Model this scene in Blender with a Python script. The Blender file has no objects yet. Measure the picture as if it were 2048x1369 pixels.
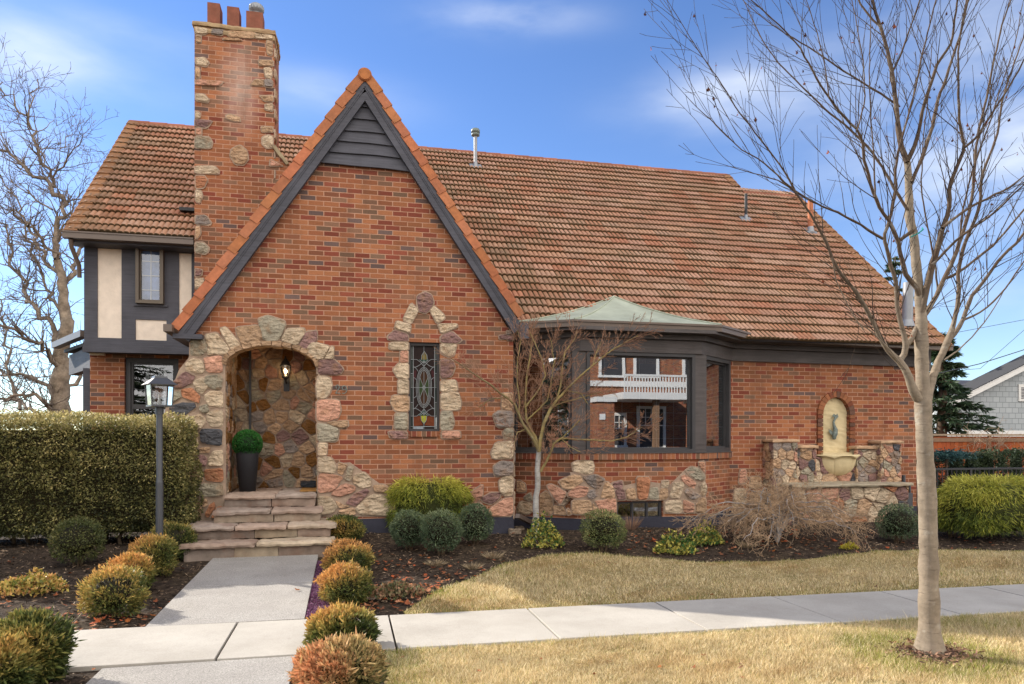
import bpy, math, random
import numpy as np
from mathutils import Vector, Matrix
from mathutils.geometry import tessellate_polygon
R = math.radians
rng = np.random.default_rng(7)
random.seed(7)
sc = bpy.context.scene
# ---------------- camera, sky, sun, exposure ----------------
F = 1440.0; YAW = R(12.9); HX, HY = 1024.0, 880.0
cam_d = bpy.data.cameras.new('camera'); cam = bpy.data.objects.new('camera', cam_d)
sc.collection.objects.link(cam); sc.camera = cam
cam_d.sensor_width = 36; cam_d.lens = 36 * F / 2048; cam_d.shift_y = (HY - 684.5) / 2048
cam.rotation_euler = (R(90), 0, -YAW); cam_d.clip_start = .05; cam_d.clip_end = 3000
SUN_EL, SUN_AZ = 28.5, 42.0           # elevation; degrees behind the facade line, coming from the left
sv = Vector((-math.cos(R(SUN_AZ)) * math.cos(R(SUN_EL)), math.sin(R(SUN_AZ)) * math.cos(R(SUN_EL)), math.sin(R(SUN_EL))))
ld = bpy.data.lights.new('sun', 'SUN'); ld.energy = 4.4; ld.angle = R(.6); ld.color = (1, .93, .82)
lo = bpy.data.objects.new('sun', ld); sc.collection.objects.link(lo)
lo.rotation_euler = (-sv).to_track_quat('-Z', 'Y').to_euler(); lo.location = sv * 60
w = bpy.data.worlds.new('World'); sc.world = w; w.use_nodes = True
wt = w.node_tree; wt.nodes.clear()
out = wt.nodes.new('ShaderNodeOutputWorld'); bg = wt.nodes.new('ShaderNodeBackground')
sky = wt.nodes.new('ShaderNodeTexSky'); sky.sky_type = 'NISHITA'; sky.sun_disc = False
sky.sun_elevation = R(SUN_EL); sky.sun_rotation = math.atan2(sv.x, sv.y); sky.altitude = 1300
sky.air_density = 1.0; sky.dust_density = .1; sky.ozone_density = 2.5
bg.inputs[1].default_value = .15
tc = wt.nodes.new('ShaderNodeTexCoord')
def wn(t, **k):
    n = wt.nodes.new(t)
    for a, b in k.items(): setattr(n, a, b)
    return n
def direction(px, py):
    r, u = (px - HX) / F, (HY - py) / F
    return Vector((math.cos(YAW) * r + math.sin(YAW), -math.sin(YAW) * r + math.cos(YAW), u))
# soft clouds: stretched patches of vapour at fixed bearings of the sky, frayed by noise
noi = wn('ShaderNodeTexNoise'); noi.inputs['Scale'].default_value = 5.5; noi.inputs['Detail'].default_value = 6; noi.inputs['Roughness'].default_value = .5
mp = wn('ShaderNodeMapping'); mp.inputs['Scale'].default_value = (1, 1, 3.2)
wt.links.new(tc.outputs['Generated'], mp.inputs[0]); wt.links.new(mp.outputs[0], noi.inputs['Vector'])
acc = None
for px, py, sx, sy, st in [(1010, 32, .085, .02, 1.0), (35, 100, .10, .034, 1.05), (640, 190, .10, .026, .5), (1470, 185, .11, .034, .85),
                           (1990, 110, .17, .07, .6), (1970, 320, .12, .06, .6), (2060, 560, .16, .05, .3), (240, 60, .08, .018, .35),
                           (-400, 300, .3, .1, .7), (2500, 200, .3, .15, .8), (1250, 420, .2, .03, .15)]:
    d = direction(px, py).normalized(); rt = Vector((d.y, -d.x, 0)).normalized(); up = rt.cross(d)
    dots = []
    for ax, s in ((rt, sx), (up, sy)):
        vm = wn('ShaderNodeVectorMath', operation='DOT_PRODUCT'); vm.inputs[1].default_value = ax / s
        wt.links.new(tc.outputs['Generated'], vm.inputs[0]); dots.append(vm.outputs['Value'])
    m1 = wn('ShaderNodeMath', operation='MULTIPLY'); wt.links.new(dots[0], m1.inputs[0]); wt.links.new(dots[0], m1.inputs[1])
    m2 = wn('ShaderNodeMath', operation='MULTIPLY_ADD'); wt.links.new(dots[1], m2.inputs[0]); wt.links.new(dots[1], m2.inputs[1]); wt.links.new(m1.outputs[0], m2.inputs[2])
    m3 = wn('ShaderNodeMath', operation='MULTIPLY'); wt.links.new(m2.outputs[0], m3.inputs[0]); m3.inputs[1].default_value = -1
    m4 = wn('ShaderNodeMath', operation='EXPONENT'); wt.links.new(m3.outputs[0], m4.inputs[0])
    fr = wn('ShaderNodeVectorMath', operation='DOT_PRODUCT'); fr.inputs[1].default_value = d; wt.links.new(tc.outputs['Generated'], fr.inputs[0])
    g = wn('ShaderNodeMath', operation='GREATER_THAN'); wt.links.new(fr.outputs['Value'], g.inputs[0]); g.inputs[1].default_value = 0
    m5 = wn('ShaderNodeMath', operation='MULTIPLY'); wt.links.new(m4.outputs[0], m5.inputs[0]); wt.links.new(g.outputs[0], m5.inputs[1])
    m6 = wn('ShaderNodeMath', operation='MULTIPLY_ADD'); wt.links.new(m5.outputs[0], m6.inputs[0]); m6.inputs[1].default_value = st
    if acc is None: m6.inputs[2].default_value = 0
    else: wt.links.new(acc, m6.inputs[2])
    acc = m6.outputs[0]
mr = wn('ShaderNodeMapRange'); mr.inputs['From Min'].default_value = .3; mr.inputs['From Max'].default_value = .75
mr.inputs['To Min'].default_value = .1; mr.inputs['To Max'].default_value = 1.2; wt.links.new(noi.outputs[0], mr.inputs[0])
mm = wn('ShaderNodeMath', operation='MULTIPLY', use_clamp=True); wt.links.new(acc, mm.inputs[0]); wt.links.new(mr.outputs[0], mm.inputs[1])
m8 = wn('ShaderNodeMath', operation='MULTIPLY'); wt.links.new(mm.outputs[0], m8.inputs[0]); m8.inputs[1].default_value = .62
# added unseen bright cloud bank behind the camera, as fill for the shaded facade
bk1 = wn('ShaderNodeVectorMath', operation='DOT_PRODUCT'); bk1.inputs[1].default_value = (.15, -1, .12); wt.links.new(tc.outputs['Generated'], bk1.inputs[0])
bk2 = wn('ShaderNodeMath', operation='MULTIPLY_ADD'); wt.links.new(noi.outputs[0], bk2.inputs[0]); bk2.inputs[1].default_value = .5; wt.links.new(bk1.outputs['Value'], bk2.inputs[2])
bk3 = wn('ShaderNodeMapRange', interpolation_type='SMOOTHSTEP'); bk3.inputs['From Min'].default_value = .35; bk3.inputs['From Max'].default_value = .75; wt.links.new(bk2.outputs[0], bk3.inputs[0])
mx = wn('ShaderNodeMix', data_type='RGBA'); wt.links.new(m8.outputs[0], mx.inputs[0])
hs = wn('ShaderNodeHueSaturation'); hs.inputs['Saturation'].default_value = 1.14; hs.inputs['Hue'].default_value = .509; hs.inputs['Value'].default_value = .74
wt.links.new(sky.outputs[0], hs.inputs['Color'])
wt.links.new(hs.outputs[0], mx.inputs[6]); mx.inputs[7].default_value = (3.9, 4.1, 4.4, 1)
mx2 = wn('ShaderNodeMix', data_type='RGBA'); wt.links.new(bk3.outputs[0], mx2.inputs[0]); wt.links.new(mx.outputs[2], mx2.inputs[6]); mx2.inputs[7].default_value = (9.0, 8.6, 8.2, 1)
wt.links.new(mx2.outputs[2], bg.inputs[0]); wt.links.new(bg.outputs[0], out.inputs[0])
vs = sc.view_settings; vs.view_transform = 'Standard'; vs.look = 'None'; vs.gamma = 1; vs.exposure = .98
sc.render.engine = 'CYCLES'; sc.cycles.max_bounces = 6; sc.cycles.transparent_max_bounces = 10
sc.cycles.caustics_reflective = False; sc.cycles.caustics_refractive = False

# ---------------- geometry helpers ----------------
def hit(px, py, p0, n):
    d = direction(px, py); p0 = Vector(p0); n = Vector(n)
    return d * (p0.dot(n) / d.dot(n))
def PY(px, py, Y): return hit(px, py, (0, Y, 0), (0, 1, 0))
def PD(px, py, dep): return direction(px, py) * dep      # dep = distance along the view axis
def smooth(a, b, t):
    t = np.clip((t - a) / (b - a), 0, 1); return t * t * (3 - 2 * t)
def ground_z(x, y):
    z = -1.49 - .005 * np.clip(x, -20, 30) + .0 * y
    k_ = 1 - smooth(.85, 1.7, np.abs(x + .935)) * 1.0
    k_ = k_ * (1 - smooth(9.3, 9.8, y))
    z = z + .045 * smooth(6.0, 6.35, y) * (1 - k_) + .15 * smooth(6.4, 9.4, y) * (1 - .45 * k_) + .03 * smooth(11, 16, y) - .02 * k_ * smooth(6, 6.2, y)
    z = z - .12 * smooth(2.6, 3.2, 3.2 - np.minimum(y, 3.2) + 2.6)      # drop to the road
    z = z + .03 * np.sin(x * 1.7 + 1) * np.sin(y * 2.1) * smooth(6.4, 7.2, y) * (1 - smooth(14, 20, y))
    return z
def PG(px, py, it=30):
    z = -1.45
    for _ in range(it):
        p = hit(px, py, (0, 0, z), (0, 0, 1)); z = .5 * z + .5 * float(ground_z(p.x, p.y))
    return Vector((p.x, p.y, float(ground_z(p.x, p.y))))
_wr = np.random.default_rng(3)
_W = [(_wr.normal(size=3), _wr.uniform(0, 6.28)) for _ in range(14)]
def wob(P, s, k=0):
    P = np.asarray(P, float) * s; o = 0
    for i in range(5):
        d, ph = _W[(i + k) % 14]; o = o + np.sin(P @ d * (1 + .35 * i) + ph + k) / (1 + .25 * i)
    return o / 2.6
def srgb(r, g, b):
    f = lambda c: ((c / 255 + .055) / 1.055) ** 2.4 if c > 10 else c / 255 / 12.92
    return (f(r), f(g), f(b))

class MB:
    def __init__(s): s.v = []; s.n = 0; s.f = []
    def add(s, v, f, c=(.5, .5, .5), smooth=False):
        v = np.asarray(v, float).reshape(-1, 3); f = np.asarray(f, int)
        if f.ndim == 1: f = f.reshape(1, -1)
        c = np.asarray(c, float)
        if c.ndim == 1: c = np.broadcast_to(c, (len(f), 3))
        s.v.append(v); s.f.append((f + s.n, c, smooth)); s.n += len(v)
    def mesh(s, name, mat, uv=False):
        me = bpy.data.meshes.new(name)
        V = np.concatenate(s.v); me.vertices.add(len(V)); me.vertices.foreach_set('co', V.ravel())
        li = np.concatenate([f.ravel() for f, _, _ in s.f]); tot = np.concatenate([np.full(len(f), f.shape[1]) for f, _, _ in s.f])
        st = np.concatenate([[0], np.cumsum(tot)[:-1]])
        me.loops.add(len(li)); me.loops.foreach_set('vertex_index', li)
        me.polygons.add(len(tot)); me.polygons.foreach_set('loop_start', st); me.polygons.foreach_set('loop_total', tot)
        me.polygons.foreach_set('use_smooth', np.concatenate([np.full(len(f), sm) for f, _, sm in s.f]))
        me.update(calc_edges=True)
        C = np.concatenate([c for _, c, _ in s.f]); C = np.hstack([C, np.ones((len(C), 1))])
        a = me.attributes.new('Col', 'FLOAT_COLOR', 'FACE'); a.data.foreach_set('color', C.ravel())
        if uv:
            nrm = np.empty(len(tot) * 3); me.polygons.foreach_get('normal', nrm); nrm = nrm.reshape(-1, 3)
            lp = np.repeat(np.arange(len(tot)), tot); N = nrm[lp]; P = V[li]
            fl = np.abs(N[:, 2]) > .72
            T = np.stack([-N[:, 1], N[:, 0], 0 * N[:, 0]], 1); T /= (np.linalg.norm(T, axis=1, keepdims=True) + 1e-9)
            U = np.stack([np.where(fl, P[:, 0], (P * T).sum(1)), np.where(fl, P[:, 1], P[:, 2])], 1)
            ul = me.uv_layers.new(name='UVMap'); ul.data.foreach_set('uv', U.ravel())
        me.materials.append(mat); me.validate(); return me
    def build(s, name, mat, parent=None, uv=False):
        return link(name, s.mesh(name, mat, uv), parent)
def link(name, me, parent=None):
    o = bpy.data.objects.new(name, me); sc.collection.objects.link(o)
    if parent is not None:
        o.parent = parent
        if not parent.get('_local'):
            p, T = parent, Vector((0, 0, 0))
            top = parent
            while top.parent: top = top.parent
            if top is parent and not top.get('_local'): o.matrix_parent_inverse = Matrix.Translation(-top.location)
    return o
def tag(o, label=None, cat=None, group=None, kind=None):
    for k, x in (('label', label), ('category', cat), ('group', group), ('kind', kind)):
        if x: o[k] = x
    return o
def thing(name, loc, label, cat, group=None, local=False):
    o = bpy.data.objects.new(name, None); sc.collection.objects.link(o); o.location = loc; o.empty_display_size = .2
    if local: o['_local'] = 1
    return tag(o, label, cat, group)
def dup(root, loc, rz=0, s=1, label=None):
    r = root.copy(); sc.collection.objects.link(r); r.location = loc; r.rotation_euler = (0, 0, rz)
    r.scale = (s, s, s) if not hasattr(s, '__len__') else s
    if label: r['label'] = label
    for ch in root.children:
        c = ch.copy(); sc.collection.objects.link(c); c.parent = r
        for g2 in ch.children:
            e = g2.copy(); sc.collection.objects.link(e); e.parent = c
    return r
BF = [(0, 3, 2, 1), (4, 5, 6, 7), (0, 1, 5, 4), (1, 2, 6, 5), (2, 3, 7, 6), (3, 0, 4, 7)]
def box(mb, x0, x1, y0, y1, z0, z1, c=(.5, .5, .5)):
    mb.add([(x0, y0, z0), (x1, y0, z0), (x1, y1, z0), (x0, y1, z0), (x0, y0, z1), (x1, y0, z1), (x1, y1, z1), (x0, y1, z1)], BF, c)
def beam(mb, p, q, w, h, c=(.5, .5, .5), up=(0, 0, 1)):
    p, q = Vector(p), Vector(q); d = (q - p).normalized(); s = d.cross(Vector(up)).normalized() * w / 2; u = s.cross(d).normalized() * h / 2
    v = [p - s - u, p + s - u, q + s - u, q - s - u, p - s + u, p + s + u, q + s + u, q - s + u]
    mb.add([tuple(x) for x in v], BF, c)
def prism(mb, pts, ext, c=(.5, .5, .5), holes=(), back=True):
    rings = [[Vector(p) for p in pts]] + [[Vector(p) for p in h] for h in holes]
    tri = tessellate_polygon(rings); allp = [p for r in rings for p in r]; n = len(allp); ext = Vector(ext)
    # orient front away from ext
    T = []
    for t in tri:
        a, b, d = (allp[i] for i in t)
        T.append(t if (b - a).cross(d - a).dot(ext) < 0 else t[::-1])
    V = [tuple(p) for p in allp] + [tuple(p + ext) for p in allp]
    mb.add(V, T, c)
    if back: mb.add(V, [tuple(n + i for i in t[::-1]) for t in T], c)
    o = 0; Q = []
    for r in rings:
        m = len(r)
        Q += [(o + i, o + (i + 1) % m, n + o + (i + 1) % m, n + o + i) for i in range(m)]
        o += m
    mb.add(V, Q, c)
def tube(mb, pts, rad, n=6, c=(.5, .5, .5), cap=True, smooth=True):
    P = np.asarray(pts, float); r = np.broadcast_to(np.asarray(rad, float), (len(P),))
    T = np.gradient(P, axis=0); T /= np.linalg.norm(T, axis=1, keepdims=True) + 1e-9
    m = T.mean(0); ref = np.array([.9, .1, .05]) if abs(m[0]) < abs(m[2]) else np.array([.05, .1, .9])
    A = np.cross(T, ref); A /= np.linalg.norm(A, axis=1, keepdims=True) + 1e-9; B = np.cross(T, A)
    th = np.arange(n) * 2 * np.pi / n
    V = P[:, None] + r[:, None, None] * (np.cos(th)[None, :, None] * A[:, None] + np.sin(th)[None, :, None] * B[:, None])
    k = len(P); i = np.arange(k - 1)[:, None] * n; j = np.arange(n)[None]; j2 = (j + 1) % n
    Fc = np.stack([i + j, i + j2, i + n + j2, i + n + j], -1).reshape(-1, 4)
    mb.add(V.reshape(-1, 3), Fc, c, smooth)
    if cap and n > 4:
        mb.add(V[0], [tuple(range(n))[::-1]], c if np.ndim(c) == 1 else c[0]); mb.add(V[-1], [tuple(range(n))], c if np.ndim(c) == 1 else c[-1])
def lathe(mb, prof, loc, n=20, c=(.5, .5, .5), smooth=True):
    P = np.array(prof, float); th = np.arange(n) * 2 * np.pi / n
    V = np.stack([P[:, 0:1] * np.cos(th), P[:, 0:1] * np.sin(th), np.repeat(P[:, 1:2], n, 1)], -1) + np.array(loc)
    i = np.arange(len(P) - 1)[:, None] * n; j = np.arange(n)[None]; j2 = (j + 1) % n
    mb.add(V.reshape(-1, 3), np.stack([i + j, i + j2, i + n + j2, i + n + j], -1).reshape(-1, 4), c, smooth)
def rough(mb, x0, x1, y0, y1, z0, z1, amp=.012, step=.07, c=(.5, .5, .5), seed=0, M=None):
    """a hewn block: finely divided box, faces and edges broken by noise"""
    L = np.array([x1 - x0, y1 - y0, z1 - z0]); O = np.array([x0, y0, z0]); k = np.maximum(2, np.ceil(L / step).astype(int))
    for ax in range(3):
        a, b = [i for i in range(3) if i != ax]
        for side in (0, 1):
            na, nb = k[a] + 1, k[b] + 1
            A, B = np.meshgrid(np.linspace(0, 1, na), np.linspace(0, 1, nb), indexing='ij')
            P = np.zeros((na, nb, 3)); P[..., a] = A; P[..., b] = B; P[..., ax] = side
            Q = O + P * L
            ctr = (P - .5) * 2; cr = np.maximum(np.abs(ctr) - .0, 0)
            edge = np.sort(np.abs(ctr), -1)[..., 1]            # near 1 close to edges
            S = Q.reshape(-1, 3) + seed * 3.7
            d = np.stack([wob(S, 9, 1), wob(S, 9, 4), wob(S, 9, 7)], -1).reshape(Q.shape) + .6 * np.stack([wob(S, 31, 2), wob(S, 31, 5), wob(S, 31, 8)], -1).reshape(Q.shape)
            Q = Q + d * amp * .8 - ctr * (edge ** 12)[..., None] * amp * .7
            idx = np.arange(na * nb).reshape(na, nb)
            f = np.stack([idx[:-1, :-1], idx[1:, :-1], idx[1:, 1:], idx[:-1, 1:]], -1).reshape(-1, 4)
            flip = (side == 1) == (ax == 1)
            if flip: f = f[:, ::-1]
            V = Q.reshape(-1, 3)
            if M is not None: V = np.array([tuple(M @ Vector(p)) for p in V])
            mb.add(V, f, c)
# ---------------- materials ----------------
def mat(name, rough=.7, spec=.3, metal=0):
    m = bpy.data.materials.new(name); m.use_nodes = True; nt = m.node_tree; b = nt.nodes['Principled BSDF']
    b.inputs['Roughness'].default_value = rough; b.inputs['Specular IOR Level'].default_value = spec; b.inputs['Metallic'].default_value = metal
    return m, nt, b
def nd(nt, t, **k):
    n = nt.nodes.new(t)
    for a, b in k.items():
        if a.startswith('i_'): 
            key = a[2:].replace('_', ' '); (n.inputs[int(key)] if key.isdigit() else n.inputs[key]).default_value = b
        else: setattr(n, a, b)
    return n
def L(nt, a, b): nt.links.new(a, b)
def mth(nt, op, a, b=None, c=None, clamp=False):
    n = nt.nodes.new('ShaderNodeMath'); n.operation = op; n.use_clamp = clamp
    for i, x in enumerate((a, b, c)):
        if x is None: continue
        if isinstance(x, (int, float)): n.inputs[i].default_value = x
        else: L(nt, x, n.inputs[i])
    return n.outputs[0]
def mixc(nt, f, a, b, blend='MIX'):
    n = nt.nodes.new('ShaderNodeMix'); n.data_type = 'RGBA'; n.blend_type = blend
    for i, x in ((0, f), (6, a), (7, b)):
        if isinstance(x, (int, float)): n.inputs[i].default_value = x
        elif isinstance(x, tuple): n.inputs[i].default_value = (*x[:3], 1)
        else: L(nt, x, n.inputs[i])
    return n.outputs[2]
def noise(nt, vec, scale, detail=4, rough=.6):
    n = nd(nt, 'ShaderNodeTexNoise'); n.inputs['Scale'].default_value = scale; n.inputs['Detail'].default_value = detail; n.inputs['Roughness'].default_value = rough
    L(nt, vec, n.inputs['Vector']); return n
def ramp(nt, fac, stops, interp='LINEAR'):
    r = nd(nt, 'ShaderNodeValToRGB'); e = r.color_ramp; e.interpolation = interp
    while len(e.elements) < len(stops): e.elements.new(.5)
    for i, (p, c) in enumerate(stops):
        e.elements[i].position = p; e.elements[i].color = (*c[:3], 1) if len(c) > 2 else (c[0],) * 3 + (1,)
    L(nt, fac, r.inputs[0]); return r.outputs[0]
def geo(nt): return nd(nt, 'ShaderNodeNewGeometry').outputs['Position']
def bump(nt, b, h, s=.3, d=.01):
    n = nd(nt, 'ShaderNodeBump'); n.inputs['Strength'].default_value = s; n.inputs['Distance'].default_value = d
    L(nt, h, n.inputs['Height']); L(nt, n.outputs[0], b.inputs['Normal']); return n
def attr_mat(name, rough=.8, spec=.2, nscale=20, namp=.25, bs=.3, bd=.01, bscale=None, stain=None, transl=0):
    """colour from the mesh's own face colours, broken up by noise"""
    m, nt, b = mat(name, rough, spec); a = nd(nt, 'ShaderNodeAttribute', attribute_name='Col')
    g = geo(nt); n = noise(nt, g, nscale, 5)
    v = nd(nt, 'ShaderNodeMapRange'); v.inputs[1].default_value = .25; v.inputs[2].default_value = .75; v.inputs[3].default_value = 1 - namp; v.inputs[4].default_value = 1 + namp
    L(nt, n.outputs[0], v.inputs[0]); vc = nd(nt, 'ShaderNodeCombineColor')
    for i in range(3): L(nt, v.outputs[0], vc.inputs[i])
    col = mixc(nt, 1.0, a.outputs[0], vc.outputs[0], 'MULTIPLY')
    if stain:
        sn = noise(nt, g, stain[0], 4); sf = mth(nt, 'MULTIPLY', ramp(nt, sn.outputs[0], [(.5, (0,)), (.68, (1,))]), stain[2]); col = mixc(nt, sf, col, stain[1])
    L(nt, col, b.inputs['Base Color'])
    if bs:
        bn = noise(nt, g, bscale or nscale * 2, 6, .65); bump(nt, b, bn.outputs[0], bs, bd)
    if transl:
        tr = nd(nt, 'ShaderNodeBsdfTranslucent'); L(nt, col, tr.inputs[0]); mxs = nd(nt, 'ShaderNodeMixShader', i_0=transl)
        L(nt, b.outputs[0], mxs.inputs[1]); L(nt, tr.outputs[0], mxs.inputs[2]); L(nt, mxs.outputs[0], nt.nodes['Material Output'].inputs[0])
    return m
def flat_mat(name, col, rough=.6, spec=.3, metal=0, nscale=6, namp=.12, bs=.08, bscale=60):
    m, nt, b = mat(name, rough, spec, metal); g = geo(nt); n = noise(nt, g, nscale, 5)
    c = ramp(nt, n.outputs[0], [(.25, tuple(x * (1 - namp) for x in col)), (.75, tuple(min(1, x * (1 + namp)) for x in col))])
    L(nt, c, b.inputs['Base Color']); bn = noise(nt, g, bscale, 4); bump(nt, b, bn.outputs[0], bs, .01); return m
def brick_mat(name, bl=.2035, bh=.0668, soldier=False, dark=1.0, bloom=None):
    m, nt, b = mat(name, .85, .15); uv = nd(nt, 'ShaderNodeUVMap', uv_map='UVMap').outputs[0]
    g = geo(nt); wn_ = noise(nt, g, 9, 3); 
    wv = nd(nt, 'ShaderNodeVectorMath', operation='SCALE', i_Scale=.007); sb = nd(nt, 'ShaderNodeVectorMath', operation='SUBTRACT'); sb.inputs[1].default_value = (.5, .5, .5)
    L(nt, wn_.outputs[1], sb.inputs[0]); L(nt, sb.outputs[0], wv.inputs[0])
    ad = nd(nt, 'ShaderNodeVectorMath', operation='ADD'); L(nt, uv, ad.inputs[0]); L(nt, wv.outputs[0], ad.inputs[1])
    sp = nd(nt, 'ShaderNodeSeparateXYZ'); L(nt, ad.outputs[0], sp.inputs[0])
    U, V = sp.outputs[0], sp.outputs[1]
    if soldier: U, V = mth(nt, 'DIVIDE', U, bh), mth(nt, 'ADD', mth(nt, 'MULTIPLY', V, .01), 50.5)
    else: U, V = mth(nt, 'DIVIDE', U, bl), mth(nt, 'DIVIDE', V, bh)
    row = mth(nt, 'FLOOR', V)
    if not soldier: U = mth(nt, 'ADD', U, mth(nt, 'MULTIPLY', mth(nt, 'FLOORED_MODULO', row, 2.0), .5))
    cell = mth(nt, 'FLOOR', U); fx, fy = mth(nt, 'FRACT', U), mth(nt, 'FRACT', V)
    wx, wy = (.14, 0) if soldier else (.062, .16)
    def edge(f, wd):      # 1 inside brick, 0 in the joint
        d = mth(nt, 'MINIMUM', f, mth(nt, 'SUBTRACT', 1.0, f)); n = nd(nt, 'ShaderNodeMapRange'); n.inputs[1].default_value = wd * .38; n.inputs[2].default_value = wd * .62
        L(nt, d, n.inputs[0]); return n.outputs[0]
    mask = edge(fx, wx) if soldier else mth(nt, 'MULTIPLY', edge(fx, wx), edge(fy, wy))
    cv = nd(nt, 'ShaderNodeCombineXYZ'); L(nt, cell, cv.inputs[0]); L(nt, row, cv.inputs[1])
    wh = nd(nt, 'ShaderNodeTexWhiteNoise', noise_dimensions='2D'); L(nt, cv.outputs[0], wh.inputs['Vector'])
    cv2 = nd(nt, 'ShaderNodeVectorMath', operation='ADD'); cv2.inputs[1].default_value = (31.7, 11.3, 0); L(nt, cv.outputs[0], cv2.inputs[0])
    wh2 = nd(nt, 'ShaderNodeTexWhiteNoise', noise_dimensions='2D'); L(nt, cv2.outputs[0], wh2.inputs['Vector'])
    A1, A2, A3, A4, A5 = (.275, .106, .050), (.235, .086, .042), (.300, .120, .056), (.185, .050, .031), (.215, .062, .037)
    D1, D2, D3 = (.15, .088, .056), (.19, .10, .062), (.12, .078, .068)
    c = ramp(nt, wh.outputs[0], [(0, A1), (.2, A2), (.38, A3), (.53, (.215, .082, .045)), (.59, A4), (.70, A5), (.80, D2), (.90, D1), (.96, D3)], 'CONSTANT')
    pv = mth(nt, 'ADD', mth(nt, 'MULTIPLY', wh2.outputs[0], .34), .83 * dark)
    n2 = noise(nt, g, 55, 5, .75); pv = mth(nt, 'MULTIPLY', pv, mth(nt, 'ADD', mth(nt, 'MULTIPLY', n2.outputs[0], .9), .55))
    n3 = noise(nt, g, .9, 4); pv = mth(nt, 'MULTIPLY', pv, mth(nt, 'ADD', mth(nt, 'MULTIPLY', n3.outputs[0], .5), .75))
    pc = nd(nt, 'ShaderNodeCombineColor')
    for i in range(3): L(nt, pv, pc.inputs[i])
    c = mixc(nt, 1.0, c, pc.outputs[0], 'MULTIPLY')
    n4 = noise(nt, g, 3.5, 3); mc = ramp(nt, n4.outputs[0], [(.3, (.36, .19, .12)), (.7, (.45, .255, .17))])
    c = mixc(nt, mask, mc, c)
    if bloom:      # pale salt bloom on the old brick, with a shape of its own
        vm = nd(nt, 'ShaderNodeVectorMath', operation='SUBTRACT'); vm.inputs[1].default_value = bloom[0]; L(nt, g, vm.inputs[0]); vs2 = nd(nt, 'ShaderNodeVectorMath', operation='MULTIPLY'); vs2.inputs[1].default_value = bloom[1]; L(nt, vm.outputs[0], vs2.inputs[0])
        ln_ = nd(nt, 'ShaderNodeVectorMath', operation='LENGTH'); L(nt, vs2.outputs[0], ln_.inputs[0]); nb2 = noise(nt, g, 5, 5, .7)
        f_ = mth(nt, 'MULTIPLY', mth(nt, 'SUBTRACT', 1.15, ln_.outputs['Value'], clamp=True), mth(nt, 'MULTIPLY', nb2.outputs[0], 1.3)); c = mixc(nt, mth(nt, 'MULTIPLY', f_, .75, clamp=True), c, (.52, .40, .34))
    wst = nd(nt, 'ShaderNodeMapping'); wst.inputs['Scale'].default_value = (2.2, 2.2, .35); L(nt, g, wst.inputs[0]); ns_ = noise(nt, wst.outputs[0], 1.6, 5, .65)
    c = mixc(nt, mth(nt, 'MULTIPLY', ramp(nt, ns_.outputs[0], [(.52, (0,)), (.7, (1,))]), .38), c, (.12, .062, .038)); L(nt, c, b.inputs['Base Color'])
    h = mth(nt, 'ADD', mask, mth(nt, 'MULTIPLY', n2.outputs[0], .5)); bump(nt, b, h, .55, .006)
    return m
M = {}
M['brick_chimney'] = brick_mat('brick_chimney', bloom=((-1.58, 11.6, 5.35), (3.2, .5, 1.3)))
M['brick'] = brick_mat('brick_wall'); M['soldier'] = brick_mat('brick_soldier', soldier=True)
M['stone'] = attr_mat('field_stone', .85, .15, 9, .42, 1.0, .045, 13, (6, srgb(158, 104, 62), .40))
def field_stone():
    m, nt, b = mat('field_stone', .85, .15); g = geo(nt); at_ = nd(nt, 'ShaderNodeAttribute', attribute_name='Col')
    wv = noise(nt, g, 7, 4, .6); sc_ = nd(nt, 'ShaderNodeVectorMath', operation='SCALE', i_Scale=.12); L(nt, wv.outputs[1], sc_.inputs[0]); av = nd(nt, 'ShaderNodeVectorMath', operation='ADD'); L(nt, g, av.inputs[0]); L(nt, sc_.outputs[0], av.inputs[1])
    mpn = nd(nt, 'ShaderNodeMapping'); mpn.inputs['Rotation'].default_value = (.3, .5, .2); mpn.inputs['Scale'].default_value = (9, 9, 22); L(nt, av.outputs[0], mpn.inputs[0])
    vo = nd(nt, 'ShaderNodeTexVoronoi'); vo.inputs['Scale'].default_value = 1.0; L(nt, mpn.outputs[0], vo.inputs['Vector'])      # split faces along the bedding
    n1 = noise(nt, mpn.outputs[0], 1.2, 6, .7); n2 = noise(nt, g, 45, 6, .75); n3 = noise(nt, g, 5.5, 3)
    h = mth(nt, 'ADD', mth(nt, 'MULTIPLY', vo.outputs['Distance'], .9), mth(nt, 'ADD', mth(nt, 'MULTIPLY', n1.outputs[0], .9), mth(nt, 'MULTIPLY', n2.outputs[0], .45)))
    v = mth(nt, 'MULTIPLY', mth(nt, 'ADD', mth(nt, 'MULTIPLY', n1.outputs[0], .95), .52), mth(nt, 'ADD', mth(nt, 'MULTIPLY', n2.outputs[0], .5), .75)); vc = nd(nt, 'ShaderNodeCombineColor')
    for i in range(3): L(nt, v, vc.inputs[i])
    c = mixc(nt, 1.0, at_.outputs[0], vc.outputs[0], 'MULTIPLY'); c = mixc(nt, mth(nt, 'MULTIPLY', ramp(nt, n3.outputs[0], [(.52, (0,)), (.66, (1,))]), .45), c, (.34, .185, .09))
    n4 = noise(nt, av.outputs[0], 16, 4, .7); c = mixc(nt, mth(nt, 'MULTIPLY', ramp(nt, n4.outputs[0], [(.58, (0,)), (.68, (1,))]), .35), c, (.16, .13, .10)); L(nt, c, b.inputs['Base Color']); bump(nt, b, h, 1.0, .05); return m
M['stone'] = field_stone()
M['mortar'] = flat_mat('stone_mortar', (.34, .25, .185), .95, .1, nscale=7, namp=.25, bs=.5, bscale=70)
M['sand'] = attr_mat('sandstone_slab', .85, .15, 7, .3, .6, .015, 30, (4, srgb(120, 84, 66), .45))
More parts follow.
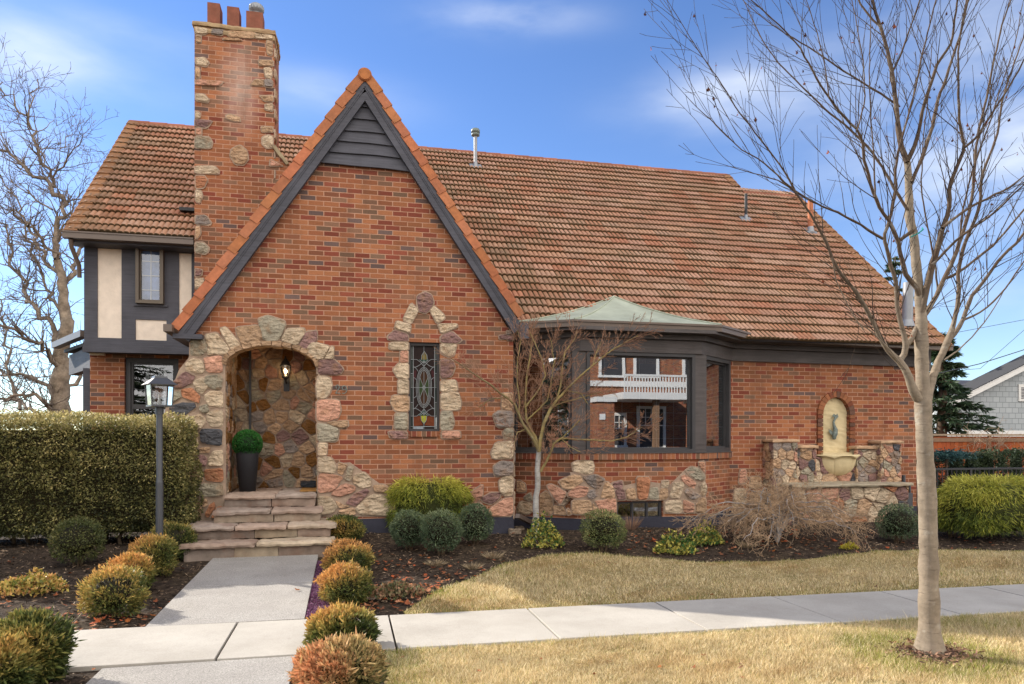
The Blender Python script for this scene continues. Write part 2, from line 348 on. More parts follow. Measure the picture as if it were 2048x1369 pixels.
M['tile'] = attr_mat('clay_tile', .8, .2, 7, .14, .25, .004, 120, (2.0, (.16, .11, .06), .22))
M['clay'] = flat_mat('clay_pipe', (.42, .16, .08), .8, .2)
M['rake'] = attr_mat('rake_tile', .8, .2, 14, .22, .3, .005, 90, (5, (.14, .07, .04), .3))
M['slate'] = flat_mat('slate_paint', (.064, .064, .078), .6, .3, nscale=5, namp=.3, bs=.35, bscale=35)
def painted(name, col):
    m, nt, b = mat(name, .6, .25); g = geo(nt); mpn = nd(nt, 'ShaderNodeMapping'); mpn.inputs['Scale'].default_value = (1.5, 1.5, 28); L(nt, g, mpn.inputs[0]); n1 = noise(nt, mpn.outputs[0], 1.5, 5, .7); n2 = noise(nt, g, 1.6, 5, .6); n3 = noise(nt, g, 26, 5, .8)
    c = ramp(nt, n1.outputs[0], [(.3, tuple(x * .72 for x in col)), (.7, tuple(x * 1.28 for x in col))]); c = mixc(nt, mth(nt, 'MULTIPLY', ramp(nt, n2.outputs[0], [(.45, (0,)), (.7, (1,))]), .45), c, tuple(x * 1.7 + .01 for x in col))
    c = mixc(nt, mth(nt, 'MULTIPLY', ramp(nt, n3.outputs[0], [(.63, (0,)), (.7, (1,))]), .5), c, (.16, .13, .11)); L(nt, c, b.inputs['Base Color']); bump(nt, b, mth(nt, 'ADD', n1.outputs[0], mth(nt, 'MULTIPLY', n3.outputs[0], .5)), .5, .006); return m
M['slate'] = painted('slate_paint', (.060, .060, .073))
M['found'] = flat_mat('foundation_paint', (.04, .04, .055), .75, .2, nscale=4, namp=.2, bs=.4, bscale=30)
M['trim'] = flat_mat('bay_trim_paint', (.075, .064, .062), .55, .3, nscale=5, namp=.18, bs=.15, bscale=40)
M['trim'] = painted('bay_trim_paint', (.072, .062, .060))
M['gutter'] = flat_mat('gutter_metal', (.115, .085, .067), .4, .45, nscale=3, namp=.12, bs=.05)
M['bronze'] = flat_mat('window_bronze', (.11, .085, .06), .45, .4)
M['frame'] = flat_mat('window_frame_dark', (.045, .043, .045), .5, .35)
M['stucco'] = flat_mat('stucco', (.72, .62, .52), .9, .1, nscale=9, namp=.1, bs=.5, bscale=22)
M['copper'] = flat_mat('copper_patina', (.36, .385, .30), .7, .2, nscale=2.5, namp=.25, bs=.15, bscale=12)
M['galv'] = flat_mat('galvanised', (.26, .27, .285), .5, .5, .3)
M['iron'] = flat_mat('black_iron', (.018, .018, .02), .5, .4)
M['lampgrey'] = flat_mat('lamp_paint', (.055, .058, .066), .38, .5)
M['cast'] = flat_mat('cast_stone', (.60, .49, .29), .85, .2, nscale=5, namp=.15, bs=.6, bscale=14)
M['verdi'] = flat_mat('verdigris', (.16, .19, .17), .55, .4, .3, nscale=30, namp=.4, bs=.4)
M['pot'] = flat_mat('planter', (.022, .022, .026), .6, .3)
M['leaf'] = attr_mat('leaf', .55, .3, 30, .2, 0, transl=.22)
M['grass'] = attr_mat('grass', .7, .2, 3, .2, 0, transl=.25)
M['litter'] = attr_mat('dry_leaf', .8, .2, 40, .3, .3, .004)
M['bark'] = attr_mat('bark', .85, .15, 22, .3, .5, .012, 40)
M['bark2'] = attr_mat('rough_bark', .9, .1, 5, .55, .9, .06, 9)
M['wood'] = attr_mat('painted_wood', .7, .2, 12, .15, .2, .004, 50)
M['white'] = flat_mat('white_paint', (.62, .61, .58), .6, .3, namp=.06)
M['lead'] = flat_mat('lead_came', (.30, .32, .33), .6, .3)
M['asph'] = flat_mat('asphalt', (.05, .05, .052), .9, .2, nscale=40, namp=.3)
def tree_bark():
    m, nt, b = mat('smooth_bark', .8, .2); g = geo(nt); a = nd(nt, 'ShaderNodeAttribute', attribute_name='Col')
    mpn = nd(nt, 'ShaderNodeMapping'); mpn.inputs['Scale'].default_value = (3, 3, 14); L(nt, g, mpn.inputs[0])
    n1 = noise(nt, mpn.outputs[0], 1.6, 5, .7); n2 = noise(nt, g, 30, 4)
    f = mth(nt, 'MULTIPLY', mth(nt, 'ADD', mth(nt, 'MULTIPLY', n1.outputs[0], .7), .65), mth(nt, 'ADD', mth(nt, 'MULTIPLY', n2.outputs[0], .5), .75))
    cc = nd(nt, 'ShaderNodeCombineColor')
    for i in range(3): L(nt, f, cc.inputs[i])
    c = mixc(nt, 1.0, a.outputs[0], cc.outputs[0], 'MULTIPLY')
    n3 = noise(nt, g, 7, 5, .7); c = mixc(nt, mth(nt, 'MULTIPLY', ramp(nt, n3.outputs[0], [(.45, (0,)), (.62, (1,))]), .45), c, (.13, .10, .07)); n4 = noise(nt, g, 12, 3); c = mixc(nt, mth(nt, 'MULTIPLY', ramp(nt, n4.outputs[0], [(.6, (0,)), (.7, (1,))]), .3), c, (.42, .40, .34))
    mp5 = nd(nt, 'ShaderNodeMapping'); mp5.inputs['Scale'].default_value = (9, 9, 70); L(nt, g, mp5.inputs[0]); n5 = noise(nt, mp5.outputs[0], 1, 3, .7); ls = ramp(nt, n5.outputs[0], [(.60, (0,)), (.66, (1,))])
    c = mixc(nt, mth(nt, 'MULTIPLY', ls, .45), c, (.10, .075, .055)); L(nt, c, b.inputs['Base Color'])
    bump(nt, b, mth(nt, 'ADD', mth(nt, 'MULTIPLY', n3.outputs[0], .8), mth(nt, 'ADD', n2.outputs[0], mth(nt, 'MULTIPLY', ls, .6))), .6, .006); return m
M['tbark'] = tree_bark()
def concrete(name, c0, c1, agg=0):
    m, nt, b = mat(name, .88, .2); g = geo(nt); n = noise(nt, g, 2.2, 5); c = ramp(nt, n.outputs[0], [(.3, c0), (.7, c1)])
    n5 = noise(nt, g, .7, 6, .7); c = mixc(nt, mth(nt, 'MULTIPLY', ramp(nt, n5.outputs[0], [(.48, (0,)), (.66, (1,))]), .3), c, tuple(x * .62 for x in c0)); n6 = noise(nt, g, 9, 5, .8); c = mixc(nt, mth(nt, 'MULTIPLY', ramp(nt, n6.outputs[0], [(.6, (0,)), (.75, (1,))]), .35), c, tuple(x * .6 for x in c0))
    n2 = noise(nt, g, 110 if agg else 90, 3, .8)
    lo_, hi_ = (.45, 1.45) if agg else (.88, 1.1)
    f = nd(nt, 'ShaderNodeMapRange'); f.inputs[1].default_value = .3; f.inputs[2].default_value = .7; f.inputs[3].default_value = lo_; f.inputs[4].default_value = hi_; L(nt, n2.outputs[0], f.inputs[0])
    cc = nd(nt, 'ShaderNodeCombineColor')
    for i in range(3): L(nt, f.outputs[0], cc.inputs[i])
    L(nt, mixc(nt, 1.0, c, cc.outputs[0], 'MULTIPLY'), b.inputs['Base Color']); bump(nt, b, n2.outputs[0], .4 if agg else .15, .004); return m
M['conc'] = concrete('sidewalk_concrete', (.36, .33, .285), (.44, .41, .36)); M['agg'] = concrete('walk_aggregate', (.29, .27, .245), (.36, .34, .31), 1)
def soil():
    m, nt, b = mat('soil', .95, .1); g = geo(nt); n = noise(nt, g, 14, 6, .75); n2 = noise(nt, g, 1.3, 4)
    c = ramp(nt, n.outputs[0], [(.3, (.016, .012, .009)), (.5, (.05, .036, .026)), (.66, (.11, .078, .055)), (.8, (.2, .145, .10))])
    c2 = ramp(nt, n.outputs[0], [(.3, (.05, .035, .018)), (.7, (.16, .12, .06))]); c = mixc(nt, mth(nt, 'MULTIPLY', ramp(nt, n2.outputs[0], [(.5, (0,)), (.7, (1,))]), .35), c, c2)
    L(nt, c, b.inputs['Base Color']); bump(nt, b, n.outputs[0], 1, .03); return m
M['soil'] = soil()
def turf():
    m, nt, b = mat('turf', .9, .1); g = geo(nt); n = noise(nt, g, 60, 4, .8); n2 = noise(nt, g, 2.5, 4)
    c = ramp(nt, n.outputs[0], [(.3, (.16, .12, .04)), (.7, (.46, .36, .17))]); c = mixc(nt, ramp(nt, n2.outputs[0], [(.5, (0,)), (.75, (.6,))]), c, (.12, .13, .03))
    L(nt, c, b.inputs['Base Color']); bump(nt, b, n.outputs[0], 1, .02); return m
M['turf'] = turf()
def glass(name, tint, refl=.3, rough=.0, wav=.0):
    m = bpy.data.materials.new(name); m.use_nodes = True; nt = m.node_tree; nt.nodes.clear()
    o = nd(nt, 'ShaderNodeOutputMaterial'); t = nd(nt, 'ShaderNodeBsdfTransparent'); t.inputs[0].default_value = (*tint, 1)
    gl = nd(nt, 'ShaderNodeBsdfGlossy'); gl.inputs['Roughness'].default_value = rough; gl.inputs[0].default_value = (.95, .97, 1, 1)
    fr = nd(nt, 'ShaderNodeFresnel'); fr.inputs[0].default_value = 1.5; f = mth(nt, 'ADD', fr.outputs[0], refl, clamp=True)
    mx_ = nd(nt, 'ShaderNodeMixShader'); L(nt, f, mx_.inputs[0]); L(nt, t.outputs[0], mx_.inputs[1]); L(nt, gl.outputs[0], mx_.inputs[2]); L(nt, mx_.outputs[0], o.inputs[0])
    if wav:
        g = geo(nt); n = noise(nt, g, 2.2, 2); bp = nd(nt, 'ShaderNodeBump'); bp.inputs['Strength'].default_value = wav; bp.inputs['Distance'].default_value = .02
        L(nt, n.outputs[0], bp.inputs['Height']); L(nt, bp.outputs[0], gl.inputs['Normal'])
    return m
M['glass'] = glass('window_glass', (.5, .52, .54), .40, 0, .006); M['glass3'] = glass('sash_glass', (.6, .63, .66), .10, 0, .01); M['glass2'] = glass('upper_glass', (.9, .93, .96), .06, 0, .03); M['lampglass'] = glass('lamp_glass', (.9, .92, .93), .06)
M['sglass'] = attr_mat('stained_glass', .35, .12, 25, .3, .2, .003)
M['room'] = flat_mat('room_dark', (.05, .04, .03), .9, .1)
# ---------------- setting: ground, walks, road ----------------
CREAM, TAN, PINK, MAUVE, GREEN, GREY, DARK, ORNG = [tuple(1.0 * x for x in srgb(*c)) for c in
    [(208, 186, 158), (196, 162, 130), (202, 152, 128), (146, 114, 108), (168, 158, 138), (150, 138, 130), (92, 92, 96), (196, 136, 102)]]
PAL = [CREAM, CREAM, TAN, TAN, TAN, PINK, MAUVE, GREEN, GREEN, GREY, ORNG, DARK]
def grid(mb, X, Y, Z, c=(.5, .5, .5), smooth=True):
    n, m = X.shape; idx = np.arange(n * m).reshape(n, m)
    f = np.stack([idx[:-1, :-1], idx[1:, :-1], idx[1:, 1:], idx[:-1, 1:]], -1).reshape(-1, 4)
    mb.add(np.stack([X, Y, Z], -1).reshape(-1, 3), f, c, smooth)
def axis(knots):
    o = [np.array([knots[0][0]])]
    for (a, _), (b, st) in zip(knots[:-1], knots[1:]): o.append(np.linspace(a, b, max(2, int(round((b - a) / st)) + 1))[1:])
    return np.concatenate(o)
mb = MB()
gx = axis([(-400, 0), (-30, 40), (-8, 2), (14, .12), (40, 2), (400, 40)]); gy = axis([(-300, 0), (-30, 30), (2, 2), (13, .12), (40, 2), (600, 50)])
Xg, Yg = np.meshgrid(gx, gy, indexing='ij'); grid(mb, Xg, Yg, ground_z(Xg, Yg) + .012 * wob(np.stack([Xg, Yg, 0 * Xg], -1), 7) * smooth(6.2, 6.6, Yg) * (1 - smooth(9.6, 10, Yg)))
tag(mb.build('ground', M['soil']), kind='structure')
SW0, SW1 = 5.10, 6.08
def ztop(x): return -1.458 - .005 * x
mb = MB(); xs = [1.53 + 1.19 * k for k in range(-12, 24)]
for a, b_ in zip(xs[:-1], xs[1:]):
    a += .008; b_ -= .008; e = .003; dz = random.uniform(-.002, .002)
    z0, z1 = ztop(a) + dz, ztop(b_) + dz
    v = [(a, SW0, z0 - e), (b_, SW0, z1 - e), (b_, SW1, z1 - e), (a, SW1, z0 - e), (a + e, SW0 + e, z0), (b_ - e, SW0 + e, z1), (b_ - e, SW1 - e, z1), (a + e, SW1 - e, z0),
         (a, SW0, z0 - .1), (b_, SW0, z1 - .1), (b_, SW1, z1 - .1), (a, SW1, z0 - .1)]
    mb.add(v, [(4, 5, 6, 7), (0, 1, 5, 4), (1, 2, 6, 5), (2, 3, 7, 6), (3, 0, 4, 7), (8, 9, 1, 0), (9, 10, 2, 1), (10, 11, 3, 2), (11, 8, 0, 3)])
tag(mb.build('sidewalk', M['conc']), kind='structure')
def walkz(y): return -1.455 + .07 * (y - 6.08) / 2.95
mb = MB()
for a, b_ in ((6.09, 7.44), (7.452, 9.04)):
    v = []
    for y in (a, b_):
        for x in (-1.53, -.34): v.append((x, y, walkz(y)))
    v += [(x, y, z - .12) for x, y, z in v]
    mb.add(v, [(0, 1, 3, 2), (4, 5, 1, 0), (5, 7, 3, 1), (6, 4, 0, 2), (7, 6, 2, 3)])
box(mb, -1.53, -.34, 3.3, 5.09, -1.6, -1.466)
tag(mb.build('front_walk', M['agg']), kind='structure')
mb = MB(); box(mb, -60, 60, 3.02, 3.18, -1.8, -1.475); tag(mb.build('kerb', M['conc']), kind='structure')
mb = MB(); box(mb, -120, 120, -6, 3.015, -1.9, -1.585); tag(mb.build('road', M['asph']), kind='structure')
# ---- lawns ----
edge_px = [(808, 1226), (830, 1212), (870, 1190), (940, 1160), (1010, 1130), (1080, 1115), (1170, 1108), (1300, 1118), (1400, 1127), (1500, 1127), (1600, 1122), (1690, 1112), (1770, 1104), (1900, 1102), (2048, 1105)]
ep = [PG(*p) for p in edge_px]; ex = np.array([p.x for p in ep]); ey = np.array([p.y for p in ep])
ex = np.append(ex, [12, 20]); ey = np.append(ey, [ey[-1], ey[-1]])
lex = np.array([-12, -4.2, -3.55, -3.1, -2.75]); ley = np.array([7.6, 7.3, 7.05, 6.6, 6.1])
def lawn_edge(x): return np.interp(x, ex, ey)
def in_lawn(x, y):
    a = (x > ex[0]) & (y > SW1 + .01) & (y < lawn_edge(x) + .03 * np.sin(x * 9))
    b_ = (x > .22) & (y < SW0 - .01) & (y > 3.2)
    c = (x < -2.75) & (y > SW1 + .01) & (y < np.interp(x, lex, ley))
    d = (x < -2.9) & (y < SW0 - .01) & (y > 3.2)
    return a, b_, c, d
def lawn_sheet(x0, x1, f0, f1, name):
    mb = MB(); xa = np.linspace(x0, x1, int((x1 - x0) / .12) + 2); t = np.linspace(0, 1, 16)
    A = f0(xa)[:, None] * (1 - t) + f1(xa)[:, None] * t; Xa = np.repeat(xa[:, None], 16, 1)
    grid(mb, Xa, A, ground_z(Xa, A) + .012); tag(mb.build(name, M['turf']), kind='structure')
k = lambda v: (lambda x: np.full_like(x, v))
lawn_sheet(ex[0], 20, k(SW1 + .012), lawn_edge, 'front_lawn'); lawn_sheet(.22, 20, k(3.2), k(SW0 - .012), 'street_lawn')
lawn_sheet(-12, -2.75, k(SW1 + .012), lambda x: np.interp(x, lex, ley), 'side_lawn'); lawn_sheet(-14, -2.9, k(3.2), k(SW0 - .012), 'far_street_lawn')
# ---------------- the brick house ----------------
house = thing('brick_house', (3, 12, -1.3), 'red brick storybook house with steep stone trimmed front gable and clay tile roof', 'house')
H = house
SL = .927; RY, RZ = 14.93, 6.02
def zr(y): return RZ - SL * (RY - y)
def YXof(px, Y): return PY(px, 880, Y).x
# gable lines from the photo, at Y = 9.75
def gl_(px, py, Y=9.90): return PY(px, py, Y)
def arch_pts(xl, xr, zs, zt, n=14):
    cx, hw = (xl + xr) / 2, (xr - xl) / 2
    return [(cx + hw * math.cos(t), zs + (zt - zs) * math.sin(t)) for t in np.linspace(0, math.pi, n)]
DXL, DXR = -1.56, -.385
door = [(DXR, -1.4)] + arch_pts(DXL, DXR, .98, 1.27) + [(DXL, -1.4)]
swl, swr = YXof(817, 10), YXof(880, 10); swt = PY(848, 685, 10).z; swb = PY(848, 863, 10).z
GL, GR = -1.98, 2.31; AX = .22
def gtop(x, off=.12): return (4.87 - 1.575 * (x - AX) if x > AX else 4.87 - 1.547 * (AX - x)) - off
def front(name, outer, holes, Y, m, depth=.2, parent=H, uv=True, back=True):
    mb = MB(); prism(mb, [(x, Y, z) for x, z in outer], (0, depth, 0), holes=[[(x, Y, z) for x, z in h] for h in holes], back=back); return mb.build(name, m, parent, uv)
outer = [(GL, -1.45)] + door[::-1] + [(GR, -1.45), (GR, gtop(GR)), (AX, gtop(AX)), (GL, gtop(GL))]
gable = front('gable_wall', outer, [[(swl, swb), (swr, swb), (swr, swt), (swl, swt)]], 10, M['brick'])
mb = MB()
box(mb, GR - .2, GR, 10.2, 10.75, -1.45, 1.45); mb.build('gable_side_wall', M['brick'], H, True); mb = MB(); box(mb, GL, GL + .2, 10.2, 12.4, -1.45, 1.3); mb.build('gable_side_wall', M['brick'], H, True)
# painted foundation bands, standing 12 mm proud
def band(mb, p, q, z0, z1, out=.012, th=.05):
    p, q = Vector((p[0], p[1], 0)), Vector((q[0], q[1], 0)); d = (q - p).normalized(); n = Vector((d.y, -d.x, 0))
    a, b_ = p + n * out, q + n * out; c, e = q - n * th, p - n * th
    mb.add([(*v.xy, z) for z in (z0, z1) for v in (a, b_, c, e)], BF)
BAY = [(2.32, 10.62), (3.28, 9.9), (5.15, 9.9), (6.05, 10.6)]
mb = MB(); band(mb, (-.12, 10), (GR, 10), -1.5, -1.075); band(mb, (GR, 10), (GR, 10.7), -1.5, -1.08); mb.build('foundation', M['found'], H); mb = MB(); band(mb, (GL, 10), (DXL - .3, 10), -1.5, -1.2); mb.build('foundation', M['found'], H); mb = MB()
for i in range(3): band(mb, BAY[i], BAY[i + 1], -1.5, -1.14)
band(mb, BAY[3], (9.62, 10.6), -1.5, -1.15); mb.build('foundation', M['found'], H)
# siding of the gable top
mb = MB(); zs = [PY(620 + x / 5.704, 120 + y / 5.704, 9.96).z for x, y in [(60, 1175), (150, 1045), (240, 915), (325, 800), (420, 665), (515, 535), (615, 410), (625, 385)]]
for i in range(7):
    z0, z1 = zs[i], zs[i + 1] + .02; n = 26; q_ = .12
    xl0, xr0 = AX - (4.9 - z0) / 1.547 + q_, AX + (4.9 - z0) / 1.575 - q_; xl1, xr1 = AX - (4.9 - z1) / 1.547 + q_, AX + (4.9 - z1) / 1.575 - q_
    if xr1 <= xl1: xl1 = xr1 = AX; xr1 += .01
    t = np.linspace(0, 1, n); xb = xl0 + (xr0 - xl0) * t; xt = xl1 + (xr1 - xl1) * t
    zb = z0 + .013 * wob(np.stack([xb, 0 * xb + i * 3, 0 * xb], -1), 4); yb = 9.945 + 0 * xb
    V = np.concatenate([np.stack([xb, yb + .03, zb], -1), np.stack([xb, yb, zb], -1), np.stack([xt, 9.975 + 0 * xt, z1 + 0 * xt], -1)])
    j = np.arange(n - 1); mb.add(V, np.concatenate([np.stack([j, j + 1, j + n + 1, j + n], -1), np.stack([j + n, j + n + 1, j + 2 * n + 1, j + 2 * n], -1)]), (.1, .1, .12))
box(mb, AX - .9, AX + .9, 9.985, 9.995, zs[0] + .03, zs[0] + .06)
mb.build('gable_siding', M['slate'], H)
# rakes: tile trim, moulding, barge board
apexL, footL = gl_(715, 152), gl_(346, 652); apexR, footR = gl_(744, 154), gl_(1045, 628)
mb = MB(); mbb = MB(); cA = Vector((AX, 9.75, 4.93))
for a, f, sgn in ((apexL, footL, -1), (apexR, footR, 1)):
    a = Vector((a.x, 9.90, a.z)); d = (f - a); Ln = d.length; d.normalize(); nrm = Vector((-d.z, 0, d.x)) * (1 if sgn > 0 else -1)
    if nrm.z < 0: nrm = -nrm
    N = 17; e = Ln / N
    for i in range(N):
        p = a + d * (e * i - .03); q = a + d * (e * (i + 1) + .012); c = tuple(np.array(srgb(186, 118, 84)) * random.uniform(.64, .90) * np.array([1, random.uniform(.92, 1.08), random.uniform(.85, 1.1)]))
        wdt, fw = .118, .016
        V = []
        for pt, lift, fwd_ in ((p, 0, 0), (q, .020, .012)):
            V += [pt + nrm * lift + Vector((0, -.03 - fwd_, 0)), pt + nrm * (lift - wdt) + Vector((0, -.03 - fwd_, 0)), pt + nrm * (lift - wdt) + Vector((0, .03, 0)), pt + nrm * (lift - .03) + Vector((0, .03, 0)), pt + nrm * (lift - .03) + Vector((0, .28, 0)), pt + nrm * lift + Vector((0, .28, 0))]
        V = [tuple(v) for v in V]
        F_ = [(i_, (i_ + 1) % 6, (i_ + 1) % 6 + 6, i_ + 6) for i_ in range(6)]
        mb.add(V, F_ if sgn > 0 else [x[::-1] for x in F_], c); mb.add(V, [(0, 1, 2, 3), (0, 3, 4, 5), (6, 7, 8, 9), (6, 9, 10, 11)], c)
    for off, wd, y in ((.108, .05, 9.855), (.156, .022, 9.862), (.176, .085, 9.87)):
        s_ = a + d * (-.02 if off > .15 else .02) - nrm * (off + wd / 2); t_ = f + d * (.06 + (.1 if sgn > 0 else .0)) - nrm * (off + wd / 2)
        if sgn < 0 or off < .15: pass
        # run both sides to the centre line
        if abs(d.x) > 0: s_ = s_ + d * ((AX - s_.x) / d.x)
        beam(mbb, (s_.x, y + .06 + .001 * sgn, s_.z), (t_.x, y + .06 + .001 * sgn, t_.z), .07, wd, up=tuple(nrm))
    # soffit board under the overhang
    s_ = a - nrm * .13; t_ = f - nrm * .13; s_ = s_ + d * ((AX - s_.x) / d.x) + d * .1
    beam(mbb, (s_.x, 9.96, s_.z), (t_.x, 9.96, t_.z), .06, .02, up=tuple(nrm))
rk = mb.build('rake_tiles', M['rake'], H); mbb.build('barge_board', M['slate'], H)
mb = MB(); ap = gl_(729.5, 152); th = np.linspace(0, 2 * np.pi, 25)[:-1]; r_ = .092
for y0, y1, s0, s1 in ((9.835, 9.86, .8, 1), (9.86, 10.1, 1, 1)):
    A = [(ap.x + r_ * s0 * math.cos(t), y0, ap.z + r_ * s0 * math.sin(t)) for t in th]; B = [(ap.x + r_ * s1 * math.cos(t), y1, ap.z + r_ * s1 * math.sin(t)) for t in th]
    mb.add(A + B, [(i, (i + 1) % 24, (i + 1) % 24 + 24, i + 24) for i in range(24)], srgb(165, 100, 62))
    if y0 < 9.85: mb.add(A, [tuple(range(24))[::-1]], srgb(165, 104, 62))
for i in range(10):
    tube(mb, [(ap.x, 10.08 + .34 * i, ap.z - .01), (ap.x, 10.08 + .34 * (i + 1) + .04, ap.z - .01)], [.1, .092], 16, srgb(160, 95, 60))
mb.build('ridge_end_cap', M['rake'], H)
mb = MB()   # boxed eave returns of the gable
p = gl_(346, 668); box(mb, p.x - .0, p.x + .35, 9.86, 12.0, p.z - .06, p.z + .0)
mb.build('eave_return', M['slate'], H); mb = MB()
q = gl_(1040, 660); box(mb, q.x - .02, q.x + .1, 9.79, 9.9, q.z - .14, q.z + .08)
mb.build('eave_return', M['slate'], H)
mb = MB(); 
for i, (xa, xb, z) in enumerate([(p.x - .07, p.x + .02, p.z + .05)]): beam(mb, ((xa + xb) / 2, 9.72, z), ((xa + xb) / 2, 11.9, z), .1, .09)
mb.build('side_gutter', M['gutter'], H)

# ---------------- tile roofs ----------------
TC = [srgb(170, 129, 103), srgb(174, 132, 105), srgb(167, 124, 98), srgb(168, 129, 105), srgb(177, 138, 114), srgb(166, 117, 90)]
MOSS_SHADE = np.array([.055, .05, .022])
def tiles(mb, O, U, V, N, rows, e, lim, per=.083, amp=.026, lift=.038, moss=lambda u, s: 0, dim=1.0):
    O, U, V, N = (np.array(x, float) for x in (O, U, V, N)); tr = np.random.default_rng(int(abs(O[0] * 100)) + 5)
    for r in range(rows):
        for (u0, u1) in lim(r * e):
            if u1 - u0 < .1: continue
            nt_ = int(math.ceil((u1 - u0) / (per * 4))); k = 6
            i0 = math.floor(u0 / (per * 4)); u = []; tid = []
            us = np.arange(i0 * 4 * k, (i0 + nt_ + 1) * 4 * k + 1) * per / k
            us = us[(us >= u0 - 1e-6) & (us <= u1 + 1e-6)]
            if len(us) < 3: continue
            tI = np.floor((us[:-1] + us[1:]) / 2 / (per * 4) + .5 * (r % 2) * 0).astype(int); tI -= tI.min()
            ph = (us / per) % 1.0
            h = amp * np.abs(np.sin(np.pi * ph)) ** .55
            jn = tr.normal(0, .0022, tI.max() + 2); js = tr.normal(0, .004, tI.max() + 2); tu = np.append(tI, tI[-1])
            s0 = r * e + js[tu]; s1 = r * e + e + .012
            h = h + jn[tu]
            P = lambda s, z: O + us[:, None] * U + np.broadcast_to(s, us.shape)[:, None] * V + (np.asarray(z) * np.ones_like(us))[:, None] * N
            rings = [P(s0 + .012, 0 * h + h * .2), P(s0, h + lift - .013), P(s0 + .004, h + lift), P(s0 + e * .5, h + lift * .5), P(s1, h)]
            n = len(us); VV = np.concatenate(rings); j = np.arange(n - 1)
            cc = np.array([TC[i] for i in tr.integers(0, len(TC), tI.max() + 2)]) * tr.uniform(.88, 1.05, (tI.max() + 2, 1)) * dim
            hue = 1 + .05 * math.sin(r * 1.3); C = cc[tI] * np.array([1, hue, hue])
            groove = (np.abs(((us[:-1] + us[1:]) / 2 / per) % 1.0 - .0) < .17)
            mo = np.array([moss(a, r * e) for a in us[:-1]]); rn = tr.uniform(0, 1, n - 1)
            tm = tr.uniform(0, 1, tI.max() + 2)[tI]
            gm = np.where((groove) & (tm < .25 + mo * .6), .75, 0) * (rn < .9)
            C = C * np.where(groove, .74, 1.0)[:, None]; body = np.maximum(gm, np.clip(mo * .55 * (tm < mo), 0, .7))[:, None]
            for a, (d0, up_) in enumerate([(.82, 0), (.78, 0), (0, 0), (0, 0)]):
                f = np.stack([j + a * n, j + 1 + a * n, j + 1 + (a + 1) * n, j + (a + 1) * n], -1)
                if a < 2: Cc = C * (1 - d0) + MOSS_SHADE * d0  # course fronts painted dark: moss plus the shade under each row edge
                else: Cc = C * (1 - body) + MOSS_SHADE * 1.2 * body
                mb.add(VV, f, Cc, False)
Ls = math.hypot(1, SL); Vv = (0, 1 / Ls, SL / Ls); Nn = (0, -SL / Ls, 1 / Ls); Y0 = 10.12; e = .218
def lim_main(s):
    y = Y0 + s / Ls; z = zr(y); o = []
    hi = 9.8 if z < 5.45 else 8.44
    if y >= 11.62: return [(-3.98, hi)]
    return [(AX + (4.87 - z) / 1.575 - .35, hi)]
e = (RY - Y0) * Ls / 30; nrow = 30
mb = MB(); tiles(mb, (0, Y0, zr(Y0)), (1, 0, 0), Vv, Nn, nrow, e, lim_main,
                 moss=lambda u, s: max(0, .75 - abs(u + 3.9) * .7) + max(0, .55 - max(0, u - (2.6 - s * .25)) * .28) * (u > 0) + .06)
# deck under the tiles and the rear slopes
deck = MB()
def slab(mb, pts, t=.05):
    P = [Vector(p) for p in pts]; n = (P[1] - P[0]).cross(P[2] - P[0]).normalized() * -t
    prism(mb, pts, tuple(n))
slab(deck, [(-3.9, 11.75, zr(11.75) - .02), (9.74, 11.75, zr(11.75) - .02), (9.74, 14.2, zr(14.2) - .02), (8.4, 14.2, zr(14.2) - .02), (8.4, RY, RZ - .02), (-3.9, RY, RZ - .02)])
slab(deck, [(1.0, Y0 + .05, zr(Y0 + .05) - .02), (9.74, Y0 + .05, zr(Y0 + .05) - .02), (9.74, 11.75, zr(11.75) - .02), (1.0, 11.75, zr(11.75) - .02)])
deck.build('roof_deck', M['slate'], H)
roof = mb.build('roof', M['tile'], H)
mb = MB()
Vb = (0, -1 / Ls, SL / Ls); Nb = (0, SL / Ls, 1 / Ls)
def lim_back(s): return [(-9.8, 3.98)] if s < 5.4 else [(-8.44, 3.98)]
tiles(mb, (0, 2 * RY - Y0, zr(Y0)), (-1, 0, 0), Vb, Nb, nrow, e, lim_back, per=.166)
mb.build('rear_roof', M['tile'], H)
mb = MB()    # the gable's own slopes, running back into the main roof
for sg, sl in ((1, 1.575), (-1, 1.547)):
    l2 = math.hypot(1, sl); O = (AX + sg * (4.87 - 1.5) / sl, 10.0, 1.5) if sg > 0 else (AX - (4.87 - 1.35) / sl, 10.0, 1.35)
    U = (0, 1, 0) if sg > 0 else (0, -1, 0); V2 = (-sg / l2, 0, sl / l2); N2 = (sg * sl / l2, 0, 1 / l2)
    def lm(s, sg=sg, sl=sl, l2=l2, O=O):
        z = O[2] + s * sl / l2; d = min(13.9, 10.2 + max(0, (z + .2 - zr(10.2)) / SL)) if sg > 0 else min(13.9, max(12.0, 10.2 + (z + .2 - zr(10.2)) / SL))
        return [(0, d - 10)] if sg > 0 else [(-(d - 10), 0)]
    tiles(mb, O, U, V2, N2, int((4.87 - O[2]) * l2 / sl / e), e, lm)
mb.build('gable_roof', M['tile'], H)
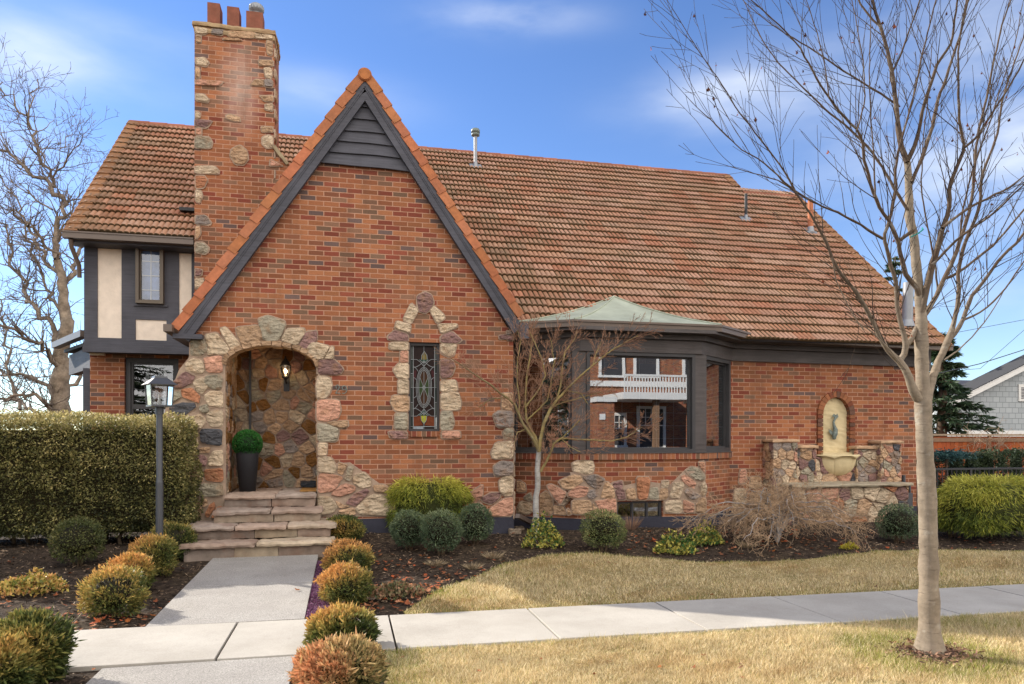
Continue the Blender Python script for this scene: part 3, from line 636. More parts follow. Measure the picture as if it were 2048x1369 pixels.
# ridge caps and the tile verges at both ends
mb = MB()
def ridgecaps(p, q, r=.09, step=.31):
    p, q = Vector(p), Vector(q); n = int((q - p).length / step); d = (q - p) / n
    for i in range(n):
        c = np.array(srgb(160, 104, 82)) * random.uniform(.6, .9); a = p + d * i; b_ = p + d * (i + 1.12)
        tube(mb, [tuple(a), tuple(b_)], [r * 1.08, r * .95], 10, tuple(c), smooth=True)
ridgecaps((8.44, RY, RZ - .03), (-3.98, RY, RZ - .03), .075); ridgecaps((9.8, 14.3, zr(14.3) - .03), (8.5, 14.3, zr(14.3) - .03), .075)
def verge(x, y0, y1, w=.17):
    n = int((y1 - y0) * Ls / .218)
    for i in range(n):
        ya, yb = y0 + (y1 - y0) * i / n, y0 + (y1 - y0) * (i + 1.08) / n; c = np.array(srgb(158, 116, 82)) * random.uniform(.65, .9)
        beam(mb, (x, ya, zr(ya) + .055), (x, yb, zr(yb) + .025), w, .035, tuple(c), up=Nn)
        beam(mb, (x + (w / 2) * (1 if x > 0 else -1), ya, zr(ya) - .01), (x + (w / 2) * (1 if x > 0 else -1), yb, zr(yb) - .03), .025, .13, tuple(c), up=Nn)
verge(-3.93, 11.66, RY); verge(9.76, Y0, 14.3); verge(8.4, 14.45, RY)
mb.build('ridge_tiles', M['tile'], H)
# gable ends of the main block
def endwall(x0, x1, mt, name):
    mb = MB(); prism(mb, [(x0, 10.8, -1.45), (x0, 19.0, -1.45), (x0, 19.0, zr(10.86) - .1), (x0, RY, RZ - .18 - (.75 if x0 > 0 else 0)), (x0, 10.8, zr(10.8) - .12)], (x1 - x0, 0, 0)); mb.build(name, mt, H, True)
endwall(9.62, 9.42, M['brick'], 'end_wall')
mb = MB(); prism(mb, [(-3.85, 12.21, 1.3), (-3.85, 18.9, 1.3), (-3.85, 18.9, 2.6), (-3.85, RY, RZ - .18), (-3.85, 12.21, zr(12.21) - .12)], (.2, 0, 0)); mb.build('upper_end_wall', M['stucco'], H)
mb = MB(); box(mb, -3.84, -3.64, 12.5, 18.8, -1.45, 1.29); box(mb, -3.84, 9.6, 18.8, 19.0, -1.45, 2.2); mb.build('rear_wall', M['brick'], H, True)
# ---------------- right wall, niche opening, bay ----------------
WY = 10.6
nl, nr = YXof(1644, WY), YXof(1697.5, WY); nt0 = PY(1670, 830, WY).z; ntp = PY(1670, 795, WY).z; nb = PY(1670, 912, WY).z
niche = [(nr, nb)] + arch_pts(nl, nr, nt0, ntp, 17) + [(nl, nb)]
front('main_wall', [(6.05, -1.45), (9.62, -1.45), (9.62, 1.45), (6.05, 1.45)], [niche], WY, M['brick'])
cbx, cby = (1234, 1325), (1003, 1044)
b0, b1 = YXof(cbx[0], 9.9), YXof(cbx[1], 9.9); bz1, bz0 = PY(1280, cby[0], 9.9).z, PY(1280, cby[1], 9.9).z
mb = MB()
def segpoly(mb, A, B, z0, z1, depth=.2, holes=()):
    A3, B3 = Vector((*A, 0)), Vector((*B, 0)); d = (B3 - A3).normalized(); n = Vector((-d.y, d.x, 0)); Ln = (B3 - A3).length
    P = lambda u, z: tuple(A3 + d * u + Vector((0, 0, z)))
    prism(mb, [P(0, z0), P(Ln, z0), P(Ln, z1), P(0, z1)], tuple(n * depth), holes=[[P(u, z) for u, z in h] for h in holes])
segpoly(mb, BAY[0], BAY[1], -1.45, -.29); segpoly(mb, BAY[2], BAY[3], -1.45, -.29)
segpoly(mb, BAY[1], BAY[2], -1.45, -.29, holes=[[(b0 - BAY[1][0], bz0), (b1 - BAY[1][0], bz0), (b1 - BAY[1][0], bz1), (b0 - BAY[1][0], bz1)]])
mb.build('bay_wall', M['brick'], H, True)
def off(path, o):
    """offset an open path (seen from above) outwards, towards the street"""
    P = [Vector((*p, 0)) for p in path]; r = []
    for i, p in enumerate(P):
        ns = []
        for a, b_ in ((i - 1, i), (i, i + 1)):
            if a >= 0 and b_ < len(P): d = (P[b_] - P[a]).normalized(); ns.append(Vector((d.y, -d.x, 0)))
        n = sum(ns, Vector()) / len(ns); n = n.normalized(); r.append((p + n * o / max(.5, n.dot(ns[0]))).xy)
    return [tuple(x) for x in r]
def strip(mb, path, o0, o1, z0, z1, dz=None):
    """a moulding with rectangular section following the path; dz = drop per vertex"""
    A, B = off(path, o0), off(path, o1); dz = dz or [0] * len(path); n = len(path); V = []
    for i in range(n):
        V += [(*A[i], z0 + dz[i]), (*B[i], z0 + dz[i]), (*B[i], z1 + dz[i]), (*A[i], z1 + dz[i])]
    F_ = []
    for i in range(n - 1):
        for j in range(4): F_.append((i * 4 + j, (i + 1) * 4 + j, (i + 1) * 4 + (j + 1) % 4, i * 4 + (j + 1) % 4))
    F_ += [(0, 1, 2, 3), ((n - 1) * 4 + 3, (n - 1) * 4 + 2, (n - 1) * 4 + 1, (n - 1) * 4)]
    mb.add(V, F_, (.3, .3, .3))
mb = MB(); strip(mb, BAY, -.15, .035, -.29, -.2); mb.build('brick_sill', M['soldier'], H, True)
EPATH = BAY[:3] + [(6.05, 10.6), (9.66, 10.6)]
mb = MB(); dzz = [0, 0, 0, 0, -.02]
strip(mb, EPATH, -.2, .05, 1.28, 1.47, dzz); strip(mb, EPATH, -.2, .11, 1.474, 1.545, dzz); strip(mb, EPATH, -.2, .30, 1.549, 1.60, dzz)
box(mb, 9.66, 9.78, 10.45, 10.75, 1.2, 1.55)
mb.build('frieze_board', M['trim'], H)
GP = [(2.33, 10.05), (3.1, 9.62), (5.37, 9.62), (6.23, 10.22), (9.95, 10.16)]
mb = MB(); gz = [0, 0, 0, -.01, -.085]
strip(mb, GP, -.11, .0, 1.588, 1.60, gz); strip(mb, GP, -.012, 0, 1.6, 1.668, gz); strip(mb, GP, -.012, .018, 1.655, 1.685, gz); strip(mb, GP, -.11, -.1, 1.6, 1.69, gz)
q = GP[-1]; box(mb, q[0] - .006, q[0], q[1], q[1] + .11, 1.5, 1.6)
mb.build('front_gutter', M['gutter'], H)
# copper roof of the bay
apx = hit(1228, 594, (0, Y0, zr(Y0) + .06), Nn); Lc = Vector((2.36, 10.08, 1.69)); g1 = Vector((3.1, 9.63, 1.69)); g2 = Vector((5.37, 9.63, 1.69)); g3 = Vector((6.2, 10.24, 1.66))
def ruled(mb, apex, a, b_, sag=.12, n=12, dv=.0):
    rows = []
    for i in range(n + 1):
        t = i / n; s = t; l = a.lerp(b_, 0); A = apex.lerp(a, t) - Vector((0, 0, sag * 4 * t * (1 - t) * .5)); B = apex.lerp(b_, t) - Vector((0, 0, sag * 4 * t * (1 - t) * .5))
        rows.append([A.lerp(B, j / 8) for j in range(9)])
    V = [tuple(p) for r in rows for p in r]; mb.add(V, [(i * 9 + j, (i + 1) * 9 + j, (i + 1) * 9 + j + 1, i * 9 + j + 1) for i in range(n) for j in range(8)], (.3, .35, .3), True)
    return rows
mb = MB(); r1 = ruled(mb, apx, Lc, g1); r2 = ruled(mb, apx, g1, g2); r3 = ruled(mb, apx, g2, g3)
for rr in ([r[0] for r in r2], [r[-1] for r in r2], [r[0] for r in r1]): tube(mb, [tuple(p + Vector((0, 0, .008))) for p in rr], .013, 6)
bot = [(*p.xy, 1.64) for p in (Lc, g1, g2, g3)]; top = [tuple(p) for p in (Lc, g1, g2, g3)]; mb.add(bot + top, [(0, 1, 5, 4), (1, 2, 6, 5), (2, 3, 7, 6)])
mb.build('copper_roof', M['copper'], H)
mb = MB(); tube(mb, [tuple(p + Vector((0, -.0, .012))) for p in [r[0] for r in r2]], .012, 6, (.05, .05, .05)); 
# ---------------- windows ----------------
def quadwin(parent, A, B, z0, z1, fr, mt, name='window', vert=(), horiz=(), bars=.012, inset=.06, glassm='glass', mull=None, barm='lead', fd=.09, gz=0):
    """window in the vertical plane through A and B (x,y); A-B runs left to right as seen from the street"""
    A3, B3 = Vector((*A, 0)), Vector((*B, 0)); d = (B3 - A3).normalized(); n = Vector((d.y, -d.x, 0)); Ln = (B3 - A3).length
    P = lambda u, z, o=0: tuple(A3 + d * u + n * o + Vector((0, 0, z)))
    def bx(mb, u0, u1, za, zb, o0, o1): mb.add([P(u0, za, o0), P(u1, za, o0), P(u1, za, o1), P(u0, za, o1), P(u0, zb, o0), P(u1, zb, o0), P(u1, zb, o1), P(u0, zb, o1)], [f[::-1] for f in BF])
    mb = MB(); o1 = -inset + fd; o0 = -inset - .03
    bx(mb, 0, fr, z0, z1, o0, o1); bx(mb, Ln - fr, Ln, z0, z1, o0, o1); bx(mb, fr, Ln - fr, z0, z0 + fr, o0, o1); bx(mb, fr, Ln - fr, z1 - fr, z1, o0, o1)
    f2 = fr * .45; i_ = fr
    bx(mb, i_, i_ + f2, z0 + i_, z1 - i_, o0, -inset + .03); bx(mb, Ln - i_ - f2, Ln - i_, z0 + i_, z1 - i_, o0, -inset + .03); bx(mb, i_ + f2, Ln - i_ - f2, z0 + i_, z0 + i_ + f2, o0, -inset + .03); bx(mb, i_ + f2, Ln - i_ - f2, z1 - i_ - f2, z1 - i_, o0, -inset + .03)
    for u in (mull or []): bx(mb, u * Ln - fr / 2, u * Ln + fr / 2, z0 + fr, z1 - fr, o0, -inset + .035)
    for h in horiz if mull is None and name == 'sash_window' else (): bx(mb, fr, Ln - fr, z0 + h * (z1 - z0) - fr / 2, z0 + h * (z1 - z0) + fr / 2, o0, -inset + .034)
    w_ = mb.build(name, mt, parent)
    mb = MB(); q0 = i_ + f2 - .004
    mb.add([P(q0, z0 + q0, -inset + gz), P(Ln - q0, z0 + q0, -inset + gz), P(Ln - q0, z1 - q0, -inset + gz), P(q0, z1 - q0, -inset + gz)], [(0, 1, 2, 3)]); mb.build('pane', M[glassm], w_)
    if vert or (horiz and name != 'sash_window'):
        mb = MB()
        for u in vert: bx(mb, u * Ln - bars / 2, u * Ln + bars / 2, z0 + q0, z1 - q0, -inset - .012, -inset - .006)
        for h in horiz: bx(mb, q0, Ln - q0, z0 + h * (z1 - z0) - bars / 2, z0 + h * (z1 - z0) + bars / 2, -inset - .02, -inset - .013)
        mb.build('muntins', M[barm], w_)
    return w_
wz0, wz1 = -.185, 1.28
fx0, fx1 = YXof(1172, 9.9), YXof(1389, 9.9)
quadwin(H, (fx0, 9.9), (fx1, 9.9), wz0, wz1, .05, M['frame'], 'window', vert=[.18, .34, .5, .66, .82], horiz=[.14, .27, .4, .53, .66], bars=.007)
quadwin(H, (2.40, 10.56), (3.18, 9.975), wz0, wz1, .05, M['frame'], 'window', vert=[.25, .5, .75], horiz=[.14, .27, .4, .53, .66, .8], bars=.007)
quadwin(H, (5.24, 9.97), (6.03, 10.585), wz0, wz1, .06, M['frame'], 'window', vert=[.25, .5, .72], horiz=[.14, .27, .4, .53, .66, .8], bars=.009)
mb = MB()
for x0_, x1_ in ((3.15, fx0 - .004), (fx1 + .004, 5.26)): box(mb, x0_, x1_, 9.885, 10.03, -.2, 1.28)
box(mb, 2.31, 2.41, 10.5, 10.62, -.2, 1.28)
strip(mb, BAY, -.12, .045, -.2, -.186)
mb.build('bay_post', M['trim'], H)
mb = MB(); box(mb, b0, b1, 9.985, 10.0, bz0, bz1); quad = quadwin(H, (b0, 9.9), (b1, 9.9), bz0, bz1, .022, M['frame'], 'basement_window', mull=[.36, .68], inset=.07, fd=.03)
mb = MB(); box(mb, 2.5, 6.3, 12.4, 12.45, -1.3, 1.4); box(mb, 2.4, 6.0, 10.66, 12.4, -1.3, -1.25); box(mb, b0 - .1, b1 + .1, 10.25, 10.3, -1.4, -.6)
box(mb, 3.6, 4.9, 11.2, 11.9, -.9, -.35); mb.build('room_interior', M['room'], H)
# stained glass
mbp = MB(); T = lambda x, y, Y=10.09: tuple(PY(780 + x / 5.707, 660 + y / 5.707, Y))
def poly(mb, pts, c, Y): mb.add([T(x, y, Y) for x, y in pts], [tuple(range(len(pts)))[::-1]], c)
poly(mbp, [(205, 140), (580, 150), (580, 1165), (205, 1165)], (.018, .009, .008), 10.10)
cx, cy = 387, 660
def ell(rx, ry, a0=0, a1=360, n=40): return [(cx + rx * math.cos(R(t)), cy + ry * math.sin(R(t))) for t in np.linspace(a0, a1, n)]
poly(mbp, ell(60, 205)[:-1], (.05, .022, .01), 10.097)
for s_ in (-1, 1):
    poly(mbp, [(cx, cy), (cx + s_ * 48, cy - 125), (cx + s_ * 60, cy), (cx + s_ * 48, cy + 125)], (.035, .055, .02), 10.094)
    poly(mbp, [(cx, 900), (cx + s_ * 30, 945), (cx + s_ * 75, 975), (cx, 980)], (.02, .06, .045), 10.094); poly(mbp, [(cx, 380), (cx + s_ * 30, 350), (cx + s_ * 65, 340), (cx, 335)], (.02, .06, .045), 10.094)
    poly(mbp, [(cx + s_ * 80, 450), (cx + s_ * 120, 480), (cx + s_ * 120, 600), (cx + s_ * 95, 560)], (.05, .012, .014), 10.094)
poly(mbp, [(352, 982), (420, 982), (408, 1050), (387, 1075), (365, 1050)], (.33, .33, .02), 10.092); poly(mbp, [(392, 245), (425, 300), (420, 340), (362, 340), (362, 300)], (.16, .12, .03), 10.092)
poly(mbp, [(268, 985), (350, 985), (362, 1060), (380, 1090), (268, 1100)], (.14, .035, .012), 10.095); poly(mbp, [(425, 985), (505, 985), (505, 1100), (395, 1090), (412, 1050)], (.14, .035, .012), 10.095)
for xa, xb in ((225, 262), (512, 548)):
    for k_ in range(6): poly(mbp, [(xa, 190 + k_ * 160), (xb, 190 + k_ * 160), (xb, 340 + k_ * 160 - 5), (xa, 340 + k_ * 160 - 5)], (.03, .04, .035) if k_ % 2 else (.09, .10, .09), 10.095)
poly(mbp, [(520, 1000), (545, 1000), (545, 1130), (520, 1130)], (.6, .62, .62), 10.092); poly(mbp, [(270, 1108), (380, 1108), (380, 1135), (270, 1135)], (.4, .45, .5), 10.092)
sw = MB()
def came(pts, r=.0035): tube(sw, [T(x, y, 10.085) for x, y in pts], r, 5)
for rx, ry in ((88, 230), (73, 215), (58, 198)): came(ell(rx, ry))
came([(cx, 180), (cx, 1140)], .003); came([(232, cy), (545, cy)], .003)
for s_ in (-1, 1):
    came([(cx, cy), (cx + s_ * 50, cy - 125)], .003); came([(cx, cy), (cx + s_ * 50, cy + 125)], .003)
    for y0_, sg in ((430, 1), (895, -1)):
        came([(cx + s_ * q_ * 125, y0_ + sg * (-75 + 75 * (1 - (1 - q_) ** 2))) for q_ in np.linspace(0, 1, 8)]); came([(cx + s_ * (65 + 60 * q_), y0_ + sg * (45 - 55 * math.sin(q_ * 1.57) + 0)) for q_ in np.linspace(0, 1, 8)])
        came([(cx, y0_ - sg * 10), (cx + s_ * 40, y0_ - sg * 60), (cx + s_ * 80, y0_ - sg * 90), (cx + s_ * 122, y0_ - sg * 92)]); came([(cx, y0_ - sg * 50), (cx + s_ * 50, y0_ - sg * 85)])
        came([(cx + s_ * (85 + 38 * q_), y0_ + sg * (140 - 25 * math.sin(q_ * 1.57))) for q_ in np.linspace(0, 1, 6)])
    came([(cx + s_ * 122, 180), (cx + s_ * 122, 1140)], .005); came([(cx + s_ * 165, 160), (cx + s_ * 165, 1150)], .007)
for y_ in (180, 340, 500, 830, 985, 1105):
    came([(cx - 165, y_), (cx - 122, y_)], .005); came([(cx + 122, y_), (cx + 165, y_)], .005)
for y_ in (182, 1105, 1145): came([(cx - 165, y_), (cx + 165, y_)], .005)
came([(cx + 18 * math.cos(t), cy + 18 * math.sin(t)) for t in np.linspace(0, 6.28, 9)], .003)
for dn in ((352, 982, 387, 1078, 420, 982), (358, 340, 392, 245, 425, 340)): came([(dn[0], dn[1]), (dn[0] + 4, (dn[1] + dn[3]) / 2), (dn[2], dn[3]), (dn[4] - 4, (dn[1] + dn[3]) / 2), (dn[4], dn[5])], .004)
wo = MB()
for a, b_ in (((swl, swb), (swl + .035, swt)), ((swr - .035, swb), (swr, swt)), ((swl + .035, swb), (swr - .035, swb + .035)), ((swl + .035, swt - .04), (swr - .035, swt))): box(wo, a[0], b_[0], 10.05, 10.13, a[1], b_[1])
sgw = wo.build('leaded_window', M['frame'], H); sgw['label'] = 'narrow stained glass window with oval leaded design'
mbp.build('stained_pane', M['sglass'], sgw); sw.build('lead_came', M['lead'], sgw)
mb = MB(); box(mb, swl + .02, swr - .02, 9.97, 10.14, swb - .075, swb - .001); mb.build('window_ledge', M['soldier'], H, True)
# ---------------- left wing ----------------
UY, LY = 12.0, 12.3
X_ = lambda px, Y=UY: YXof(px, Y)
Zl = lambda px, py, Y=UY: PY(px, py, Y).z
ux0 = X_(168); ub = Zl(168, 703)
panels = [(X_(195), X_(243), Zl(243, 677), Zl(243, 499)), (X_(358), X_(383), Zl(370, 677), Zl(370, 507)), (X_(271), X_(333), Zl(300, 681), Zl(300, 640))]
uw = (X_(274), X_(329), Zl(300, 609), Zl(300, 494))
holes = [[(a, c), (b_, c), (b_, d), (a, d)] for a, b_, c, d in panels + [uw]]
front('timber_frame', [(ux0, ub), (-1.95, ub), (-1.95, 2.98), (ux0, 2.98)], holes, UY, M['slate'], .03)
mb = MB(); box(mb, ux0 + .02, -1.97, UY + .032, UY + .2, ub + .01, 2.97)
st = MB()
for a, b_, c, d in panels: box(st, a - .02, b_ + .02, UY + .018, UY + .0315, c - .02, d + .02)
st.build('stucco_panel', M['stucco'], H)
mb.build('upper_wall', M['slate'], H)
bm_ = MB(); 
for zz, hh in ((Zl(200, 705), .10), (Zl(200, 692), .012)): box(bm_, ux0 - .012, -1.97, UY - .03, UY - .002, ub - .01, ub + .11); break
box(bm_, X_(268), X_(336), UY - .025, UY - .002, uw[2] - .035, uw[2] - .004)
bm_.build('floor_beam', M['slate'], H)
quadwin(H, (uw[0], UY), (uw[1], UY), uw[2], uw[3], .045, M['bronze'], 'casement_window', vert=[.5], horiz=[.25, .5, .75], inset=.0, bars=.012, barm='white', gz=.01, glassm='glass2')
mb = MB(); box(mb, uw[0], uw[1], UY + .0316, UY + .0319, uw[2], uw[3]); mb.build('window_backing', flat_mat('reflection_blue', (.17, .24, .42), .8, .1, nscale=5, namp=.6), H)  # blue sheet behind the glass, the pane's bluish reflection put into its colour
lw = (X_(249, LY), X_(357, LY), Zl(300, 900, LY), Zl(300, 716, LY))
front('lower_wall', [(X_(180, LY), -1.4), (-1.9, -1.4), (-1.9, 1.6), (X_(180, LY), 1.6)], [[(lw[0], lw[2]), (lw[1], lw[2]), (lw[1], lw[3]), (lw[0], lw[3])]], LY, M['brick'])
quadwin(H, (lw[0], LY), (lw[1], LY), lw[2], lw[3], .07, M['frame'], 'sash_window', horiz=[.47], inset=.12, fd=.06, glassm='glass3')
mb = MB()
for zz in np.arange(lw[2], lw[3] - .45, .05): box(mb, lw[0] + .1, lw[1] - .1, LY + .2, LY + .24, zz, zz + .006)
for xx in (.35, .68): box(mb, lw[0] + xx * (lw[1] - lw[0]) - .02, lw[0] + xx * (lw[1] - lw[0]) + .02, LY + .24, LY + .26, lw[2], lw[3])
mb.build('blinds', M['white'], H)
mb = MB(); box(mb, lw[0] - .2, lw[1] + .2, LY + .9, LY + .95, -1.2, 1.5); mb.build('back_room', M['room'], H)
mb = MB(); prism(mb, [(ux0 - .02, UY + .02, ub + .002), (-2, UY + .02, ub + .002), (-2, LY + .02, ub + .002), (ux0 - .02, LY + .02, ub + .002)], (0, 0, .03)); mb.build('overhang_soffit', M['slate'], H)
# left eave: gutter, fascia, downspout
mb = MB(); gy_ = 11.66; zt = zr(11.7) + .0
p0 = Vector((-4.02, gy_, zt - .05)); p1 = Vector((-2.25, gy_, zt - .05)); beam(mb, p0, p1, .11, .085); beam(mb, p0 + Vector((0, -.058, .045)), p1 + Vector((0, -.058, .045)), .02, .02)
dp = [(-3.93, 11.68, zt - .1), (-3.93, 11.7, zt - .2), (-3.905, 11.93, zt - .42), (-3.905, 11.95, zt - .6)]; tube(mb, dp, .032, 8); 
mb.build('left_gutter', M['gutter'], H)
mb = MB(); box(mb, -3.98, -2.25, 11.725, 12.0, 2.9, 2.93); box(mb, -3.98, -2.25, 11.722, 11.74, 2.93, 3.0); mb.build('left_soffit', M['slate'], H)
# side bay on the far left
mb = MB(); a, b_ = Vector((-3.9, 12.15, 1.62)), Vector((-4.9, 13.85, 1.62)); beam(mb, a, b_, .12, .1); mb.build('side_bay_gutter', M['gutter'], H)
mb = MB(); prism(mb, [(a.x, a.y, 1.66), (b_.x, b_.y, 1.66), (-3.9, 15.2, 2.3), (-3.8, 12.4, 1.95)], (0, 0, -.03)); mb.build('side_bay_roof', M['tile'], H)
mb = MB(); prism(mb, [(-3.83, 12.3, 1.5), (-4.75, 13.8, 1.5), (-3.85, 15, 1.5)], (0, 0, .05)); beam(mb, (-3.84, 12.42, 1.28), (-4.6, 13.8, 1.28), .14, .34)
mb.build('side_bay', M['slate'], H); mb = MB()
box(mb, -4.02, -3.87, 12.45, 12.6, -1.4, 1.12); mb.build('side_bay_post', M['slate'], H); mb = MB(); beam(mb, (-4.45, 13.9, -.2), (-4.45, 13.9, -1.4), .14, .14, up=(0, 1, 0)); mb.build('side_bay_post', M['slate'], H); mb = MB(); box(mb, -3.87, -3.845, 12.33, 12.5, -1.4, 1.12)
mb.build('side_bay_post', M['slate'], H)
# ---------------- chimney ----------------
CY0 = 11.6
cl, cr, crl = YXof(389, CY0), YXof(549, CY0), YXof(600, CY0); cz = PY(470, 62, CY0).z; sh0, sh1 = PY(551, 298, CY0), PY(577, 333, CY0)
mb = MB(); prism(mb, [(cl, CY0, -1.4), (crl + .3, CY0, -1.4), (crl + .3, CY0, sh1.z - .35), (sh1.x, CY0, sh1.z), (cr, CY0, sh0.z), (cr, CY0, cz), (cl, CY0, cz)], (0, .72, 0))
chim = mb.build('chimney', M['brick_chimney'], H, True)
mb = MB(); rough(mb, cl - .03, cr + .035, CY0 - .04, CY0 + .76, cz, cz + .075, .014, .06, (.36, .25, .14), 2); rough(mb, cl - .01, cr + .01, CY0 - .015, CY0 + .73, cz - .09, cz - .004, .01, .07, (.34, .24, .14), 5)
mb.build('chimney_coping', M['sand'], chim); mb = MB()
Mx = Matrix.Translation(Vector((sh0.x - .02, CY0 + .1, sh0.z + .03))) @ Matrix.Rotation(math.atan2(-(sh1.z - sh0.z), sh1.x - sh0.x), 4, 'Y')
rough(mb, 0, .34, -.16, .3, -.03, .03, .008, .06, (.30, .24, .15), 3, Mx); mb.build('chimney_coping', M['sand'], chim)
for (xa, xb, yt, ytop) in ((417, 447, 12, 0), (456, 485, 20, 0), (494, 532, 29, 0)):
    mb = MB(); x0_, x1_ = YXof(xa, 11.85), YXof(xb - 5, 11.85); zt_ = PY(xa, yt, 11.85).z; y0_, y1_ = 11.75, 12.0
    for (u0, u1, v0, v1) in ((x0_, x1_, y0_, y0_ + .03), (x0_, x1_, y1_ - .03, y1_), (x0_, x0_ + .03, y0_ + .03, y1_ - .03), (x1_ - .03, x1_, y0_ + .03, y1_ - .03)): box(mb, u0, u1, v0, v1, cz + .05, zt_, tuple(np.array(srgb(160, 100, 80)) * .6))
    mb.build('chimney_pot', M['rake'], chim)
mb = MB(); c3 = ((YXof(513, 11.87)), 11.87, PY(513, 29, 11.87).z); lathe(mb, [(.07, -.02), (.07, .03), (.105, .04), (.105, .12), (.09, .135), (.06, .155), (0, .16)], c3, 20)
for k_ in range(16): t = k_ / 16 * 6.283; beam(mb, (c3[0] + .108 * math.cos(t), c3[1] + .108 * math.sin(t), c3[2] + .05), (c3[0] + .108 * math.cos(t), c3[1] + .108 * math.sin(t), c3[2] + .11), .012, .012, up=(1, 0, 0))
mb.build('flue_cap', M['galv'], chim)
# roof vents
def onroof(px, py): return hit(px, py, (0, Y0, zr(Y0) + .03), Nn)
def vent(px, py, topy, r, mt, name, cap=False, base=True, lean=0):
    b_ = onroof(px, py); h_ = PY(px, topy, b_.y).z - b_.z; mb = MB(); tube(mb, [(b_.x, b_.y, b_.z - .1), (b_.x + lean, b_.y, b_.z + h_)], r, 14)
    v = mb.build(name, mt, H)
    mb = MB()
    if base:
        lathe(mb, [(r * 1.5, -.02), (r * 1.25, .05), (r * 1.05, .10)], (b_.x, b_.y, b_.z), 14); V2 = Vector(Vv)
        beam(mb, b_ - V2 * .12 + Vector((0, 0, .02)), b_ + V2 * .08 + Vector((0, 0, .02)), .24, .012, up=Nn); mb.build('flashing', M['galv'], v)
    if cap:
        mb = MB(); z = b_.z + h_; lathe(mb, [(r, -.02), (.085, .0), (.085, .035), (.07, .04), (.07, .05), (.09, .055), (.09, .11), (.07, .135), (0, .14)], (b_.x, b_.y, z), 18); mb.build('vent_cap', M['verdi'], v)
    return v
vent(951, 334, 272, .035, M['galv'], 'vent_pipe', True); vent(1492, 440, 388, .03, M['iron'], 'vent_pipe'); vent(1621, 464, 402, .055, M['clay'], 'vent_pipe'); vent(1814, 652, 566, .085, M['galv'], 'flue_pipe', lean=.03)
mb = MB(); b_ = onroof(378, 428); beam(mb, b_ + Vector((-.12, 0, .04)), b_ + Vector((.2, 0, .04)), .25, .05); mb.build('low_vent', M['iron'], H)
# ---------------- field stones ----------------
sr = np.random.default_rng(21)
def chaikin(P, k=2):
    for _ in range(k):
        Q = np.roll(P, -1, 0); P = np.stack([P * .86 + Q * .14, P * .14 + Q * .86], 1).reshape(-1, P.shape[1])
    return P
def stone(mb, P3, n, depth=.04, c=TAN, mort=None, shrink=1.0, rnd=2):
    depth = depth * .72
    P3 = np.asarray(P3, float); n = np.asarray(n, float); n /= np.linalg.norm(n); ctr = P3.mean(0)
    if mort is not None:
        stone.k = (getattr(stone, 'k', 0) + 1) % 60; Q = ctr + (P3 - ctr) * 1.0; s = chaikin(Q, 1); d_ = s - ctr; ln = np.linalg.norm(d_, axis=1, keepdims=True); s = ctr + d_ * (1 + .016 / ln)
        k_ = len(s); o = .006 + stone.k * .00012; V = np.concatenate([s + n * o, s - n * .01, [ctr + n * o]])
        mort.add(V, [(k_ * 2, i, (i + 1) % k_) for i in range(k_)]); mort.add(V, [(i, (i + 1) % k_, k_ + (i + 1) % k_, k_ + i) for i in range(k_)])
    S = chaikin(P3, rnd); size = np.sqrt(np.abs(np.linalg.norm(S - ctr, axis=1)).mean() ** 2)
    S = ctr + (S - ctr) * shrink; nb_ = len(S)
    S = S + (S - ctr) / np.linalg.norm(S - ctr, axis=1, keepdims=True) * (.007 * wob(S, 30, 3) + .005 * wob(S, 75, 6))[:, None]
    rings = []; tilt = sr.normal(0, .18, 3)
    for r_, h_ in ((1, -.006), (1, .55), (.97, .86), (.86, .98), (.58, 1.02), (.28, 1.05)):
        Q = ctr + (S - ctr) * r_; z = h_ * depth if h_ > 0 else h_
        am = 0 if r_ == 1 else depth
        z = z + am * (.30 * wob(Q, 17, 2) + .24 * wob(Q, 43, 5)) + am * ((Q - ctr) @ tilt) / max(size, .03) * .45
        rings.append(Q + n * np.atleast_1d(z)[:, None] if np.ndim(z) else Q + n * z)
    V = np.concatenate(rings + [[ctr + n * depth * (1.05 + .25 * sr.normal())]]); k_ = nb_; i = np.arange(k_); f = []
    for a in range(5): f.append(np.stack([a * k_ + i, a * k_ + (i + 1) % k_, (a + 1) * k_ + (i + 1) % k_, (a + 1) * k_ + i], -1))
    base = np.array(c) * sr.uniform(.82, 1.15)
    for q, ff in enumerate(f):
        cc = base * np.clip(1 + .10 * wob(V[ff[:, 0]], 16, 6)[:, None] + .06 * sr.normal(size=(len(ff), 1)), .5, 1.4); mb.add(V, ff, np.clip(cc, 0, 1), False)
    mb.add(V, np.stack([5 * k_ + i, 5 * k_ + (i + 1) % k_, np.full(k_, 6 * k_)], -1), base, False)
def zstones(mb, mort, lst, ox, oy, s, Y, depth=.04, jit=0):
    for c, pts in lst:
        P = [tuple(PY(ox + x / s, oy + y / s, Y)) for x, y in pts]; stone(mb, P, (0, -1, 0), depth * random.uniform(.8, 1.25), c, mort)
def parse(t):
    o = []
    for ln in t.strip().split('\n'):
        k_, r_ = ln.split(':'); o.append((dict(C=CREAM, T=TAN, P=PINK, M=MAUVE, G=GREEN, Y=GREY, D=DARK, O=ORNG)[k_.strip()], [tuple(map(float, q.split(','))) for q in r_.split()]))
    return o
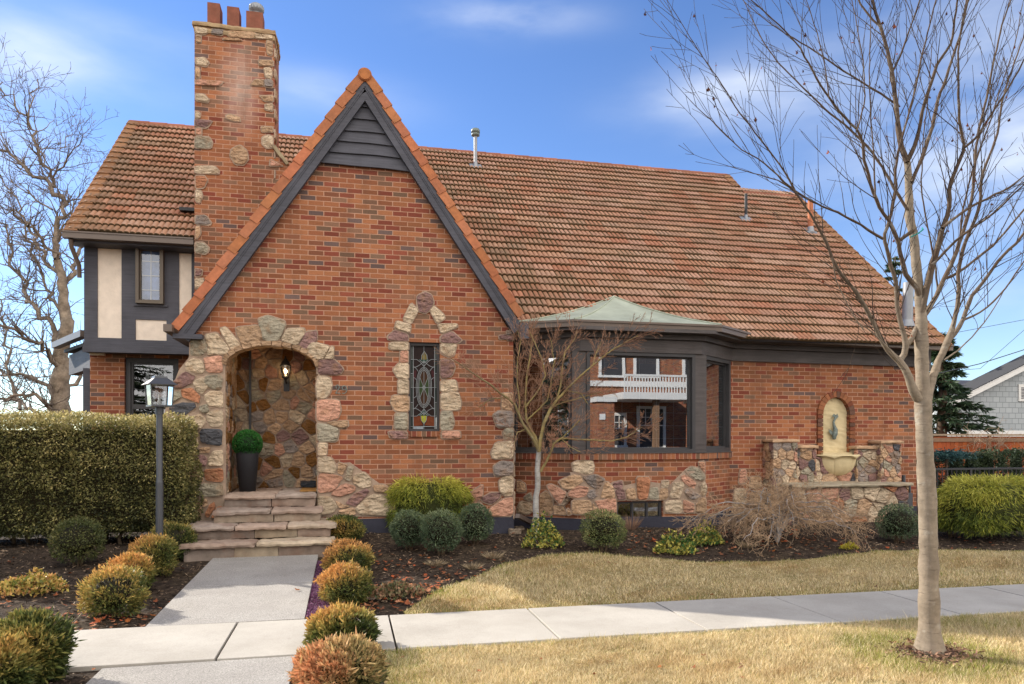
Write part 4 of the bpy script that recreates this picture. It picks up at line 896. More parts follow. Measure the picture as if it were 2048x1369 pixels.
DOOR = parse('''G:432,190 480,175 560,200 565,225 535,300 460,302 440,240
C:570,240 655,235 662,258 625,325 540,300
M:665,255 720,248 718,300 665,340 628,325
C:690,302 785,325 750,385 715,395 663,340
C:787,325 802,330 800,387 755,387
M:722,392 800,388 850,435 830,462 722,467
C:725,467 785,480 792,510 785,550 760,582 718,582 714,520
P:716,586 826,586 836,640 820,680 760,695 716,690
T:760,697 870,687 872,718 830,725 790,712
G:718,700 760,702 828,727 818,792 722,792
C:722,797 770,797 768,858 724,860
C:724,862 790,870 820,920 800,948 724,942
T:823,893 868,905 845,955 818,945
G:870,910 900,908 885,985 852,980
C:895,955 950,940 985,975 985,1010 930,1022 895,995
P:725,946 800,952 850,965 800,1035 722,1045
P:855,990 910,1010 905,1035 830,1065 780,1050
M:895,1050 960,1020 978,1035 910,1108 855,1095
C:722,1052 790,1060 820,1110 800,1145 722,1150
T:990,1005 1040,1000 1080,1020 1070,1045 1000,1035
C:985,1045 1040,1050 1100,1090 1098,1155 920,1150 905,1115
T:825,1125 900,1112 912,1150 830,1155
T:805,1075 850,1100 880,1108 830,1118
G:105,290 160,280 185,320 180,355 150,375 98,370
C:172,270 232,258 290,335 285,365 215,368 178,310
C:245,240 275,230 345,310 340,325 300,345 260,280
T:322,232 430,222 455,250 455,300 355,325 330,275
C:185,335 210,345 213,370 183,370
C:75,415 110,380 160,395 172,440 160,465 75,445
P:163,378 258,370 258,458 178,455
M:15,505 75,443 125,470 110,505 55,535 18,530
G:170,470 258,463 256,540 210,538 170,505
C:112,500 165,472 195,520 160,562 125,545
O:55,535 110,525 150,575 145,605 100,590 60,570
C:172,560 200,540 262,548 262,630 190,620 170,590
G:0,550 50,545 60,570 20,600 0,600
D:-5,620 60,597 125,602 130,625 60,668 0,655
G:145,615 185,605 195,640 165,655 145,640
C:80,680 150,650 180,690 150,730 85,725
C:180,650 230,632 262,640 262,722 200,720 180,690
D:148,740 160,728 257,730 257,815 150,800
T:145,820 200,818 190,850 145,850
M:130,860 160,852 183,870 178,915 140,910
C:190,870 215,835 260,832 262,910 190,912
O:165,925 262,920 262,990 175,985
T:110,920 160,940 165,990 110,990
G:115,1010 170,995 262,995 262,1060 160,1060 115,1045
T:50,1140 120,1075 155,1090 155,1165 100,1175
O:168,1150 190,1105 215,1085 225,1110 190,1165
O:197,1165 230,1110 258,1105 258,1165
T:158,1070 182,1068 188,1100 160,1115
T:20,1010 105,1000 100,1070 40,1110
C:30,760 130,745 140,800 110,850 30,840
T:30,850 120,855 125,910 40,920
T:0,680 70,690 75,735 0,740
T:40,925 100,930 105,995 30,1000''')
WIN = parse('''M:230,80 270,60 300,75 312,115 290,150 270,165 240,155 230,120
C:200,112 237,150 200,218 160,195
C:312,125 360,170 365,190 325,215 293,150
C:130,200 200,220 195,262 120,240
C:330,215 425,215 425,235 350,265
M:85,275 125,245 185,268 187,302 90,295
M:345,275 400,252 450,295 430,310 345,308
C:95,305 187,305 187,345 95,342
C:345,312 425,315 410,370 385,378 345,360
P:147,347 187,347 187,407 145,403
C:112,440 140,408 188,410 188,485 135,480
M:343,388 405,395 415,430 400,470 345,488
C:136,487 188,487 188,562 136,560
C:345,492 420,490 430,545 345,548
T:100,600 110,565 190,565 190,645 125,645
C:346,550 430,548 447,600 440,635 346,640
G:122,650 185,648 185,735 118,732
G:345,642 400,640 412,700 400,735 345,735
M:88,740 180,740 182,778 100,775
P:350,740 440,738 442,775 350,778''')
QUO = parse('''T:645,555 697,553 697,635 640,635
Y:600,660 630,640 700,642 700,722 620,722
G:650,745 665,725 700,725 700,782 655,780
C:590,845 615,795 700,785 700,875 600,875
Y:602,910 640,888 700,890 700,955 610,962
C:628,985 655,962 698,958 700,1050 665,1060 635,1040
M:545,1065 590,1042 640,1040 632,1070 590,1098 550,1085
P:570,1130 650,1070 700,1062 700,1156 575,1156
P:490,1040 540,1005 553,1005 548,1065 495,1110
C:500,1110 540,1088 565,1125 540,1152 500,1145
M:632,272 668,268 668,290 632,290
Y:668,250 697,248 697,270 668,270
M:672,275 697,275 697,296 672,296''')
BAYS = parse('''C:590,110 640,88 755,88 770,140 760,190 700,205 600,180
T:475,255 600,205 660,215 680,265 590,325 520,320
Y:670,215 780,203 860,240 820,310 790,330 720,290
P:380,295 420,280 480,310 545,350 490,455 430,380
P:555,355 620,290 700,295 730,310 700,380 640,398 555,385
Y:710,370 740,325 795,325 808,365 760,410 715,395
T:820,390 850,280 880,260 930,310 940,400 870,402
M:915,270 1000,250 1010,300 980,330 930,310
M:935,330 1010,320 1030,410 960,410
T:1030,320 1110,310 1115,410 1035,410
O:1112,220 1230,222 1205,410 1125,410
G:1225,305 1295,305 1300,410 1215,405
C:1325,255 1380,250 1380,305 1320,310
T:1305,320 1370,310 1375,402 1300,410
C:1415,265 1500,260 1505,300 1470,400 1380,395
P:1480,215 1510,200 1605,270 1595,325 1550,310 1490,265
G:1515,170 1570,135 1640,160 1680,215 1665,255 1600,245 1545,205
P:1625,100 1675,95 1677,180 1672,190 1630,135
C:1630,290 1670,260 1690,300 1688,350 1660,385 1640,350
Y:1510,345 1525,312 1600,345 1640,375 1580,415 1550,400
C:1350,420 1480,405 1495,470 1480,520 1350,515
P:1495,400 1590,440 1590,510 1500,520
T:1600,440 1650,392 1685,400 1685,520 1600,515
P:770,420 860,405 950,395 950,520 830,520 790,450
T:590,410 750,410 750,520 630,530 585,520
T:560,480 590,525 555,535 545,500
T:757,430 790,470 825,522 757,525''')
BL = parse('''C:500,430 560,390 570,410 530,455 500,450
T:330,370 380,335 435,410 438,530 330,535
T:440,455 520,460 550,520 540,535 440,530
G:200,385 250,350 270,415 240,420 200,405
C:140,480 170,420 265,440 268,500 230,530 140,520
T:140,260 160,250 205,280 215,345 140,350''')
CHIM = parse('''C:1163,165 1240,175 1235,200 1210,208 1163,205
Y:1255,175 1335,180 1320,215 1260,205
T:1355,183 1500,190 1530,205 1500,232 1360,222
T:1330,228 1430,235 1440,248 1330,243
C:1515,205 1620,210 1622,235 1530,235
T:1168,215 1198,215 1196,255 1170,255
T:1585,245 1622,255 1622,330 1590,325
C:1165,350 1215,345 1245,375 1225,400 1168,385
T:1540,358 1625,362 1625,398 1545,392
C:1570,410 1610,408 1622,440 1612,475 1580,460
T:1165,405 1190,410 1192,465 1165,465
P:1163,475 1335,487 1300,515 1165,508
T:1520,475 1570,478 1572,515 1490,510
Y:1575,478 1622,482 1622,525 1575,518
C:1165,562 1215,565 1245,595 1235,615 1168,600
T:1545,572 1625,570 1625,610 1575,605
C:1578,625 1622,620 1622,665 1580,655
C:1163,665 1190,675 1190,700 1163,708
T:1345,690 1370,682 1425,700 1430,728 1385,720 1350,708
M:1162,712 1265,722 1240,755 1220,765 1162,750
T:1555,755 1622,757 1625,790 1560,790
P:1165,765 1200,765 1200,805 1165,800
G:1162,812 1245,818 1265,850 1255,885 1162,885
C:1560,820 1600,805 1625,820 1625,880 1590,885 1560,860
T:1380,890 1430,866 1470,900 1478,950 1450,985 1400,980 1370,930
P:1610,950 1690,992 1605,992
C:1162,990 1280,992 1305,1020 1300,1040 1162,1035
O:1163,1048 1215,1048 1235,1075 1215,1120 1165,1125
C:1163,1135 1200,1140 1205,1170 1190,1210 1165,1200
Y:1163,1285 1225,1285 1258,1325 1250,1342 1165,1338
T:1165,1352 1190,1350 1195,1390 1178,1420 1163,1420
G:1163,1445 1210,1445 1245,1475 1240,1500 1220,1515 1163,1505
M:1163,1600 1205,1610 1200,1640 1163,1650
C:1163,1660 1215,1660 1200,1720 1163,1720''')
mo = MB(); st_ = MB(); zstones(st_, mo, DOOR, 340, 560, 2.445, 9.995, .045)
so = st_.build('door_stonework', M['stone'], H)
wn2 = MB(); zstones(wn2, mo, WIN, 740, 560, 2.444, 9.995, .035); wn2.build('window_stonework', M['stone'], H)
qn = MB(); zstones(qn, mo, QUO, 740, 560, 2.444, 9.995, .04)
for zz, h_, c in [(-.25, .17, GREY), (-.09, .14, TAN), (-.45, .18, CREAM), (-.63, .16, GREY), (-.83, .19, CREAM), (-1.04, .2, PINK)]:       # quoins turning the corner
    stone(qn, [(GR + .005, 10.0, zz - h_ / 2), (GR + .005, 10.0, zz + h_ / 2), (GR + .005, 10.0 + .22, zz + h_ / 2 - .01), (GR + .005, 10.2, zz - h_ / 2)], (1, 0, 0), .035, c, mo)
qn.build('corner_quoins', M['stone'], H)
bs_ = MB(); zstones(bs_, mo, BAYS, 1000, 900, 4.096, 9.895, .035)
nB = Vector((-.614, -.789, 0)).normalized()
for c, pts in BL: stone(bs_, [tuple(hit(1000 + x / 4.096, 900 + y / 4.096, (2.32, 10.615, 0), nB)) for x, y in pts], nB, .035, c, mo)
for c, (x0_, x1_, z0_, z1_) in [(PINK, (6.2, 6.36, -.72, -.48)), (TAN, (6.4, 6.62, -.8, -.6)), (CREAM, (6.1, 6.35, -1.12, -.8)), (TAN, (6.4, 6.7, -1.13, -.84)), (ORNG, (5.5, 5.7, -.95, -.7))][:4]:
    stone(bs_, [(x0_, 10.595, z0_), (x1_, 10.595, z0_ + .02), (x1_ - .02, 10.595, z1_), (x0_ + .03, 10.595, z1_)], (0, -1, 0), .035, c, mo)
bs_.build('base_stonework', M['stone'], H)
ch_ = MB(); zstones(ch_, mo, CHIM, 0, 0, 2.976, CY0 - .003, .03)
for k_ in range(11):
    zz = cz - .35 - k_ * .31; stone(ch_, [(cr + .003, CY0 + .0, zz), (cr + .003, CY0 + .2, zz), (cr + .003, CY0 + .2, zz + .13), (cr + .003, CY0 + .0, zz + .15)], (1, 0, 0), .03, PAL[k_ % 8], mo) if zz > 3.4 else None
ch_.build('chimney_stonework', M['stone'], chim)
# battered stone flank left of the doorway (mortar bed behind the stones)
fl = MB(); fpt = [(378, 672), (452, 672), (452, 1050), (330, 1060), (328, 830), (338, 790), (358, 740), (378, 715)]
prism(fl, [tuple(PY(x, y, 9.994)) for x, y in fpt[:1] + [(450, 700)] + fpt[2:]], (0, .3, 0))
rt_ = [(635, 930), (700, 925), (760, 968), (800, 985), (800, 1034), (635, 1034)]; fl.build('stone_backing', M['mortar'], H); fl = MB(); prism(fl, [tuple(PY(x, y, 9.9915)) for x, y in rt_], (0, .02, 0)); fl.build('stone_backing', M['mortar'], H); fl = MB()
bt_ = [(1030, 1028), (1030, 1000), (1090, 985), (1140, 945), (1180, 945), (1235, 975), (1290, 962), (1340, 970), (1370, 940), (1410, 930), (1413, 1028), (1327, 1028), (1327, 1001), (1232, 1001), (1232, 1028)]
prism(fl, [tuple(PY(x, y, 9.8915)) for x, y in bt_ if x > 1139] + [tuple(PY(1163, 1028, 9.8915))], (0, .02, 0))
fl.build('stone_backing', M['mortar'], H); mo.build('stone_joints', M['mortar'], H)
# ---- random rubble faces ----
def rubble(mb, mort, P0, U, V, nrm, w_, h_, size, depth=.04, inside=lambda u, v: True, seed=0, pal=PAL, dim=1):
    rr = np.random.default_rng(seed); P0, U, V = (np.array(x, float) for x in (P0, U, V)); nu, nv = max(1, round(w_ / size)), max(1, round(h_ / (size * .8)))
    pts = []
    for i in range(-1, nu + 1):
        for j in range(-1, nv + 1):
            pts.append(((i + .5 + .5 * (j % 2) + rr.uniform(-.38, .38)) * w_ / nu, (j + .5 + rr.uniform(-.38, .38)) * h_ / nv))
    pts = np.array(pts)
    for a, p in enumerate(pts):
        poly_ = [np.array(q) for q in ((0, 0), (w_, 0), (w_, h_), (0, h_))]
        dd = np.linalg.norm(pts - p, axis=1); order = np.argsort(dd)[1:16]
        for b_ in order:
            q = pts[b_]; m_ = (p + q) / 2; nn = (q - p) / np.linalg.norm(q - p); m_ = m_ - nn * .007; out_ = []
            for i in range(len(poly_)):
                A, B = poly_[i], poly_[(i + 1) % len(poly_)]; da, db = (A - m_) @ nn, (B - m_) @ nn
                if da <= 0: out_.append(A)
                if da * db < 0: out_.append(A + (B - A) * da / (da - db))
            poly_ = out_
            if len(poly_) < 3: break
        if len(poly_) < 3: continue
        pl = np.array(poly_); cu = pl.mean(0)
        if np.ptp(pl[:, 0]) < .035 or np.ptp(pl[:, 1]) < .035 or not inside(*cu): continue
        c = np.array(pal[rr.integers(len(pal))]) * dim
        stone(mb, P0 + pl[:, :1] * U + pl[:, 1:] * V, nrm, depth * rr.uniform(.7, 1.2), c, None, .985)
# ---------------- porch recess ----------------
PB = 10.95; FZ = -.70
mb = MB(); box(mb, DXL - .12, DXR + .12, PB + .002, PB + .1, FZ - .1, 1.6); box(mb, DXL - .1, DXL - .002, 10.2, PB, FZ - .1, 1.6); box(mb, DXR + .002, DXR + .1, 10.2, PB, FZ - .1, 1.6); box(mb, DXL - .1, DXR + .1, 10.2, PB + .1, 1.5, 1.6)
mb.build('porch_backing', M['mortar'], H)
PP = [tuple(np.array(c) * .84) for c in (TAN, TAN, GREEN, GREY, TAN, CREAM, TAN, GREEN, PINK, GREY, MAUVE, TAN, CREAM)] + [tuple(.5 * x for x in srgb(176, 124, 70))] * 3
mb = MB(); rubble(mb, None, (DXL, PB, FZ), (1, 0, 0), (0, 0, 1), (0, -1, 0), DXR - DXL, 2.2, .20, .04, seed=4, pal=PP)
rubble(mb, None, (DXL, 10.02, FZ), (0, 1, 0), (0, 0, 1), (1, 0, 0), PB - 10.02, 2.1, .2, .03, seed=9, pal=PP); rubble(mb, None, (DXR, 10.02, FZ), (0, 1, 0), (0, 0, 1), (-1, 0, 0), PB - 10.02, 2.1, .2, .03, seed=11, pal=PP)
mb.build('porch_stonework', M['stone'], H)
mb = MB(); ap_ = arch_pts(DXL, DXR, .98, 1.27, 15)
for i in range(14):
    (xa, za), (xb, zb) = ap_[i], ap_[i + 1]; m_ = ((xa + xb) / 2, (za + zb) / 2); dx, dz_ = (xb - xa) * .46, (zb - za) * .46; nv = Vector((-dz_, 0, dx)).normalized()
    if nv.z < 0: nv = -nv
    a_ = Vector((m_[0] - dx, 9.97 + random.uniform(-.01, .01), m_[1] - dz_)); b2 = Vector((m_[0] + dx, 9.97, m_[1] + dz_)); t_ = nv * .04
    prism(mb, [tuple(a_ - t_ * random.uniform(.4, .9)), tuple(b2 - t_ * random.uniform(.4, .9)), tuple(b2 + t_), tuple(a_ + t_)], (0, .26, 0), tuple(np.array(TAN) * random.uniform(.7, 1)))
mb.build('arch_soffit_stones', M['stone'], H)
mb = MB(); xs_ = -1.37; box(mb, xs_, xs_ + .03, PB - .06, PB - .03, FZ, 1.3); mb.build('porch_trim', M['frame'], H)
# ---------------- steps ----------------
steps = thing('stone_steps', (-.95, 9.5, -1.4), 'four broad sandstone slab steps rising to the arched porch', 'steps'); mb = MB(); rs = MB()
SC = [srgb(184, 166, 146), srgb(176, 154, 138), srgb(192, 174, 150), srgb(166, 150, 138)]
def tread(x0, x1, y0, y1, zt, cuts, th=.068):
    xs__ = [x0] + cuts + [x1]
    for a, b_ in zip(xs__[:-1], xs__[1:]): 
        t_ = MB(); rough(t_, a + .001, b_ - .001, y0, y1, zt - th, zt, .013, .035, tuple(.8 * np.array(random.choice(SC)) * random.uniform(.85, 1.1)), random.random() * 9); t_.build('tread', M['sand'], steps)
def riser(x0, x1, y, z0, z1, cuts):
    xs__ = [x0] + cuts + [x1]
    for a, b_ in zip(xs__[:-1], xs__[1:]): rough(rs, a - .002, b_ + .002, y, y + .2, z0 - .004, z1 + .01, .007, .05, tuple(.6 * np.array(random.choice(SC)) * random.uniform(.8, 1.1)), random.random() * 9)
z_ = [FZ, FZ - .165, FZ - .335, FZ - .505]
tread(-1.54, -.40, 9.72, 10.96, z_[0], [-.9]); tread(-1.62, -.30, 9.44, 9.82, z_[1], [-.93]); tread(-1.92, -.12, 9.2, 9.9, z_[2], [-1.32, -.72]); tread(-1.9, -.14, 8.93, 9.35, z_[3], [-1.05])
riser(-1.53, -.41, 9.76, z_[0] - .165, z_[0] - .07, [-.95]); riser(-1.6, -.33, 9.49, z_[1] - .165, z_[1] - .07, [-.9]); riser(-1.85, -.2, 9.26, z_[2] - .165, z_[2] - .07, [-1.1, -.6]); riser(-1.85, -.2, 9.0, z_[3] - .25, z_[3] - .07, [-1.3, -.8])
rs.build('risers', M['sand'], steps)
# ---------------- wall fountain ----------------
fo = thing('wall_fountain', (7.6, 10.1, -1.4), 'wall fountain with cream scalloped basin below arched niche, set in stone piers', 'fountain')
mb = MB(); ba = arch_pts(nl, nr, nt0, ntp, 15)
for i in range(14):
    (xa, za), (xb, zb) = ba[i], ba[i + 1]; m_ = Vector(((xa + xb) / 2, 0, (za + zb) / 2)); d = Vector((xb - xa, 0, zb - za)); nv = Vector((d.z, 0, -d.x)).normalized()
    nv = nv if nv.z >= -.05 and (m_.x - (nl + nr) / 2) * nv.x >= 0 else -nv
    d *= .47; col = tuple(np.array(random.choice([(.26, .10, .045), (.2, .06, .03), (.12, .06, .04), (.24, .09, .04)])) * random.uniform(.8, 1.15))
    a_, b2 = m_ - d, m_ + d; o_ = nv * .10; k_ = 1.28
    prism(mb, [(a_.x, 10.565, a_.z), (b2.x, 10.565, b2.z), ((m_ + d * k_ + o_).x, 10.565, (m_ + d * k_ + o_).z), ((m_ - d * k_ + o_).x, 10.565, (m_ - d * k_ + o_).z)], (0, .15, 0), col)
nr_ = int((nt0 - nb) / .0668)
for i in range(nr_ + 1):
    for sx, s_ in ((nl, -1), (nr, 1)):
        z0_ = nt0 - (i + 1) * .0668; col = tuple(np.array(random.choice([(.26, .10, .045), (.2, .06, .03), (.12, .06, .04), (.24, .09, .04)])) * random.uniform(.8, 1.15))
        xx = sorted((sx + s_ * .001, sx + s_ * .10)); box(mb, xx[0], xx[1], 10.565, 10.72, z0_ + .004, z0_ + .062, col)
mb.build('brick_arch', M['wood'], fo)
bp = MB(); prism(bp, [(x, 10.67, z) for x, z in [(nr - .001, nb - .05)] + arch_pts(nl + .001, nr - .001, nt0, ntp, 21) + [(nl + .001, nb - .05)]], (0, .06, 0))
zz = np.linspace(nb, ntp, 46); xx = np.linspace(nl + .004, nr - .004, 24); Xa, Za = np.meshgrid(xx, zz, indexing='ij'); cxn = (nl + nr) / 2
okm = Za < nt0 + (ntp - nt0) * np.sqrt(np.clip(1 - ((Xa - cxn) / ((nr - nl) / 2)) ** 2, 0, 1))
Ya = 10.652 + .008 * wob(np.stack([Xa * 1.0 + .5 * Za, 0 * Xa, Za * 2.2], -1), 16) + .005 * wob(np.stack([Xa, 0 * Xa, Za], -1), 60, 3)
Za = np.where(okm, Za, nt0 + (ntp - nt0) * np.sqrt(np.clip(1 - ((Xa - cxn) / ((nr - nl) / 2)) ** 2, 0, 1))); grid(bp, Xa, Ya, Za); bpo = bp.build('back_panel', M['cast'], fo)
# basin: half shell with scalloped rim
bz = PY(1674, 913, 10.45).z; bxl, bxr = YXof(1630, 10.5), YXof(1719, 10.5); bw = (bxr - bxl) / 2; bc = (bxl + bxr) / 2; bb = PY(1672, 956, 10.4).z
mb = MB(); na = 121; V = []; th_ = np.linspace(0, np.pi, na); hh_ = abs(bb - bz)
fl_ = np.abs(np.sin(th_ * 3.0))                       # scallop arches between pointed tips
prof = [(1.0, .030, 0), (1.03, .018, 0), (1.03, .0, 0), (1.02, -.045, 1), (.93, -.050, 1), (.86, -.03, 0)] + [(.86 * math.cos(t) ** .8 if t < 1.5 else .03, -.03 - (hh_ - .03) * math.sin(t), 0) for t in np.linspace(.1, 1.55, 14)]
for kq, (r_, z0_, wv) in enumerate(prof):
    sc_ = 1 + (.07 * fl_ ** .5 - .045) * (1 if kq > 5 else .25)
    V.append(np.stack([bc - bw * r_ * sc_ * np.cos(th_), 10.60 - .34 * r_ * sc_ * np.sin(th_), bz + z0_ + wv * .055 * fl_ ** .7], -1))
V = np.array(V); grid(mb, V[..., 0], V[..., 1], V[..., 2])
V2_ = [V[0], V[0] * [1, 1, 1] + [0, 0, 0]]; inner = np.stack([bc - (bw - .04) * np.cos(th_), 10.60 - .25 * np.sin(th_), np.full(na, bz + .02)], -1); deep = np.stack([bc - (bw - .1) * np.cos(th_), 10.60 - .18 * np.sin(th_), np.full(na, bz - .08)], -1)
Q = np.array([V[0], inner, deep]); grid(mb, Q[..., 0], Q[..., 1], Q[..., 2]); box(mb, nl - .05, nr + .05, 10.5, 10.66, bz + .02, bz + .06); mb.build('basin', M['cast'], fo)
# fish spout, head down
mb = MB(); sp_ = [(1672, 832, .016), (1670, 838, .022), (1667, 845, .020), (1668, 852, .03), (1671, 860, .045), (1670, 868, .052), (1668, 874, .046), (1669, 879, .03)]
pp = [PY(x, y, 10.60) for x, y, r_ in sp_]; tube(mb, [tuple(p) for p in pp], [r_ * .85 for _, _, r_ in sp_], 12)
def fin(pts): prism(mb, [tuple(PY(x, y, 10.6)) for x, y in pts], (0, .012, 0))
fin([(1673, 838), (1665, 833), (1668, 828), (1672, 831), (1675, 828), (1677, 834)]); fin([(1664, 862), (1658, 859), (1659, 866), (1663, 870), (1667, 868)])
mb.build('fish_spout', M['verdi'], fo)
FP = [CREAM, TAN, TAN, GREEN, CREAM, GREY, MAUVE, PINK, DARK, TAN]
def pier(xa, xb, yt, Y, depth, name='pier', zbot=-.74, seed=1, size=.17):
    x0_, x1_ = YXof(xa, Y), YXof(xb, Y); zt_ = PY((xa + xb) / 2, yt, Y).z; mb = MB(); st = MB(); bk = MB()
    box(bk, x0_ + .015, x1_ - .015, Y + .02, Y + depth, zbot, zt_ - .055); rubble(st, None, (x0_, Y + .018, zbot), (1, 0, 0), (0, 0, 1), (0, -1, 0), x1_ - x0_, zt_ - zbot - .055, size, .03, seed=seed, pal=FP)
    rubble(st, None, (x0_ + .013, Y, zbot), (0, 1, 0), (0, 0, 1), (-1, 0, 0), depth, zt_ - zbot - .055, size, .03, seed=seed + 3, pal=FP); rubble(st, None, (x1_ - .013, Y, zbot), (0, 1, 0), (0, 0, 1), (1, 0, 0), depth, zt_ - zbot - .055, size, .03, seed=seed + 4, pal=FP)
    o = st.build(name, M['stone'], fo); bk.build('pier_core', M['mortar'], o); cp_ = MB(); rough(cp_, x0_ - .03, x1_ + .03, Y - .03, Y + depth - .002, zt_ - .05, zt_ + .005, .008, .05, tuple(.85 * np.array(TAN)), seed); cp_.build('coping', M['sand'], o)
pier(1547, 1595, 879, 10.30, .29, seed=2); pier(1596, 1633, 891, 10.40, .19, 'wing_wall', seed=5, size=.2); pier(1714, 1760, 893, 10.40, .19, 'wing_wall', seed=7, size=.2); pier(1762, 1803, 882, 10.30, .29, seed=9, size=.14)
bk = MB(); st = MB(); XA, XB, YB, ZL = 6.75, YXof(1817, 9.95), 9.95, PY(1750, 968, 9.95).z
xr1, xr0 = YXof(1760, 10.4), YXof(1597, 10.4); rubble(st, None, (xr0, 10.47, -.76), (1, 0, 0), (0, 0, 1), (0, -1, 0), xr1 - xr0, nb + .76 - .02, .24, .035, seed=31, pal=FP + [DARK, MAUVE, DARK]); box(bk, xr0, xr1, 10.472, 10.59, -.8, nb - .02)
box(bk, XA + .02, XB - .02, YB + .02, 10.59, -1.5, ZL - .05); rubble(st, None, (XA, YB + .018, -1.42), (1, 0, 0), (0, 0, 1), (0, -1, 0), XB - XA, ZL - .05 + 1.42, .26, .04, seed=33, pal=FP + [PINK, ORNG])
rubble(st, None, (XA + .018, YB + .02, -1.42), (0, 1, 0), (0, 0, 1), (-1, 0, 0), .56, ZL - .05 + 1.42, .24, .04, seed=35, pal=FP); rubble(st, None, (XB - .018, YB + .02, -1.42), (0, 1, 0), (0, 0, 1), (1, 0, 0), .56, ZL - .05 + 1.42, .2, .04, seed=36, pal=FP)
o = st.build('plinth_stonework', M['stone'], fo); bk.build('plinth_core', M['mortar'], o)
mb = MB(); rough(mb, XA - .05, XB + .06, YB - .06, 10.58, ZL - .05, ZL + .012, .014, .06, (.33, .28, .2), 4); mb.build('ledge', M['sand'], fo)
# ---------------- house number ----------------
nm = thing('house_number', tuple(PY(683, 783, 9.985)), 'small verdigris metal house number 29 beside the arched doorway', 'house number')
def curve(pts, r=.006):
    mb = MB(); P = np.array([tuple(PY(620 + x / 17.07, 740 + y / 17.07, 9.975)) for x, y in pts]); t = np.linspace(0, len(P) - 1, len(P) * 5); Q = np.stack([np.interp(t, np.arange(len(P)), P[:, i]) for i in range(3)], -1)
    for _ in range(3): Q[1:-1] = (Q[:-2] + Q[1:-1] * 2 + Q[2:]) / 4
    tube(mb, Q, r, 6); return mb
d2 = curve([(905, 640), (880, 590), (905, 525), (965, 520), (1000, 580), (990, 640), (930, 720), (870, 800), (900, 810), (960, 790), (1040, 820)]); d9 = curve([(1235, 640), (1190, 690), (1120, 680), (1090, 620), (1120, 560), (1190, 550), (1240, 600), (1260, 690), (1230, 770), (1160, 815), (1095, 800)])
d2.build('digit', M['verdi'], nm); d9.build('digit', M['verdi'], nm)
# ---------------- porch lantern ----------------
lpos = PY(571, 742, 10.72)
wl = thing('wall_lantern', tuple(lpos), 'lit black carriage lantern mounted on the porch stone wall', 'lantern'); x, y, z = lpos
mb = MB(); tube(mb, [(x, PB - .03, z - .16), (x, y + .09, z - .16), (x, y, z - .10)], .012, 6); box(mb, x - .04, x + .04, PB - .045, PB - .01, z - .28, z - .06); lathe(mb, [(.0, -.135), (.02, -.13), (.028, -.105), (.05, -.1), (.05, -.085), (.045, -.08)], (x, y, z), 12)
lathe(mb, [(.075, .065), (.08, .075), (.06, .10), (.055, .125), (.03, .15), (.028, .165), (.01, .18), (.012, .2), (0, .215)], (x, y, z), 12)
for k_ in range(6):
    t = k_ / 6 * 6.283 + .3; tube(mb, [(x + r_ * math.cos(t), y + r_ * math.sin(t), z + h_) for r_, h_ in ((.045, -.085), (.065, -.04), (.075, .01), (.074, .07))], .005, 5)
mb.build('lantern_frame', M['iron'], wl)
mb = MB(); lathe(mb, [(.042, -.084), (.06, -.04), (.068, .01), (.068, .068)], (x, y, z), 18); mb.build('lantern_glass', M['lampglass'], wl)
em, ent, eb = mat('lit_bulb'); eb.inputs['Emission Color'].default_value = (1, .62, .28, 1); eb.inputs['Emission Strength'].default_value = 14
mb = MB(); lathe(mb, [(0, -.03), (.018, -.02), (.024, 0), (.018, .02), (0, .035)], (x, y, z - .01), 12); bl_ = mb.build('bulb', em, wl)
pl = bpy.data.lights.new('lantern_light', 'POINT'); pl.energy = 2.2; pl.color = (1, .68, .36); pl.shadow_soft_size = .03; plo = bpy.data.objects.new('lantern_light', pl); sc.collection.objects.link(plo); plo.location = (x, y - .09, z + .0)
# doormat and threshold slab
mb = MB(); box(mb, -.62, -.40, 10.05, 10.6, FZ + .004, FZ + .02, srgb(150, 110, 60)); tag(mb.build('doormat', M['litter']), 'tan coir doormat at the right edge of the stone porch', 'doormat')
mb = MB(); rough(mb, -.66, -.41, 10.78, 10.9, FZ + .01, FZ + .11, .01, .04, (.05, .055, .065), 8); tag(mb.build('dark_stone', M['stone']), 'dark blue grey loose stone lying at back of the porch', 'stone')
# ---------------- lamp post ----------------
lb = PD(319, 1090, 8.1); lb.z = float(ground_z(lb.x, lb.y)); 
def lz(py): return (HY - py) / F * 8.1
lp = thing('lamp_post', tuple(lb), 'dark grey lamp post with glass lantern standing before the clipped hedge', 'lamp post'); x, y = lb.x, lb.y
mb = MB(); zt_ = lz(819); tube(mb, [(x, y, lb.z), (x, y, lz(965))], .040, 16); tube(mb, [(x, y, lz(965)), (x, y, lz(960)), (x, y, zt_)], [.040, .034, .034], 16); mb.build('post', M['lampgrey'], lp)
mb = MB(); tube(mb, [(x, y, lz(829)), (x, y, lz(812))], .043, 16); q0, q1, za, zb = .105, .118, lz(812), lz(771); ra = R(28)
def rp(a, b_, z): return (x + a * math.cos(ra) - b_ * math.sin(ra), y + a * math.sin(ra) + b_ * math.cos(ra), z)
for sx in (-1, 1):
    for sy in (-1, 1): beam(mb, rp(sx * q0, sy * q0, za), rp(sx * q1, sy * q1, zb), .014, .014, up=(1, .3, 0))
def frus(mb, h0, z0, h1, z1, c=(.1, .1, .1)): mb.add([rp(s * h0, t * h0, z0) for s, t in ((-1, -1), (1, -1), (1, 1), (-1, 1))] + [rp(s * h1, t * h1, z1) for s, t in ((-1, -1), (1, -1), (1, 1), (-1, 1))], BF, c)
frus(mb, q0 + .008, za - .012, q0 + .008, za + .006); frus(mb, q1 + .01, zb, q1 + .012, zb + .014)
mb.build('lantern_frame', M['lampgrey'], lp)
